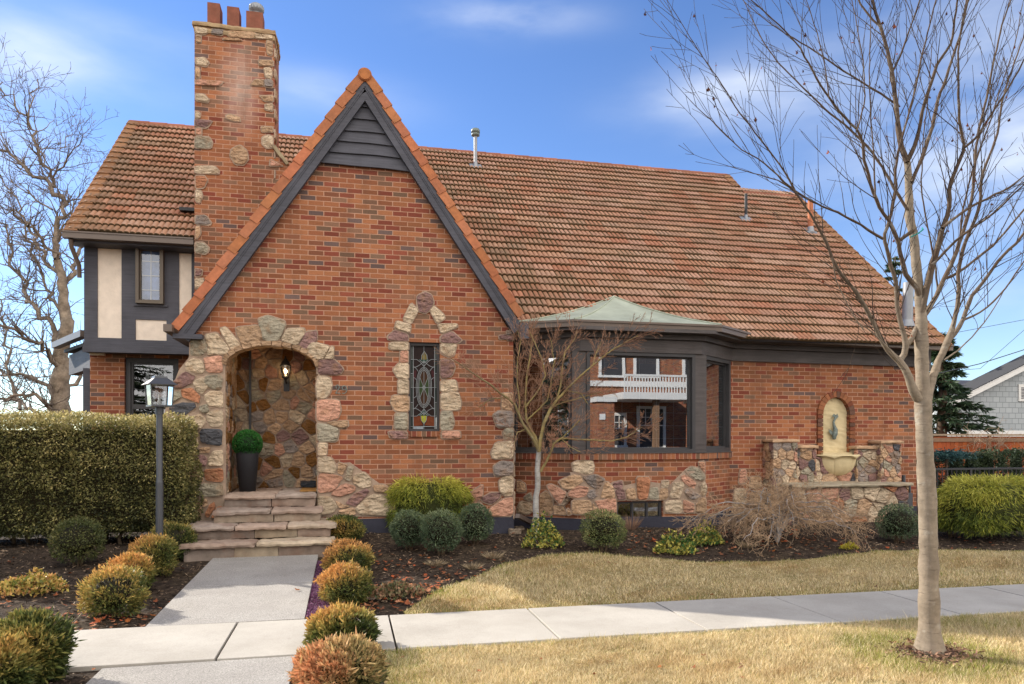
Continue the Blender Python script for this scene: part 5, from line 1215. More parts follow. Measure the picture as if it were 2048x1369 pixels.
mb = MB(); frus(mb, .155, lz(770.5), .065, lz(757)); frus(mb, .068, lz(757), .064, lz(753)); lathe(mb, [(.01, 0), (.012, .012), (.006, .02), (.011, .028), (0, .045)], (x, y, lz(753)), 8); mb.build('lantern_roof', M['lampgrey'], lp)
mb = MB()
for s, t, s2, t2 in ((-1, -1, 1, -1), (1, -1, 1, 1), (1, 1, -1, 1), (-1, 1, -1, -1)): mb.add([rp(s * q0, t * q0, za + .006), rp(s2 * q0, t2 * q0, za + .006), rp(s2 * q1, t2 * q1, zb), rp(s * q1, t * q1, zb)], [(0, 1, 2, 3)])
mb.build('lantern_glass', M['lampglass'], lp)
mb = MB(); lathe(mb, [(.02, 0), (.02, .05), (.012, .055), (.012, .12), (0, .14)], (x, y, za + .006), 10, (.6, .6, .58)); mb.build('bulb', M['white'], lp)
# ---------------- planter with clipped ball ----------------
pb = Vector((YXof(495, 10.33), 10.33, FZ))
pt = thing('planter', tuple(pb), 'tall tapered black planter standing on the stone porch', 'planter'); mb = MB(); hp = PY(495, 903, 10.33).z - FZ
lathe(mb, [(.0, 0), (.105, .0), (.15, hp - .02), (.153, hp), (.14, hp), (.13, hp - .05), (0, hp - .05)], pb, 28); mb.build('pot', M['pot'], pt)
# ---------------- foliage helpers ----------------
lr = np.random.default_rng(99)
def leaves(mb, C, D, ln, wd, col, curl=0, cup=None):
    """one diamond leaf per centre; D = direction of the leaf's tip"""
    n = len(C); D = D / (np.linalg.norm(D, axis=1, keepdims=True) + 1e-9); r_ = lr.normal(size=(n, 3)); S = np.cross(D, r_); S /= np.linalg.norm(S, axis=1, keepdims=True) + 1e-9
    ln = np.broadcast_to(ln, (n,))[:, None]; wd = np.broadcast_to(wd, (n,))[:, None]
    V = np.stack([C, C + D * ln * .45 + S * wd * .5, C + D * ln, C + D * ln * .45 - S * wd * .5], 1).reshape(-1, 3)
    mb.add(V, np.arange(4 * n).reshape(n, 4), col)
def shell(n, rad, lo=.78, flat=.0):
    P = lr.normal(size=(n, 3)); P /= np.linalg.norm(P, axis=1, keepdims=True); P = P[P[:, 2] > -.85]; return P, (lo + (1.02 - lo) * lr.uniform(0, 1, len(P)) ** .6)[:, None] * np.array(rad)
def pal(cols, t, jit=.25):
    """t in 0..1 picks along the list of colours"""
    c = np.array(cols); t = np.clip(t, 0, .999) * (len(c) - 1); i = t.astype(int); f = (t - i)[:, None]; o = c[i] * (1 - f) + c[i + 1] * f
    return o * lr.uniform(1 - jit, 1 + jit, (len(t), 1))
BOXW = [(.055, .07, .025), (.13, .145, .05), (.27, .26, .10)]
WINT = [(.045, .065, .02), (.12, .14, .035), (.30, .25, .07), (.48, .32, .09), (.58, .30, .10)]
def shrub(name, loc, rx, ry, h, n, ln, wd, cols, tf, label, cat='shrub', group=None, spiky=0, lump=.07, stem=.12, seed=0, core=(.02, .018, .01), sq=1):
    o = thing(name, loc, label, cat, group); x, y, z = loc; rz_ = h / 2
    P, _ = shell(n, 1); 
    if sq != 1: P = np.sign(P) * np.abs(P) ** sq; 
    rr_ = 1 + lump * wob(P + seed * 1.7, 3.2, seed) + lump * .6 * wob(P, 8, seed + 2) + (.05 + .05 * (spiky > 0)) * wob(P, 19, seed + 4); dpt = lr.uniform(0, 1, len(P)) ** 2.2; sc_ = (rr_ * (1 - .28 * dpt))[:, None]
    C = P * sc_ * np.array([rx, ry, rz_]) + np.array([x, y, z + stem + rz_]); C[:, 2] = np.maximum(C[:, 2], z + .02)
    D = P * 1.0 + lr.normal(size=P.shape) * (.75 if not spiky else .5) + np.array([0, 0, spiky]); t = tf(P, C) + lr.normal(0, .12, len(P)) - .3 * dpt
    lv = ln * lr.uniform(.6, 1.3, len(P)) * (1 + .9 * (lr.uniform(0, 1, len(P)) < .06)); mb = MB(); gap_ = (wob(C, 11, seed + 1) + .5 * wob(C, 23, seed + 6)) > (-.62 if spiky else -.8); leaves(mb, C[gap_], D[gap_], lv[gap_], wd, pal(cols, t[gap_], .42)); mb.build('foliage', M['leaf'], o)
    mb = MB(); th_, ph_ = np.meshgrid(np.linspace(0, 2 * np.pi, 22), np.linspace(.02, np.pi - .02, 13), indexing='ij'); 
    Q = np.stack([np.cos(th_) * np.sin(ph_), np.sin(th_) * np.sin(ph_), np.cos(ph_)], -1); 
    if sq != 1: Q = np.sign(Q) * np.abs(Q) ** sq
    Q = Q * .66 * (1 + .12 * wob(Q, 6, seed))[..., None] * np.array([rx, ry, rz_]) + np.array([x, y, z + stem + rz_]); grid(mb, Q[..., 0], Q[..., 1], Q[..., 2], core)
    for k_ in range(26 if spiky else 8):
        q = lr.normal(size=3); q /= np.linalg.norm(q); q[2] = abs(q[2]); e_ = np.array([x, y, z + stem + rz_]) + q * np.array([rx, ry, rz_]) * lr.uniform(.98, 1.12); s_ = np.array([x, y, z + stem + rz_ * .5]); m_ = (s_ + e_) / 2 + lr.normal(size=3) * .02
        tube(mb, [s_, m_, e_], [.004, .003, .0016], 4, (.20, .14, .09))
    for k_ in range(5):
        a = k_ * 1.3; tube(mb, [(x + .02 * math.cos(a), y + .02 * math.sin(a), z - .04), (x + rx * .3 * math.cos(a), y + ry * .3 * math.sin(a), z + stem + rz_ * .5)], [.012, .008], 5, (.10, .07, .045))
    mb.build('stems', M['bark'], o); return o
def at(px, py): return PG(px, py)
def px2m(px, p): 
    d = direction(HX, HY); dep = p.x * math.sin(YAW) + p.y * math.cos(YAW); return px * dep / F
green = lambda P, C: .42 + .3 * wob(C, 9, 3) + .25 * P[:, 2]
# balls: px centre x, base y, radius px, height px
def ball(cx_, by, r, h, label, cols=BOXW, tf=green, n=5200, name='boxwood_ball', group='clipped boxwood balls', ln=.022, seed=0, **k):
    p = at(cx_, by - r * .18); return shrub(name, (p.x, p.y, p.z), px2m(r, p), px2m(r, p), px2m(h, p) * .97, n, ln, ln * .55, cols, tf, label, 'shrub', group, seed=seed, stem=.03, **k)
BG = [(.05, .08, .04), (.11, .15, .075), (.23, .27, .14)]; BY = [(.07, .10, .035), (.19, .21, .07), (.45, .42, .18)]
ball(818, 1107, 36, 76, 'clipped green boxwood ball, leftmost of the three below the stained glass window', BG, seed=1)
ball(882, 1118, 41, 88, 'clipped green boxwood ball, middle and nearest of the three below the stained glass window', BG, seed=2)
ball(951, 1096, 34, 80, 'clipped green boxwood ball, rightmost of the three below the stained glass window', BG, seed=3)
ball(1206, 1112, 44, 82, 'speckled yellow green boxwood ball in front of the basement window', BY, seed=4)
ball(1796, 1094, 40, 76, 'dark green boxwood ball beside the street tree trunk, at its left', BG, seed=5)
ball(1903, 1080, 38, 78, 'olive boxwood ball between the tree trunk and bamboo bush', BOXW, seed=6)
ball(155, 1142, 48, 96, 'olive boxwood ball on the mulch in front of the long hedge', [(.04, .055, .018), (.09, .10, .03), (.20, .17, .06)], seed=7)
# winter-bronzed edging boxwoods along the front walk
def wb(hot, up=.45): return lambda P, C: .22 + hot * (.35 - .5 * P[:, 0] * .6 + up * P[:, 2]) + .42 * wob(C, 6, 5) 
def edg(cx_, by, r, h, hot, label, n=7500, ln=.030, seed=0, cols=WINT):
    p = at(cx_, by - r * .25); return shrub('edging_boxwood', (p.x, p.y, p.z), px2m(r, p) * .86, px2m(r, p) * .86, px2m(h, p) * .84, n, ln, ln * .36, cols, wb(hot), label, 'shrub', 'bronzed boxwoods edging the front walk', spiky=.55, lump=.15, seed=seed, stem=.0)
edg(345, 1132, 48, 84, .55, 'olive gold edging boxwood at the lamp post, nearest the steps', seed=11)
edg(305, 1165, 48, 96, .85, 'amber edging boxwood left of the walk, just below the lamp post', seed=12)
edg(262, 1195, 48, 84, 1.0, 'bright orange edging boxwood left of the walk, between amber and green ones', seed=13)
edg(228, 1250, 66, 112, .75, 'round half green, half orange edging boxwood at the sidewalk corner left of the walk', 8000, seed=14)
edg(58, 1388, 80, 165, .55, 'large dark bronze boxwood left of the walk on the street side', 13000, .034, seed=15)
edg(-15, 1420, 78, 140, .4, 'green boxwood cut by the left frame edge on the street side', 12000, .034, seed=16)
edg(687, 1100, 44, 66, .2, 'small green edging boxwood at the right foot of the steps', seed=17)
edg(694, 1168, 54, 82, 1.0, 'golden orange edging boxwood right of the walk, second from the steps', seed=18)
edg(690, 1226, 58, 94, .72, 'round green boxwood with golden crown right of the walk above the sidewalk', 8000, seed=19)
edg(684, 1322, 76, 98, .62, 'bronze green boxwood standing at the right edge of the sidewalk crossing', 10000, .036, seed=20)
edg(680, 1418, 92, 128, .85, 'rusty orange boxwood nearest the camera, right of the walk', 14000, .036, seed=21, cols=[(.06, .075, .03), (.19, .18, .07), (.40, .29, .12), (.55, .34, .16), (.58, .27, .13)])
# drooping grassy shrubs
def mop(cx_, by, rw, h, label, n, seed, cat='shrub', depth=.5):
    p = at(cx_, by - 12); o = thing('golden_thread_shrub', tuple(p), label, cat, 'golden drooping shrubs'); W = px2m(rw, p); Hh = px2m(h, p); D_ = W * depth
    P, _ = shell(n, 1); P = np.sign(P) * np.abs(P) ** .62; P = P[P[:, 2] > -.75]; C = P * (1 + .06 * wob(P, 4, seed) + .05 * wob(P, 10, seed + 1))[:, None] * (1 - .2 * lr.uniform(0, 1, (len(P), 1)) ** 2) * np.array([W, D_, Hh / 2]) + np.array([p.x, p.y, p.z + Hh / 2 + .03])
    out_ = P * np.array([1, 1, .25]); D = out_ * .55 + lr.normal(size=P.shape) * .38 + np.array([0, 0, -.55]) * (1 - .9 * (P[:, 2:3] > .8)); t = .35 + .4 * P[:, 2] + .25 * wob(C, 6, seed) + lr.normal(0, .18, len(P))
    mb = MB(); leaves(mb, C, D, .085 * lr.uniform(.6, 1.3, len(P)), .0085, pal([(.06, .09, .015), (.20, .23, .03), (.44, .42, .06), (.62, .56, .12)], t)); mb.build('foliage', M['leaf'], o)
    mb = MB(); th_, ph_ = np.meshgrid(np.linspace(0, 2 * np.pi, 26), np.linspace(.02, np.pi - .02, 13), indexing='ij'); Q = np.stack([np.cos(th_) * np.sin(ph_), np.sin(th_) * np.sin(ph_), np.cos(ph_)], -1); Q = np.sign(Q) * np.abs(Q) ** .62 * .82 * np.array([W, D_, Hh / 2]) + np.array([p.x, p.y, p.z + Hh / 2 + .03]); grid(mb, Q[..., 0], Q[..., 1], Q[..., 2], (.035, .04, .012)); mb.build('stems', M['bark'], o)
mop(858, 1078, 82, 106, 'flat topped golden drooping shrub behind the three balls', 15000, 3, depth=.45)
mop(1985, 1090, 105, 118, 'wide golden drooping bush in front of the black iron fence', 20000, 5, depth=.55)
# long hedge
hd = thing('clipped_hedge', (-4, 9.9, -1.4), 'long tall clipped hedge on the left before the half timbered wing', 'hedge')
hx0, hx1, hy0, hy1, hz0, hz1 = -7.6, -1.86, 9.35, 10.75, -1.22, .285
def hpos(u, v, face):
    if face == 0: return hx0 + (hx1 - hx0) * u, np.full_like(u, hy0), hz0 + (hz1 - hz0) * v
    if face == 1: return hx0 + (hx1 - hx0) * u, hy0 + (hy1 - hy0) * v, np.full_like(u, hz1)
    return np.full_like(u, hx1), hy0 + (hy1 - hy0) * u, hz0 + (hz1 - hz0) * v
Cs, Ns = [], []
for face, nn in ((0, 62000), (1, 26000), (2, 12000)):
    u, v = lr.uniform(0, 1, nn), lr.uniform(0, 1, nn); Cs.append(np.stack(hpos(u, v, face), -1)); Ns.append(np.tile([(0, -1, 0), (0, 0, 1), (1, 0, 0)][face], (nn, 1)))
C = np.concatenate(Cs); Nh = np.concatenate(Ns).astype(float)
ctr = np.array([(hx0 + hx1) / 2, (hy0 + hy1) / 2, (hz0 + hz1) / 2]); half = np.array([(hx1 - hx0) / 2, (hy1 - hy0) / 2, (hz1 - hz0) / 2]); rd = .22
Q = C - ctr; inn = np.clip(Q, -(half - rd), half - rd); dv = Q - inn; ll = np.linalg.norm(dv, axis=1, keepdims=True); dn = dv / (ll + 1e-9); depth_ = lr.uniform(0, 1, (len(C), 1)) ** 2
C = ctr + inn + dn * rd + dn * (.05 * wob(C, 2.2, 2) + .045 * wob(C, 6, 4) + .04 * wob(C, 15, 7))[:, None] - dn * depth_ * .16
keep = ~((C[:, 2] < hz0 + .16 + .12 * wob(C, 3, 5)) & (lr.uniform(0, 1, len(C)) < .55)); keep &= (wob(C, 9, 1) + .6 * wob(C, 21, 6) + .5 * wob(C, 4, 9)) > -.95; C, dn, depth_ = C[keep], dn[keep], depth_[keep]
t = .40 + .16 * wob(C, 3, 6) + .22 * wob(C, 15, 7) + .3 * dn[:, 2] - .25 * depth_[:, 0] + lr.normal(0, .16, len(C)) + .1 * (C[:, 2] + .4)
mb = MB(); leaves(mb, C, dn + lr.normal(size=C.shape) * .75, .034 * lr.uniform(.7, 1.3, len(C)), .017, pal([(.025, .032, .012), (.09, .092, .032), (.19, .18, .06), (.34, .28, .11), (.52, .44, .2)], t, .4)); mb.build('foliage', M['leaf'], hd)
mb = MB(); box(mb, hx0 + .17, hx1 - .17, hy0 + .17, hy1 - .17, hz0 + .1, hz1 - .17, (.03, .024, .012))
for k_ in range(22):
    xk = hx0 + .3 + k_ * .255 + random.uniform(-.07, .07); yk = random.uniform(hy0 + .25, hy1 - .4); tube(mb, [(xk, yk, -1.5), (xk + random.uniform(-.05, .05), yk, -1.2), (xk + random.uniform(-.12, .12), yk, -.95)], [.028, .022, .02], 6, (.12, .09, .06))
mb.build('stems', M['bark'], hd)
# topiary ball of the planter
tb = thing('topiary_ball', (pb.x, pb.y, FZ + hp), 'bright green topiary ball in the tall black planter', 'topiary'); n_ = 6500; P, _ = shell(n_, 1); r_ = .19; cz_ = FZ + hp + .10
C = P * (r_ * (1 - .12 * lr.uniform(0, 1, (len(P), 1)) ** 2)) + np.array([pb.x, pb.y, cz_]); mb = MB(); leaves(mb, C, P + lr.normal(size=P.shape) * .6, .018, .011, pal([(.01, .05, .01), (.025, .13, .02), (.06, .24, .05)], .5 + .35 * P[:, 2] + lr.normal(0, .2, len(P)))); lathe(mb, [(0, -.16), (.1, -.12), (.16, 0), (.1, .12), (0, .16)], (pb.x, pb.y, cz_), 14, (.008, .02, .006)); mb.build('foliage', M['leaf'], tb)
# low variegated ground shrubs
def low(cx_, by, rw, h, label, cols, n=1500, ln=.045, seed=0, name='variegated_shrub', group='yellow variegated shrubs'):
    p = at(cx_, by - rw * .2); W = px2m(rw, p); Hh = px2m(h, p); o = thing(name, tuple(p), label, 'shrub', group)
    P = lr.uniform(-1, 1, (n, 3)); P = P[np.linalg.norm(P[:, :2], axis=1) < 1]; hh = (1 - np.linalg.norm(P[:, :2], axis=1) ** 2) * (.75 + .45 * wob(P * [1, 1, 0], 4, seed)); C = np.stack([p.x + P[:, 0] * W, p.y + P[:, 1] * W * .7, p.z + .02 + Hh * hh * lr.uniform(.15, 1, len(P)) ** .5], -1)
    mb = MB(); leaves(mb, C, lr.normal(size=P.shape) + [0, 0, .8], ln * lr.uniform(.6, 1.2, len(P)), ln * .55, pal(cols, .5 + lr.normal(0, .3, len(P)) + .3 * wob(C, 12, seed))); mb.build('foliage', M['leaf'], o)
    mb = MB()
    for k_ in range(9): a = k_ * .7; tube(mb, [(p.x, p.y, p.z - .02), (p.x + W * .6 * math.cos(a), p.y + W * .45 * math.sin(a), p.z + Hh * .5)], [.006, .003], 4, (.12, .08, .05))
    mb.build('stems', M['bark'], o)
VAR = [(.04, .12, .03), (.10, .16, .04), (.42, .36, .07), (.55, .48, .12)]
low(1086, 1104, 42, 62, 'yellow green variegated shrub at the foot of the small grey maple', VAR, seed=1); low(1350, 1116, 44, 42, 'low variegated shrub, left one of the touching pair on the mulch', VAR, seed=2); low(1408, 1098, 40, 48, 'variegated shrub, right one of the touching pair on the mulch', VAR, seed=3)
low(55, 1200, 70, 42, 'yellowing low shrub spread on the mulch near the left edge', [(.12, .14, .03), (.42, .33, .08), (.5, .3, .1), (.45, .2, .08)], 1900, seed=4)
low(1698, 1104, 20, 16, 'small bright yellow cushion plant on the dark mulch', [(.4, .36, .03), (.55, .46, .05)], 700, .02, seed=5, name='cushion_plant', group='small bed plants')
low(790, 1205, 62, 30, 'low leafy perennials mixed with dry leaves right of the walk', [(.05, .08, .03), (.12, .12, .05), (.22, .13, .07), (.3, .16, .09)], 1300, .04, seed=6, name='perennial_plant', group='small bed plants')
def tuft(cx_, by, rw, h, label, n=130, col=((.30, .20, .12), (.22, .11, .07)), seed=0):
    p = at(cx_, by); W = px2m(rw, p); Hh = px2m(h, p); mb = MB(); a = lr.uniform(0, 6.28, n); r_ = lr.uniform(0, 1, n) ** .5; B = np.stack([p.x + W * .3 * r_ * np.cos(a), p.y + W * .3 * r_ * np.sin(a), np.full(n, p.z)], -1); D = np.stack([W * np.cos(a) * r_, W * np.sin(a) * r_, Hh * lr.uniform(.5, 1, n)], -1)
    leaves(mb, B, D, np.linalg.norm(D, axis=1), .006, pal(col, lr.uniform(0, 1, n))); tag(mb.build('dried_grass', M['litter']), label, 'dried plant', 'dried tufts in the beds')
for i, a in enumerate([(1118, 1056, 22, 36, 'reddish dry tuft against the foundation, right of the small maple'), (1262, 1062, 24, 38, 'reddish dry tuft under the basement window, right of its shrub'), (1370, 1052, 30, 34, 'brown dry twiggy tuft at the foundation right of the basement window'), (985, 1118, 26, 16, 'flattened straw tuft on bare mulch below the rightmost ball'), (870, 1133, 26, 14, 'flattened straw tuft left of the other two on bare mulch'), (945, 1140, 22, 16, 'flattened straw tuft closest to the curved lawn edge'), (1492, 1098, 22, 20, 'pale green grassy tuft under the drooping laceleaf maple')]): tuft(*a[:4], a[4], col=((.30, .20, .12), (.20, .10, .07)) if i < 3 else ((.36, .28, .17), (.2, .14, .08)))
# purple ground cover by the walk
n_ = 9000; gy2 = lr.uniform(6.15, 8.6, n_); gx2 = -.335 + lr.uniform(0, 1, n_) * (.15 + .03 * np.sin(gy2 * 5)); C = np.stack([gx2, gy2, ground_z(gx2, gy2) + .02 + lr.uniform(0, .035, n_)], -1)
mb = MB(); leaves(mb, C, lr.normal(size=C.shape) + [0, 0, 1], .016, .008, pal([(.07, .025, .06), (.18, .06, .14), (.28, .15, .22)], lr.uniform(0, 1, n_))); tag(mb.build('ground_cover', M['leaf']), 'purple creeping ground cover along the right edge of the walk', 'ground cover', kind='stuff')
# ---------------- litter and mulch ----------------
def bedmask(x, y):
    a, b_, c, d = in_lawn(x, y); ok = ~(a | b_ | c | d) & ~((y > SW0 - .02) & (y < SW1 + .02)) & ~((x > -1.56) & (x < -.3) & (y < 9.1)) & (y > 3.3)
    ok &= ~((x > -1.95) & (x < -.1) & (y > 8.8)); wall = np.where(x < GR, 9.95, np.where(x < 6.1, 9.85, 10.5)); wall = np.where(x < -2, 12.2, wall); wall = np.where((x > 6.7) & (x < 9), 9.9, wall); ok &= (y < wall) | (x > 9.7); return ok
n_ = 60000; X2 = lr.uniform(-6, 12, n_); Y2 = lr.uniform(4, 11.5, n_); k_ = bedmask(X2, Y2); X2, Y2 = X2[k_], Y2[k_]; C = np.stack([X2, Y2, ground_z(X2, Y2) + .006 + lr.uniform(0, .012, len(X2))], -1)
D = lr.normal(size=C.shape) * [1, 1, .3]; mb = MB(); leaves(mb, C, D, .042 * lr.uniform(.4, 1.5, len(C)), .010, pal([(.014, .010, .007), (.06, .042, .03), (.17, .115, .075), (.38, .28, .19)], lr.uniform(0, 1, len(C)) ** 1.5)); tag(mb.build('mulch', M['litter']), 'dark shredded bark mulch covering the planting beds', 'mulch', kind='stuff')
ML = [(0, -.5), (.18, -.2), (.5, -.3), (.35, 0), (.6, .25), (.25, .3), (.2, .55), (0, .9), (-.2, .55), (-.25, .3), (-.6, .25), (-.35, 0), (-.5, -.3), (-.18, -.2)]
def leafshape(mb, c, s, col, a, tilt, curl=.25):
    ca, sa = math.cos(a), math.sin(a); V = [(0, 0, 0)] + [(u * s, v * s, curl * s * (u * u + v * v) * 1.2 + random.uniform(-.06, .06) * s) for u, v in ML]; ct, st2 = math.cos(tilt), math.sin(tilt)
    V = [(x * ca - (y * ct - z * st2) * sa + c[0], x * sa + (y * ct - z * st2) * ca + c[1], y * st2 + z * ct + c[2]) for x, y, z in V]; mb.add(V, [(0, i + 1, (i + 1) % 14 + 1) for i in range(14)], col)
LC = [srgb(176, 112, 72), srgb(160, 92, 58), srgb(190, 132, 96), srgb(170, 100, 50), srgb(140, 92, 66), srgb(186, 96, 56)]
mb = MB(); cnt = 0
hot = [(790, 1195, .6, 150), (860, 1150, .5, 40), (760, 1130, .4, 30), (1480, 1085, .9, 90), (1650, 1090, .6, 22), (330, 1240, .3, 15), (200, 1250, .35, 60), (80, 1210, .5, 28), (1300, 1080, .5, 30), (120, 1140, .6, 14), (1900, 1090, .6, 12), (640, 1340, .1, 3), (150, 1345, .2, 10), (960, 1070, .4, 12), (1430, 1060, .5, 34)]
for cx_, cy_, r_, n2_ in hot:
    p = at(cx_, cy_)
    for _ in range(int(n2_ * 1.7)):
        x = p.x + random.gauss(0, r_); y = p.y + random.gauss(0, r_ * .6)
        if not bedmask(np.array([x]), np.array([y]))[0]: continue
        leafshape(mb, (x, y, float(ground_z(x, y)) + .02), random.uniform(.022, .055), tuple(.75 * np.array(random.choice(LC)) * random.uniform(.7, 1.15)), random.uniform(0, 6.28), random.uniform(-.5, .5))
for _ in range(230):
    x = random.uniform(-4, 11); y = random.uniform(4, 10)
    leafshape(mb, (x, y, float(ground_z(x, y)) + .03), random.uniform(.015, .035), tuple(.7 * np.array(random.choice(LC)) * random.uniform(.6, 1.1)), random.uniform(0, 6.28), random.uniform(-.5, .5)) if not (-1.6 < x < -.2) and not (5.05 < y < 6.1) else None
tag(mb.build('fallen_leaves', M['litter']), 'dry brown maple leaves scattered over beds and lawn', 'fallen leaves', kind='stuff')
p = PG(596, 1196); mb = MB(); leafshape(mb, (p.x, p.y, walkz(p.y) + .012), .05, srgb(150, 100, 66), .9, .1); tag(mb.build('fallen_leaf', M['litter']), 'single large brown leaf lying on the grey front walk', 'leaf')
# ---------------- grass ----------------
def blades(n, x0, x1, y0, y1, which, hgt, name, label, wd=.004):
    x = lr.uniform(x0, x1, n); y = lr.uniform(y0, y1, n); k_ = in_lawn(x, y)[which]; q9 = np.stack([x, y, 0 * x], -1); k_ &= (lr.uniform(0, 1, n) < np.clip(1.15 + 1.1 * wob(q9, 6, 11) + .6 * wob(q9, 17, 2), .18, 1)) & (np.hypot((x - 3.98), (y - 4.24) * 1.2) > .2); x, y = x[k_], y[k_]; n = len(x); z = ground_z(x, y) + .008
    P = np.stack([x, y, z * 0], -1); pat = .5 * wob(P, 1.6, 3) + .5 * wob(P, 5, 8); tree_d = np.hypot(x - 3.96, y - 4.25)
    br_ = np.clip(wob(P, 3.2, 12) * .9 - .1, 0, 1)[:, None]; g_ = np.clip((pat - .25) * 1.1, 0, 1) * .5 + .10 * lr.uniform(0, 1, n) + .55 * np.exp(-((tree_d - .38) / .22) ** 2) + .35 * np.exp(-((x - .3) / .25) ** 2)
    edge_ = np.exp(-np.abs(y - lawn_edge(x)) / .08) * (which == 0) + .8 * np.exp(-np.abs(y - SW1) / .05) * (which in (0, 2)) + .6 * np.exp(-np.abs(y - SW0) / .05) * (which in (1, 3)); g_ = np.clip(g_ + .6 * edge_, 0, 1)
    hh = hgt * lr.uniform(.35, 1.15, n) * (1 + .5 * pat) * (1 + .8 * (lr.uniform(0, 1, n) < .03)); a = lr.uniform(0, 6.28, n) + 1.2 * pat; ln_ = hh * lr.uniform(.3, 1.3, n)
    B = np.stack([x, y, z], -1); Tp = B + np.stack([np.cos(a) * ln_, np.sin(a) * ln_, hh], -1); S = np.stack([-np.sin(a), np.cos(a), 0 * a], -1) * wd * lr.uniform(.6, 1.2, (n, 1)) * .5
    V = np.stack([B - S, B + S, Tp], 1).reshape(-1, 3); straw = pal([(.36, .25, .12), (.58, .44, .22), (.74, .60, .34), (.84, .73, .48)], lr.uniform(0, 1, n), .2); gr = pal([(.13, .16, .03), (.27, .28, .06), (.42, .40, .10)], lr.uniform(0, 1, n), .2)
    s = (lr.uniform(0, 1, n) < g_)[:, None]; mb = MB(); mb.add(V, np.arange(3 * n).reshape(n, 3), np.where(s, gr, straw * (1 - .35 * br_ * np.array([.7, 1, 1.3])))); tag(mb.build(name, M['grass']), label, 'grass', kind='stuff')
blades(430000, .2, 7.2, 3.35, 5.1, 1, .034, 'grass', 'short straw coloured winter grass between sidewalk and street'); blades(300000, .2, 12, 6.05, 8.6, 0, .034, 'grass', 'short dry grass strip between sidewalk and planting bed', .006)
blades(60000, -6, -2.7, 6.05, 7.6, 2, .035, 'grass', 'sunlit patch of yellow green grass at the far left', .005); blades(25000, -5, -2.9, 3.5, 5.1, 3, .035, 'grass', 'grass between the sidewalk and street at the far left', .005)
# ---------------- trees ----------------
tr_ = np.random.default_rng(5)
def resample(P, step):
    P = np.asarray(P, float); d = np.linalg.norm(np.diff(P, axis=0), axis=1); s = np.concatenate([[0], np.cumsum(d)]); n = max(3, int(s[-1] / step)); t = np.linspace(0, s[-1], n); return np.stack([np.interp(t, s, P[:, i]) for i in range(P.shape[1])], -1)
def grow(mb, p, d, ln, r0, lvl, prm, out=None):
    """a twig and its side twigs; prm: wiggle, up-turn, side-shoot spacing, angle, colours"""
    n = max(3, int(ln / prm['seg'])); P = [p]; d = d / np.linalg.norm(d); D = [d]
    for _ in range(n):
        d = d + tr_.normal(size=3) * prm['wig'] + np.array([0, 0, prm['up']]); d /= np.linalg.norm(d); p = p + d * ln / n; P.append(p); D.append(d)
    P = np.array(P); rad = r0 * (1 - np.linspace(0, 1, len(P)) * .8); rad = np.maximum(rad, prm['rmin']); c = np.array(prm['c0']) * (r0 / prm['rref'] if r0 < prm['rref'] else 1) ** 0 if r0 > prm['rref'] else np.array(prm['c1'])
    tube(mb, P, rad, 5 if r0 > prm['rref'] else 3, tuple(c * tr_.uniform(.85, 1.15)), False)
    if out is not None: out.append((P[-1], D[-1], lvl))
    if lvl > 0:
        m = int(ln / prm['gap'] * tr_.uniform(.7, 1.2))
        for k_ in range(m):
            t = tr_.uniform(.15, .97); i = min(len(P) - 2, int(t * (len(P) - 1))); r_ = tr_.normal(size=3); s = np.cross(D[i], r_); s /= np.linalg.norm(s) + 1e-9; a = prm['ang'] * tr_.uniform(.7, 1.3)
            grow(mb, P[i], D[i] * math.cos(a) + s * math.sin(a), ln * prm['rat'] * tr_.uniform(.5, 1.2) * (1.1 - .5 * t), rad[i] * .55, lvl - 1, prm, out)
def limb(mb, pts, dep0, drift, col, jit=.0, n=8, step=16):
    """pts: (px,py,width px) traced from the photo; depth drifts from dep0 along the limb"""
    A = np.array(pts, float); A = resample(A, step); k_ = np.linspace(0, 1, len(A)); dep = dep0 + drift * k_; P = np.array([tuple(PD(a[0], a[1], d_)) for a, d_ in zip(A, dep)]); r_ = A[:, 2] / 2 * dep / F
    r_ = r_ * (1 + .05 * tr_.normal(size=len(r_))); P[1:-1] += tr_.normal(size=(len(P) - 2, 3)) * jit; 
    if np.ndim(col) == 2:      # colour darkens with height, pale below and brown above
        k2 = np.clip((P[:-1, 2] - .42) / .8, 0, 1)[:, None]; col = np.repeat(np.array(col[1]) * (1 - k2) + np.array(col[0]) * k2, n, 0)
    tube(mb, P, r_, n, col, False); return P, r_
ST = thing('street_tree', (3.96, 4.25, -1.51), 'leafless young street tree with smooth pale trunk on the straw lawn', 'tree')
D0 = 5.02; BK = (.25, .20, .145); BR = (.085, .055, .036); TP_ = dict(seg=.05, wig=.05, up=.03, gap=.20, ang=.55, rat=.4, rmin=.0015, rref=.006, c0=(.06, .04, .03), c1=(.04, .026, .02))
sd = MB(); th9, rr9 = np.meshgrid(np.linspace(0, 2 * np.pi, 40), np.linspace(0, 1, 8), indexing='ij'); R9 = .27 * rr9 * (1 + .18 * np.sin(3 * th9 + 1) + .1 * np.sin(7 * th9)); X9 = 3.98 + R9 * np.cos(th9); Y9 = 4.24 + R9 * .8 * np.sin(th9)
grid(sd, X9, Y9, ground_z(X9, Y9) + .045 * (1 - rr9 ** 2)); tag(sd.build('tree_pit', M['soil']), kind='structure')
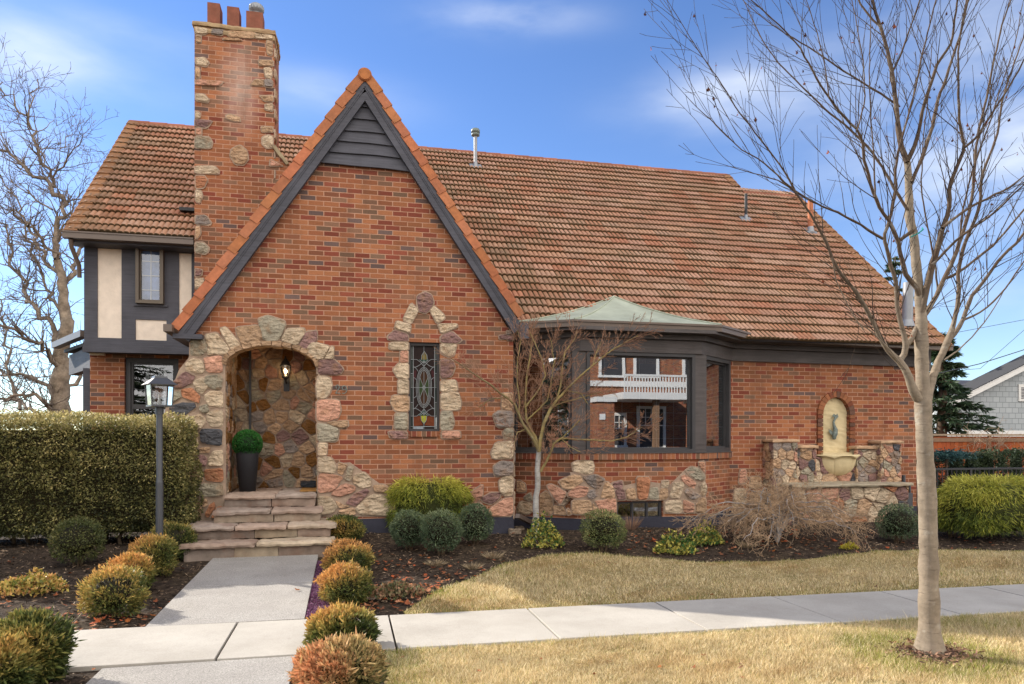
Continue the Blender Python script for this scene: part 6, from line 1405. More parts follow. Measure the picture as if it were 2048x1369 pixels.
C9 = np.stack([3.98 + lr.normal(0, .14, 700), 4.22 + lr.normal(0, .11, 700), np.zeros(700)], -1); C9[:, 2] = ground_z(C9[:, 0], C9[:, 1]) + .035 + lr.uniform(0, .02, 700); sd = MB(); leaves(sd, C9, lr.normal(size=C9.shape) * [1, 1, .3], .05 * lr.uniform(.4, 1.3, 700), .012, pal([(.07, .04, .03), (.2, .11, .07), (.36, .22, .14)], lr.uniform(0, 1, 700))); tag(sd.build('bark_chips', M['litter']), 'reddish bark chips piled round the foot of the street tree', 'bark chips', kind='stuff')
tk = MB(); trunk_px = [(1858, 1340, 78), (1859, 1312, 66), (1859, 1296, 52), (1859, 1270, 42), (1858, 1200, 37), (1857, 1100, 35.5), (1855, 1000, 34), (1850, 909, 32), (1847, 841, 31), (1846, 800, 33), (1846, 781, 27), (1843, 707, 25.5), (1843, 640, 22), (1838, 579, 18), (1831, 518, 17.5), (1828, 472, 16.5), (1819, 440, 17), (1818, 395, 13.5), (1816, 336, 12.5), (1813, 318, 12)]
P, r_ = limb(tk, trunk_px, D0, .05, BK, .0, 16); 
for k_ in range(6): a = k_ * 1.05 + .3; tube(tk, [(3.965 + .03 * math.cos(a), 4.25 + .03 * math.sin(a), -1.36), (3.965 + .055 * math.cos(a), 4.25 + .055 * math.sin(a), -1.46), (3.965 + .10 * math.cos(a), 4.25 + .10 * math.sin(a), -1.53)], [.045, .045, .03], 10, BK, False)
tag(tk.build('trunk', M['tbark'], ST)); cr_ = MB(); tips = []
LIMBS = [
 ([(1850, 800, 22), (1838, 800, 20), (1827, 782, 18), (1812, 742, 14), (1799, 722, 13), (1781, 708, 10), (1763, 681, 9), (1750, 653, 8.5), (1735, 622, 8), (1713, 585, 7.5), (1706, 576, 7), (1683, 552, 6.5), (1664, 515, 6), (1646, 472, 5), (1628, 441, 4.5), (1606, 407, 4), (1590, 383, 4), (1565, 337, 3.3), (1514, 271, 2.8), (1468, 210, 2.4), (1437, 158, 2), (1396, 102, 1.6), (1345, 18, 1.3)], -.6),
 ([(1595, 388, 3.4), (1560, 355, 3), (1520, 320, 2.6), (1478, 296, 2.2), (1432, 250, 1.8), (1400, 222, 1.4), (1381, 202, 1.2)], -.1, -.6),
 ([(1799, 722, 12), (1808, 711, 12), (1812, 690, 11), (1804, 656, 9.5), (1798, 635, 9), (1793, 601, 8.5), (1792, 561, 8), (1781, 530, 7.5), (1775, 503, 7), (1766, 475, 6.5), (1775, 457, 6), (1784, 420, 5.5), (1792, 380, 5), (1791, 336, 4.6), (1799, 292, 4.2), (1816, 234, 3.8), (1831, 175, 3.4), (1843, 117, 3), (1857, 58, 2.6), (1875, -10, 2.2), (1890, -60, 1.5)], -.25),
 ([(1766, 478, 5.5), (1750, 469, 5), (1717, 447, 4.5), (1677, 426, 4), (1640, 411, 3.4), (1606, 392, 3), (1560, 362, 2.4), (1500, 345, 1.8), (1455, 332, 1.2)], -.3, -.25),
 ([(1812, 690, 11), (1821, 684, 10.5), (1836, 650, 10), (1861, 613, 9.5), (1876, 586, 9), (1888, 558, 8.5), (1904, 527, 8), (1919, 484, 7.2), (1934, 441, 6.6), (1941, 411, 6), (1945, 390, 5.6), (1951, 307, 5), (1957, 263, 4.6), (1971, 205, 4.2), (1983, 146, 3.8), (1995, 88, 3.3), (2006, 44, 3), (2025, -10, 2.4), (2040, -60, 1.5)], .4),
 ([(1888, 558, 6), (1907, 552, 5.5), (1938, 530, 5), (1984, 494, 4.6), (2014, 460, 4.2), (2048, 420, 3.8), (2090, 375, 3), (2130, 320, 2)], .3, .2),
 ([(1853, 800, 22), (1859, 773, 17), (1867, 751, 15), (1876, 727, 14), (1888, 699, 13), (1898, 678, 13), (1907, 650, 9.5), (1914, 616, 8.5), (1918, 589, 8), (1916, 552, 7.5), (1922, 509, 7), (1934, 475, 6.4), (1950, 441, 6), (1962, 398, 5.4), (1960, 365, 5), (1980, 307, 4.5), (1995, 269, 4.2), (2003, 205, 3.7), (2021, 146, 3.2), (2048, 73, 2.6), (2070, 20, 2), (2085, -30, 1.5)], .5),
 ([(1898, 682, 9), (1913, 665, 8.5), (1928, 635, 8), (1941, 595, 7.2), (1968, 564, 6.6), (1999, 518, 6), (2030, 490, 5.2), (2060, 450, 4.4), (2100, 400, 3), (2130, 350, 2)], .2, .4),
 ([(1928, 640, 4.4), (1956, 628, 4), (1984, 607, 3.6), (2011, 576, 3.2), (2033, 546, 2.8), (2060, 505, 2.4), (2090, 460, 1.6)], .1, .5),
 ([(1888, 721, 3.6), (1907, 708, 3), (1938, 681, 2.7), (1968, 647, 2.4), (1996, 604, 1.9), (2006, 585, 1.4)], .25, -.2),
 ([(1843, 625, 13), (1855, 570, 12.5), (1864, 530, 12), (1873, 503, 11), (1885, 457, 10), (1895, 432, 8.8), (1900, 405, 8), (1898, 374, 7.5), (1919, 322, 6.8), (1930, 295, 6.2), (1919, 249, 5), (1917, 205, 4.6), (1917, 146, 4), (1916, 102, 3.6), (1925, 44, 3), (1936, -15, 2.4), (1945, -60, 1.6)], -.35),
 ([(1930, 295, 5), (1954, 275, 4.6), (1974, 243, 4.2), (2009, 190, 3.7), (2039, 137, 3), (2060, 95, 2.4), (2080, 50, 1.6)], -.2, -.3),
 ([(1885, 457, 6), (1907, 438, 5.4), (1947, 411, 4.8), (1984, 392, 4.2), (2014, 380, 3.6), (2048, 352, 3), (2090, 320, 2)], .15, -.2),
 ([(1864, 530, 5.5), (1891, 503, 5), (1922, 472, 4.6), (1968, 441, 4.2), (1999, 417, 3.8), (2030, 386, 3.2), (2070, 350, 2.4)], -.3, -.2),
 ([(1838, 590, 11), (1833, 576, 10), (1812, 552, 9), (1799, 503, 8), (1798, 487, 7.6), (1781, 447, 7), (1760, 417, 6.6), (1744, 380, 6.2), (1729, 322, 5.6), (1725, 282, 5.2), (1714, 260, 5), (1682, 228, 4.4), (1658, 196, 4.1), (1635, 161, 3.8), (1618, 129, 3.4), (1600, 96, 3), (1560, 52, 2.6), (1490, -10, 2), (1450, -50, 1.4)], -.45),
 ([(1796, 484, 7), (1809, 474, 7), (1826, 462, 8)], 0, -.02),
 ([(1815, 420, 6), (1793, 386, 5.6), (1769, 340, 5.2), (1745, 305, 4.8), (1723, 281, 4.4), (1688, 248, 4), (1653, 222, 3.6), (1618, 187, 3.2), (1600, 170, 2.9), (1560, 130, 2.5), (1530, 90, 2.1), (1500, 30, 1.7), (1478, -20, 1.3)], .35),
 ([(1790, 207, 4.6), (1764, 190, 4.2), (1740, 175, 3.9), (1702, 152, 3.6), (1670, 131, 3.3), (1638, 108, 3), (1600, 85, 2.6), (1540, 48, 2), (1490, 5, 1.4)], .3, .1),
 ([(1814, 325, 11), (1802, 292, 10.5), (1796, 249, 9.5), (1790, 190, 8.8), (1784, 146, 8), (1775, 102, 7), (1762, 58, 6.2), (1752, 29, 5.6), (1744, -5, 5), (1735, -60, 3.6)], .15),
 ([(1762, 55, 4.4), (1740, 35, 4), (1722, 10, 3.6), (1705, -30, 2.6)], .1, .12),
 ([(1815, 322, 9), (1826, 300, 8), (1834, 278, 7.4), (1848, 210, 6.6), (1863, 164, 6), (1876, 126, 5.4), (1889, 108, 5), (1904, 85, 4.4), (1910, 29, 3.8), (1918, -15, 3.2), (1925, -60, 2.2)], -.2),
 ([(1824, 365, 7), (1848, 307, 7), (1866, 248, 6.6), (1878, 190, 6), (1892, 158, 5.4), (1907, 111, 4.8), (1924, 58, 4), (1938, -5, 3.4), (1950, -60, 2)], .3),
 ([(1784, 146, 4), (1800, 115, 3.6), (1812, 80, 3.2), (1830, 30, 2.6), (1850, -30, 2)], -.2, .1),
 ([(1812, 742, 4), (1780, 700, 3), (1740, 660, 2.4), (1700, 640, 2)], -.1, -.1),
 ([(1875, 590, 4), (1872, 540, 3.6), (1858, 470, 3), (1842, 380, 2.6), (1846, 280, 2.2), (1858, 180, 1.8), (1864, 90, 1.4)], -.1, .3),
 ([(1919, 484, 4), (1925, 420, 3.6), (1945, 340, 3), (1975, 260, 2.6), (2000, 180, 2.2), (2030, 90, 1.8), (2045, 10, 1.4)], .1, .35),
 ([(1750, 395, 3.5), (1748, 320, 3), (1742, 240, 2.6), (1738, 150, 2.2), (1742, 60, 1.8), (1740, -10, 1.4)], -.1, -.35),
 ([(1664, 515, 3), (1672, 560, 2.2), (1700, 620, 2), (1727, 660, 2.6)], 0, -.4),
 ([(1658, 196, 2.6), (1650, 130, 2.2), (1632, 60, 1.8), (1610, -5, 1.4)], -.1, -.4),
 ([(1714, 262, 3), (1730, 200, 2.6), (1726, 120, 2.2), (1712, 40, 1.8), (1700, -20, 1.3)], .1, -.4)]
for k_, L_ in enumerate(LIMBS):
    pts, drift = L_[0], L_[1]; d0 = D0 + (L_[2] if len(L_) > 2 else .02); P, r_ = limb(cr_, pts, d0, drift, (BR, BK), .0015, 8)
    for i in range(3, len(P) - 1):
        if r_[i] > .022: continue
        for _r in range(int(tr_.uniform() < .58)):
            d = P[min(i + 1, len(P) - 1)] - P[i - 1]; d /= np.linalg.norm(d); s = np.cross(d, tr_.normal(size=3)); s /= np.linalg.norm(s); a = tr_.uniform(.35, .8); grow(cr_, P[i], d * math.cos(a) + s * math.sin(a) + [0, 0, .25], tr_.uniform(.2, .85), min(.0042, max(.002, r_[i] * .5)), 1, TP_, tips)
    d = P[-1] - P[-2]; grow(cr_, P[-1], d, .35, .002, 1, TP_, tips)
cr_.build('branches', M['tbark'], ST)
mb = MB(); idx = tr_.permutation(len(tips))[:170]
for i in idx:
    p = tips[i][0]
    for _ in range(1 + int(tr_.uniform() < .25)): leafshape(mb, (p[0], p[1], p[2] - .02), random.uniform(.012, .024), tuple(np.array(random.choice([srgb(150, 80, 50), srgb(110, 66, 48), srgb(90, 56, 44)])) * .7), random.uniform(0, 6.28), random.uniform(.8, 2.2), .6)
mb.build('clinging_leaves', M['litter'], ST)
mb = MB(); gp = PD(1832, 470, D0 - .05); tube(mb, [tuple(gp + Vector(v)) for v in ((-.045, 0, -.02), (-.01, -.03, .0), (.03, -.03, .03), (.05, 0, .05))], .005, 5, (.02, .25, .22)); mb.build('green_tie', M['wood'], ST)
# small grey maple by the bay
JM = thing('small_maple', tuple(PG(1070, 1078)), 'small leafless ornamental maple with grey trunk before the bay window', 'tree')
ox_, oy_, ss = 900, 640, 2.977; J = lambda pts: [(ox_ + x / ss, oy_ + y / ss, w_) for x, y, w_ in pts]; D1 = 9.35
jm = MB(); limb(jm, J([(495, 1330, 16), (508, 1240, 13), (515, 1180, 12.5), (510, 1080, 11.5), (524, 980, 11), (520, 880, 10.5), (530, 780, 10)]), D1, .02, (.36, .34, .31), .003, 10)
jm.build('trunk', M['tbark'], JM); jc = MB(); JG = (.30, .23, .09); JR = dict(seg=.05, wig=.08, up=.035, gap=.045, ang=.62, rat=.5, rmin=.0021, rref=.0042, c0=(.34, .23, .10), c1=(.34, .18, .11))
JL = [([(530, 785, 8), (515, 745, 8), (490, 700, 7), (455, 650, 6.5), (435, 625, 6), (410, 560, 5), (385, 505, 5), (340, 465, 4.5), (290, 430, 4.2), (240, 385, 3.8), (200, 360, 3.4), (110, 300, 2.8), (40, 250, 2), (0, 225, 1.4)], -.3), ([(530, 785, 7), (510, 700, 6), (480, 655, 5.5), (455, 600, 5), (448, 500, 4.4), (455, 350, 4), (475, 230, 3.4), (488, 120, 2.6), (492, 50, 1.6)], .25),
      ([(530, 785, 8), (540, 700, 7.5), (560, 615, 7), (600, 525, 6.5), (635, 480, 6), (690, 420, 4.5), (760, 350, 3.8), (850, 270, 3.2), (950, 190, 2.6), (1050, 130, 2), (1120, 95, 1.3)], -.25), ([(635, 480, 4.5), (660, 380, 4), (668, 280, 3.4), (685, 190, 3), (740, 120, 2), (755, 70, 1.4)], .2), ([(540, 905, 5), (565, 860, 5), (595, 800, 5), (620, 735, 4.6), (665, 705, 4.2), (740, 712, 3.6), (850, 715, 3.2), (960, 722, 2.6), (1050, 700, 2), (1140, 640, 1.3)], -.35),
      ([(665, 705, 3), (720, 650, 2.6), (775, 595, 2)], -.1), ([(448, 520, 3.5), (520, 430, 3), (570, 330, 3), (545, 230, 2.6), (500, 130, 2), (470, 60, 1.4)], .1), ([(455, 600, 3.5), (500, 560, 3), (580, 480, 2.6), (600, 380, 2.4), (620, 250, 1.8), (600, 120, 1.3)], -.2), ([(410, 560, 3.4), (415, 480, 3), (400, 380, 2.6), (400, 260, 2.2), (420, 120, 1.6), (400, 60, 1.2)], .1),
      ([(600, 525, 3.4), (650, 500, 3), (760, 470, 2.4), (860, 440, 1.8), (900, 430, 1.3)], .2), ([(850, 270, 2.4), (870, 200, 2), (900, 130, 1.5)], .1), ([(340, 465, 2.6), (250, 470, 2), (170, 520, 1.5)], .1), ([(455, 650, 2.6), (400, 670, 2.2), (380, 740, 1.6)], -.2), ([(665, 710, 2.4), (720, 760, 2), (780, 790, 1.4)], -.3), ([(690, 420, 2.6), (780, 440, 2), (820, 500, 1.5)], .1)]
for k_, (pts, drift) in enumerate(JL):
    P, r_ = limb(jc, J(pts), D1 + .0, drift, JG if k_ else (.2, .155, .07), .002, 6, 5)
    for i in range(2, len(P) - 1):
        if tr_.uniform() < .85 and r_[i] < .022:
            d = P[i + 1] - P[i - 1]; d /= np.linalg.norm(d); s = np.cross(d, tr_.normal(size=3)); s /= np.linalg.norm(s); a = tr_.uniform(.4, .9); grow(jc, P[i], d * math.cos(a) + s * math.sin(a) + [0, 0, .2], tr_.uniform(.15, .42), .0026, 2, JR)
    grow(jc, P[-1], P[-1] - P[-2], .25, .002, 1, JR)
jc.build('branches', M['tbark'], JM)
# weeping laceleaf maple
lp0 = PG(1555, 1085); LM = thing('laceleaf_maple', tuple(lp0), 'low weeping leafless maple, a tangle of tan twigs before the fountain', 'tree'); lm_ = MB()
WR = dict(seg=.045, wig=.26, up=-.035, gap=.075, ang=.8, rat=.5, rmin=.0021, rref=.004, c0=(.50, .43, .36), c1=(.52, .35, .21)); b0_ = np.array([lp0.x, lp0.y, lp0.z])
for k_ in range(34):
    a = k_ * 2.399; r_ = .35 + 1.15 * ((k_ % 11) / 11); hgt = tr_.uniform(.42, .80) * (1 - .25 * (r_ - .35)); top = b0_ + [math.cos(a) * .22, math.sin(a) * .12, hgt * .95]; mid = b0_ + [math.cos(a) * r_ * .65, math.sin(a) * r_ * .42, hgt]; end = b0_ + [math.cos(a) * r_, math.sin(a) * r_ * .62, hgt * tr_.uniform(.3, .8)]
    P = resample([b0_ + [0, 0, 0], b0_ + [math.cos(a) * .05, math.sin(a) * .05, hgt * .5], top, mid, end], .07); P[1:] += tr_.normal(size=(len(P) - 1, 3)) * .012; rad = np.linspace(.017, .003, len(P)); tube(lm_, P, rad, 6, tuple(np.array((.36, .33, .31)) * tr_.uniform(.8, 1.1)), False)
    for i in range(5, len(P)):
        for _ in range(2):
            d = P[i] - P[i - 1]; d /= np.linalg.norm(d); s = np.cross(d, tr_.normal(size=3)); s /= np.linalg.norm(s); a2 = tr_.uniform(.3, .9); grow(lm_, P[i], d * math.cos(a2) + s * math.sin(a2), tr_.uniform(.18, .42), .0028, 2, WR)
lm_.build('branches', M['tbark'], LM)
# big bare tree behind the left wing
BT = thing('bare_tree', tuple(PG(128, 985)), 'big leafless curly willow behind the hedge on the far left', 'tree'); D3 = 21.0
BTP = dict(seg=.22, wig=.26, up=.03, gap=.27, ang=.75, rat=.5, rmin=.005, rref=.03, c0=(.30, .24, .18), c1=(.17, .135, .11)); bt = MB(); tk = MB()
limb(tk, [(118, 1010, 44), (120, 900, 40), (126, 850, 36), (116, 790, 32), (126, 740, 31), (122, 700, 28), (136, 650, 23), (128, 600, 20), (128, 560, 17), (114, 520, 15)], D3, 0, (.24, .19, .14), .05, 12); tk.build('trunk', M['bark2'], BT)
BL_ = [([(114, 520, 16), (112, 470, 14), (124, 430, 12), (122, 400, 12), (108, 375, 14), (92, 360, 10), (60, 340, 8), (30, 318, 7), (-10, 300, 5)], 1), ([(108, 375, 9), (95, 345, 8), (80, 310, 7), (70, 280, 7), (55, 250, 6), (40, 225, 5), (20, 190, 4), (5, 165, 2)], -1), ([(55, 250, 4), (60, 215, 3.5), (58, 185, 3), (75, 160, 2)], 1), ([(110, 372, 5), (105, 340, 4.5), (130, 320, 4), (150, 300, 3), (172, 275, 2)], -1), ([(88, 330, 3), (85, 300, 3), (105, 300, 2.6), (130, 290, 2), (145, 270, 1.5)], 1),
       ([(128, 600, 14), (140, 560, 12), (150, 520, 10), (165, 490, 7), (175, 460, 5)], 1), ([(124, 700, 16), (95, 650, 13), (60, 600, 10), (40, 560, 8), (20, 500, 6), (5, 440, 4), (-15, 400, 3)], 2), ([(122, 740, 14), (90, 690, 11), (50, 680, 9), (10, 650, 7), (-20, 640, 5)], -2), ([(120, 800, 14), (80, 760, 10), (40, 750, 8), (0, 740, 6), (-30, 720, 4)], 2), ([(124, 840, 14), (80, 800, 11), (50, 790, 8), (10, 790, 6), (-30, 790, 4)], -1), ([(122, 560, 10), (90, 520, 9), (70, 480, 7), (45, 430, 5), (30, 390, 4), (5, 360, 3)], 1),
       ([(124, 800, 12), (150, 760, 10), (170, 720, 7), (190, 690, 5)], 1), ([(130, 650, 10), (100, 600, 8), (85, 540, 7), (60, 500, 6), (50, 440, 4)], 2), ([(114, 520, 8), (80, 470, 7), (50, 450, 6), (20, 420, 4), (0, 410, 3)], -2), ([(105, 420, 5), (80, 400, 4.5), (60, 380, 4), (40, 370, 3), (20, 350, 2)], 1), ([(118, 480, 5), (140, 450, 4), (150, 410, 3), (160, 380, 2)], -1), ([(40, 820, 9), (20, 760, 8), (15, 700, 6), (5, 640, 4), (-10, 590, 3)], 2), ([(100, 860, 10), (60, 820, 8), (30, 800, 6), (-10, 800, 4)], 3)]
for pts, drift in BL_:
    pts = [(x_, y_, w_ * .78) for x_, y_, w_ in pts]
    P, r_ = limb(bt, pts, D3, drift, (.23, .18, .135), .07, 6, 12)
    for i in range(2, len(P)):
        for _ in range(3 if tr_.uniform() < .6 else 2):
            d = P[i] - P[i - 1]; d /= np.linalg.norm(d); s = np.cross(d, tr_.normal(size=3)); s /= np.linalg.norm(s); a = tr_.uniform(.4, 1.0); grow(bt, P[i], d * math.cos(a) + s * math.sin(a) + [0, 0, .3], tr_.uniform(.5, 1.5), min(.022, r_[i] * .5), 2, BTP)
bt.build('branches', M['bark2'], BT)
# ---------------- conifer, fence, neighbours ----------------
def conifer(base, top, n, wid, label, name='conifer', seed=0, group=None):
    o = thing(name, base, label, 'tree', group); b_ = Vector(base); h_ = top - b_.z; rr = np.random.default_rng(seed); tk = MB(); tube(tk, [tuple(b_), (b_.x + .1, b_.y, b_.z + h_ * .6), (b_.x, b_.y, top)], [.2, .12, .02], 8, (.12, .08, .055)); 
    Cc, Dd, T_ = [], [], []
    for k_ in range(n):
        t = rr.uniform(.12, 1) ** .9; a = rr.uniform(0, 6.28); R_ = wid * (1 - t) ** .75 * rr.uniform(.55, 1.15) + .15; z0_ = b_.z + h_ * t; L_ = R_; m = 26; s = np.linspace(.1, 1, m); droop = -.18 * L_ * s ** 2 + .1 * L_ * s
        P = np.stack([b_.x + np.cos(a) * L_ * s, b_.y + np.sin(a) * L_ * s, z0_ + droop], -1); tube(tk, P[::5], np.linspace(.025, .006, len(P[::5])), 4, (.10, .07, .05), False)
        q = 5; Pq = np.repeat(P, q, 0); sd = rr.normal(size=Pq.shape) * [1, 1, .45]; Cc.append(Pq + sd * .03); Dd.append(sd * .6 + np.array([np.cos(a), np.sin(a), -.35])); T_.append(np.full(len(Pq), .5 + .4 * rr.normal()))
    mb = MB(); C = np.concatenate(Cc); leaves(mb, C, np.concatenate(Dd), .22 * lr.uniform(.6, 1.2, len(C)), .05, pal([(.02, .04, .018), (.035, .065, .03), (.07, .10, .045)], np.concatenate(T_) + lr.normal(0, .2, len(C)))); mb.build('crown', M['leaf'], o); tk.build('trunk', M['bark'], o)
def YG(px, Y, dz=0): x = YXof(px, Y); return (x, Y, float(ground_z(x, Y)) + dz)
conifer(YG(1880, 19.0), PY(1880, 672, 19.0).z, 110, 1.9, 'dark drooping conifer behind the right corner of the house', seed=3)
conifer(YG(1790, 30), PY(1790, 512, 30).z, 60, 2.2, 'tall conifer whose top shows above the roof edge', seed=4)
# cedar fence
fy, fx_a, fx_b = 17.0, YXof(1850, 17.0), 27.0; ftop = PY(1950, 872, fy).z
cf = thing('cedar_fence', (20, fy, -1.5), 'orange cedar board fence before the grey shingled neighbour house', 'fence'); mb = MB(); x = fx_a
while x < fx_b:
    c_ = np.array(srgb(178, 92, 48)) * random.uniform(.55, .8) * np.array([1, random.uniform(.9, 1.1), 1]); box(mb, x, x + .135, fy, fy + .02, -1.6, ftop - .02, tuple(c_)); x += .141
mb.build('boards', M['wood'], cf); mb = MB(); box(mb, fx_a, fx_b, fy - .06, fy + .07, ftop, ftop + .05, (.30, .22, .15)); box(mb, fx_a, fx_b, fy - .03, fy - .001, ftop - .17, ftop - .06, (.22, .13, .08))
for k_ in range(6): box(mb, fx_a + 2.1 * k_, fx_a + 2.1 * k_ + .1, fy - .04, fy - .002, -1.6, ftop - .001, (.22, .11, .06))
mb.build('rails', M['wood'], cf)
VN = dict(seg=.12, wig=.35, up=.02, gap=.2, ang=.9, rat=.6, rmin=.004, rref=.012, c0=(.22, .16, .11), c1=(.30, .22, .15)); mb = MB()
for k_ in range(26): x = random.uniform(YXof(1925, 16.9), YXof(2060, 16.9)); grow(mb, np.array([x, 16.85, random.uniform(-1.2, -.2)]), np.array([random.uniform(-1, 1), 0, 1.]), random.uniform(.5, 1.3), .01, 2, VN)
tag(mb.build('bare_vine', M['bark']), 'leafless vine tangled over the top of the cedar fence', 'vine')
for k_, (px_, w_, tp) in enumerate([(1912, .42, 905), (1952, .2, 908), (1976, .32, 900), (2032, .34, 898)]):
    b_ = YG(px_, 14.2); zt_ = PY(px_, tp, 14.2).z; n_ = 5200; h_ = zt_ - b_[2]; P, _ = shell(n_, 1); P = np.sign(P) * np.abs(P) ** .75; C = P * (1 + .12 * wob(P, 5, k_))[:, None] * np.array([w_, w_, h_ / 2]) * (1 - .25 * lr.uniform(0, 1, (len(P), 1)) ** 2) + np.array([b_[0], b_[1], b_[2] + h_ / 2])
    o = thing('upright_evergreen', b_, ['broad dark evergreen shrub behind the iron fence, nearest the house', 'thin sparse evergreen shrub behind the iron fence, between two fuller ones', 'column shaped evergreen shrub behind the iron fence, third from the house', 'dark evergreen shrub behind the iron fence at the right frame edge'][k_], 'shrub', 'evergreen shrubs along the cedar fence'); mb = MB()
    leaves(mb, C, P + lr.normal(size=P.shape) * .7, .05, .028, pal([(.015, .028, .014), (.035, .055, .025), (.08, .11, .05)], .45 + .3 * wob(C, 6, k_) + lr.normal(0, .2, len(P)))); mb.build('foliage', M['leaf'], o)
    mb = MB(); tube(mb, [b_, (b_[0], b_[1], b_[2] + h_ * .9)], [w_ * .55, w_ * .3], 8, (.015, .02, .01)); mb.build('stems', M['bark'], o)
mb = MB(); b_ = YG(1893, 13.4); C = np.array([b_[0], 13.4, PY(1893, 905, 13.4).z - .05]) + lr.normal(size=(1400, 3)) * [.22, .2, .05]; leaves(mb, C, lr.normal(size=C.shape) * [1, 1, .3] + [0, 0, -.2], .1, .02, pal([(.02, .06, .06), (.05, .12, .11)], lr.uniform(0, 1, 1400))); 
o = thing('blue_spruce', (b_[0], 13.4, b_[2]), 'small blue green spruce peeking beside the tree trunk by the fence', 'tree'); mb.build('crown', M['leaf'], o); mb = MB(); tube(mb, [b_, (b_[0], 13.4, C[:, 2].mean())], [.05, .02], 6, (.1, .07, .05)); mb.build('trunk', M['bark'], o)
# iron fence
iy = 11.3; ix0 = 9.66; it_ = PY(1960, 936, iy).z; ig = -1.5
fi = thing('iron_fence', (12, iy, ig), 'low black iron picket fence joining the house corner at right', 'fence'); mb = MB(); box(mb, ix0, 16, iy - .02, iy + .02, it_ - .035, it_); box(mb, ix0, 16, iy - .015, iy + .015, ig + .1, ig + .13)
mb.build('rails', M['iron'], fi); k_ = 0; x = ix0 + .11
while x < 16 and k_ < 60:
    mb = MB(); r_ = .022 if k_ % 16 == 0 else .008; box(mb, x - r_, x + r_, iy - r_, iy + r_, ig, it_ - .036); mb.build('picket', M['iron'], fi); x += .105; k_ += 1
# meter box and downspout at the right corner
mb = MB(); box(mb, 9.1, 9.32, 10.35, 10.5, -1.3, -.9); tube(mb, [(9.2, 10.42, -1.5), (9.2, 10.42, -.6)], .03, 8); tube(mb, [(9.35, 10.45, -1.5), (9.35, 10.45, -.75)], .018, 8); tag(mb.build('utility_meter', M['lampgrey']), 'grey utility meter and pipes against the brick beside the fountain', 'meter')
mb = MB(); a = PG(1055, 1052); beam(mb, (GR + .05, 9.95, -1.08), (a.x + .06, a.y - .15, a.z + .04), .07, .06); tag(mb.build('downspout_end', M['gutter']), 'brown downspout end angled out at the inner corner of the gable', 'downspout')
mb = MB()
for i, (px_, py_, s) in enumerate([(1030, 1068, .09), (1038, 1060, .07)]): p = PG(px_, py_); rough(mb, p.x - s, p.x + s, p.y - .06, p.y + .06, p.z - .02, p.z + s * .8, .012, .03, (.28, .22, .16), i)
tag(mb.build('loose_stones', M['stone']), 'loose tan rocks in the inner corner beside the downspout end', 'stones')
# grey shingled neighbour
NY = 26.0; nh = thing('grey_house', (28, NY + 4, -1.5), 'grey shingle sided neighbour house with white gable trim at far right', 'house')
pk = PY(2130, 690, NY); ea = PY(1872, 818, NY); bz_ = PY(1950, 868, NY).z
def shingle():
    m, nt, b = mat('grey_shingle', .8, .2); uv = nd(nt, 'ShaderNodeUVMap', uv_map='UVMap').outputs[0]; br_ = nd(nt, 'ShaderNodeTexBrick'); br_.inputs['Scale'].default_value = 1; br_.inputs['Brick Width'].default_value = .34; br_.inputs['Row Height'].default_value = .235; br_.inputs['Mortar Size'].default_value = .012
    br_.inputs['Color1'].default_value = (.30, .325, .335, 1); br_.inputs['Color2'].default_value = (.36, .385, .395, 1); br_.inputs['Mortar'].default_value = (.17, .185, .19, 1); L(nt, uv, br_.inputs['Vector']); L(nt, br_.outputs[0], b.inputs['Base Color']); bump(nt, b, br_.outputs[1], -.6, .02); return m
M['shingle'] = shingle(); lft = ea.x + .7; rgt = pk.x + (pk.x - lft); slp = (pk.z - ea.z) / (pk.x - ea.x)
mb = MB(); prism(mb, [(lft, NY, -1.6), (rgt, NY, -1.6), (rgt, NY, pk.z - slp * (pk.x - lft)), (pk.x, NY, pk.z - .05), (lft, NY, pk.z - slp * (pk.x - lft))], (0, .85, 0)); mb.build('wall', M['shingle'], nh, True)
mb = MB()
for s in (-1, 1):
    e_ = Vector((pk.x + s * (pk.x - ea.x), NY, ea.z)); a = Vector((pk.x, NY, pk.z)); nn = Vector((s * slp, 0, 1)).normalized()
    beam(mb, (a.x, NY - .35, a.z), (e_.x, NY - .35, e_.z), .05, .22, up=tuple(nn)); beam(mb, (a.x, NY - .18, a.z - .06), (e_.x, NY - .18, e_.z - .06), .30, .04, up=tuple(nn))
    prism(mb, [tuple(a + nn * .12 + Vector((0, -.4, 0))), tuple(e_ + nn * .12 + Vector((0, -.4, 0))), tuple(e_ + nn * .12 + Vector((0, .9, 0))), tuple(a + nn * .12 + Vector((0, .9, 0)))], tuple(nn * -.02))
box(mb, lft, rgt, NY - .03, NY - .002, bz_ - .12, bz_ + .14); mb.build('trim', M['white'], nh)
mb = MB()
for s in (-1, 1):
    e_ = Vector((pk.x + s * (pk.x - ea.x), NY, ea.z)); a = Vector((pk.x, NY, pk.z)); nn = Vector((s * slp, 0, 1)).normalized()
    prism(mb, [tuple(a + nn * .16 + Vector((0, -.38, 0))), tuple(e_ + nn * .16 + Vector((0, -.38, 0))), tuple(e_ + nn * .16 + Vector((0, .9, 0))), tuple(a + nn * .16 + Vector((0, .9, 0)))], tuple(nn * -.038))
mb.build('roof', M['asph'], nh)
mb = MB(); box(mb, lft + 1.2, rgt, NY + .86, NY + 9, -1.6, bz_ + .4); mb.build('rear_wing', M['shingle'], nh, True)
v0 = PY(2036, 803, NY); mb = MB(); box(mb, v0.x, v0.x + .9, NY - .05, NY - .004, v0.z, v0.z + .75); g_ = mb.build('gable_vent', M['white'], nh); mb = MB()
for k_ in range(8): box(mb, v0.x + .12, v0.x + .78, NY - .062, NY - .052, v0.z + .12 + k_ * .065, v0.z + .155 + k_ * .065)
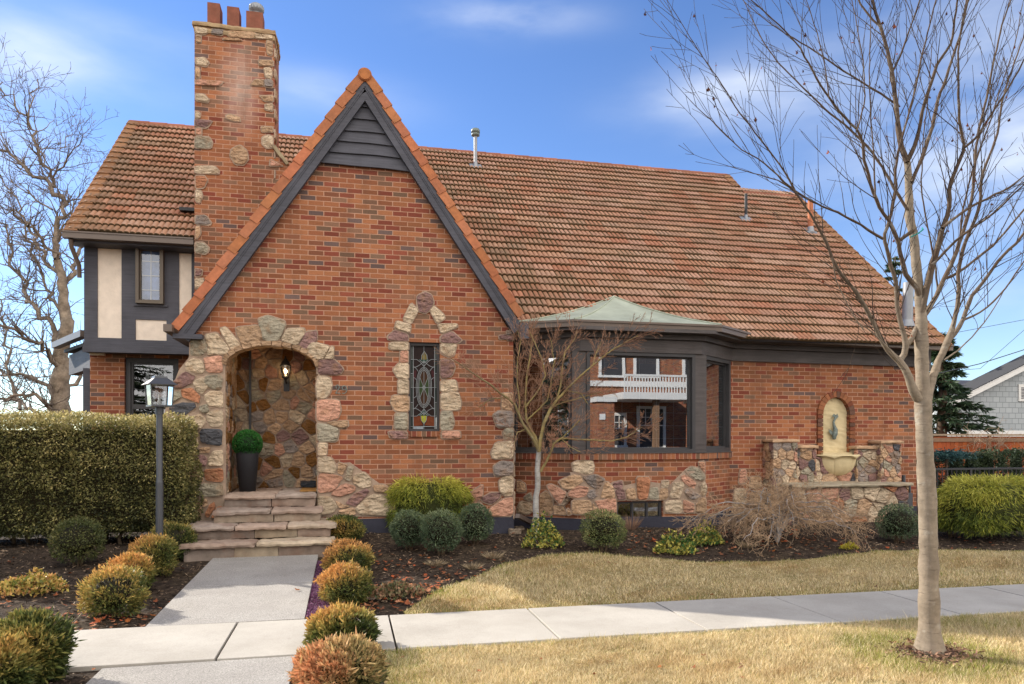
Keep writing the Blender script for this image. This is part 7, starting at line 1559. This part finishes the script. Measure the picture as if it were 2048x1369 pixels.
mb.build('louvre', M['slate'], g_)
p0, p1 = PY(1918, 757, 36), PY(2030, 800, 36); rh = thing('dark_roofed_house', (p0.x + 4, 38, -1.5), 'distant house with dark shingle roof just above the grey gable slope', 'house'); mb = MB(); prism(mb, [(p0.x - .8, 35.5, p0.z - 1.6), (p0.x + 9, 35.5, p0.z - 1.6), (p0.x + 9, 38, p0.z), (p0.x, 38, p0.z)], (0, .1, .1)); mb.build('roof', M['slate'], rh)
mb = MB(); box(mb, p0.x - .2, p0.x + 8.6, 36, 41, -1.6, p0.z - 1.5); mb.build('wall', M['white'], rh)
# power lines
mb = MB(); pts = [PY(x, y, 14.5 + (x - 1860) * .01) for x, y in ((1700, 793), (1866, 750), (1900, 742), (1960, 728), (2048, 700), (2300, 600))]; pts[0] = Vector((9.6, 13.5, 1.9)); tube(mb, resample([tuple(p) for p in pts], .5), .012, 6); tag(mb.build('power_cable', M['iron']), 'thick black service cable running off right from the roof corner', 'cable', 'overhead cables')
mb = MB(); tube(mb, resample([tuple(PY(x, y, 30)) for x, y in ((1700, 655), (1900, 668), (2048, 640), (2500, 560))], 1), .012, 5); tag(mb.build('power_cable', M['iron']), 'thin distant overhead wire crossing the pale sky at the right', 'cable', 'overhead cables')
mb = MB(); tube(mb, resample([tuple(PY(x, y, 26)) for x, y in ((1800, 790), (1905, 742), (1960, 738), (2060, 650), (2400, 500))], 1), .010, 5); tag(mb.build('power_cable', M['iron']), 'thin wire climbing to the right edge below the tree branches', 'cable', 'overhead cables')
conifer((-9.5, -9.0, -1.5), 7.0, 150, 2.8, 'dark evergreen tree across the street, mirrored in the left pane of the bay', 'street_evergreen', seed=8)
conifer((-5.5, -11.0, -1.5), 6.0, 120, 2.6, 'second evergreen tree across the street, right of the dark one', 'street_evergreen', seed=9)
for k_, (x_, y_) in enumerate([(-24, -6.6), (-27.5, -9.8), (-23.5, -3.6)]): conifer((x_, y_ - 2.5, -1.5), 8.5 + k_, 170, 3.6, ['broad evergreen far down the street, mirrored in the left bay pane', 'tallest evergreen far down the street at the left', 'evergreen far down the street closest to the kerb'][k_], 'street_evergreen', seed=20 + k_)
sh2 = thing('added_house', (-30, -14, -1.5), 'added unseen brown house that darkens the reflection in the left bay pane', 'house'); mb = MB(); box(mb, -36, -22, -22, -11.5, -1.6, 3.4); mb.build('wall', M['brick'], sh2, True)  # house block added out of view to darken the left pane's reflection
mb = MB(); prism(mb, [(-37, -11, 3.3), (-21, -11, 3.3), (-23, -16.5, 8), (-35, -16.5, 8)], (0, 0, -.2)); mb.build('roof', M['asph'], sh2)
for x_ in (-34, -30.5, -26, -23.8): mb = MB(); box(mb, x_, x_ + 1.3, -11.52, -11.44, .2, 2.1); w9 = mb.build('window', M['white'], sh2); mb = MB(); box(mb, x_ + .12, x_ + 1.18, -11.45, -11.42, .32, 1.98); mb.build('pane', M['frame'], w9)
# ---------------- house across the street (mirrored in the bay window) ----------------
oh = thing('opposite_house', (16, -20, -1.5), 'brick house with white balcony across the street, seen only mirrored in the bay window', 'house'); OY = -17.0
def fb(mb, x0, x1, y0, y1, z0, z1): box(mb, x0, x1, y0, y1, z0, z1, (.5, .5, .5))
mb = MB(); fb(mb, 8.5, 24, OY - 9, OY, -1.6, 7.2); fb(mb, 12.2, 13.1, OY + 2.0, OY + 2.8, -1.6, 1.9); fb(mb, 17.4, 18.3, OY + 2.0, OY + 2.8, -1.6, 1.9); fb(mb, 12.2, 18.3, OY + 2.2, OY + 2.7, -1.6, -.6); mb.build('wall', M['brick'], oh, True)
mb = MB(); fb(mb, 13.5, 17.5, OY + .02, OY + 3, 2.05, 2.4); fb(mb, 13.5, 17.5, OY + 2.9, OY + 3, 3.2, 3.3); fb(mb, 12.1, 13.2, OY + 1.9, OY + 2.9, 1.9, 2.15); fb(mb, 17.3, 18.4, OY + 1.9, OY + 2.9, 1.9, 2.15); fb(mb, 12.3, 12.6, OY + 2.81, OY + 2.84, 1.0, 1.3); fb(mb, 18.3, 24, OY + .01, OY + .1, -.9, -.7); fb(mb, 8.4, 24.1, OY + .01, OY + .12, 2.9, 3.2); fb(mb, 8.2, 24.3, OY - 9.2, OY + .5, 7.2, 7.6)
for x in np.arange(13.55, 17.5, .16): fb(mb, x, x + .05, OY + 2.92, OY + 2.98, 2.4, 3.2)
fb(mb, 13.1, 17.4, OY + 2.1, OY + 2.85, -.6, -.45)
mb.build('balcony', M['white'], oh); mb = MB(); fb(mb, 15.3, 15.6, OY + 2.4, OY + 2.65, -.6, 2.04); mb.build('porch_post', flat_mat('stained_wood', (.2, .12, .07)), oh)
for x, z, w_, h_ in ((13.4, 3.5, 1.2, 1.9), (15.4, 3.5, 1.2, 1.9), (18.3, 3.6, 1.0, 1.8), (20.6, -.4, 1.2, 2.0), (10.2, 3.6, 1.2, 1.8), (10.0, -.4, 1.4, 2.0), (22, 3.6, 1.2, 1.8), (15.6, -.4, 1.4, 2.1), (13.6, -.3, 1.1, 1.6), (18.6, -.4, .8, 1.9)):
    mb = MB(); fb(mb, x - .15, x, OY + .01, OY + .1, z - .1, z + h_ + .15); fb(mb, x + w_, x + w_ + .15, OY + .01, OY + .1, z - .1, z + h_ + .15); fb(mb, x, x + w_, OY + .01, OY + .1, z + h_, z + h_ + .15); fb(mb, x - .2, x + w_ + .2, OY + .01, OY + .16, z - .12, z); fb(mb, x, x + w_, OY + .02, OY + .08, z + h_ * .55, z + h_ * .55 + .06)
    for q in (.25, .5, .75): fb(mb, x + w_ * q - .02, x + w_ * q + .02, OY + .02, OY + .07, z + h_ * .55, z + h_)
    fb(mb, x, x + w_, OY + .02, OY + .065, z + h_ * .77, z + h_ * .77 + .04); w__ = mb.build('window', M['white'], oh); mb = MB(); fb(mb, x, x + w_, OY + .012, OY + .03, z, z + h_); mb.build('pane', M['sglass2'] if 'sglass2' in M else M['frame'], w__)
mb = MB(); prism(mb, [(8, OY + .8, 7.55), (24.5, OY + .8, 7.55), (22, OY - 4.5, 11), (10.5, OY - 4.5, 11)], (0, 0, -.15)); mb.build('roof', M['asph'], oh)
OT = dup(BT, (-10, -14, -1.5), 1.1, .8, 'leafless tree across the street, mirrored in the left wing windows')
for ch in OT.children: ch.matrix_parent_inverse = Matrix.Translation(-BT.location)
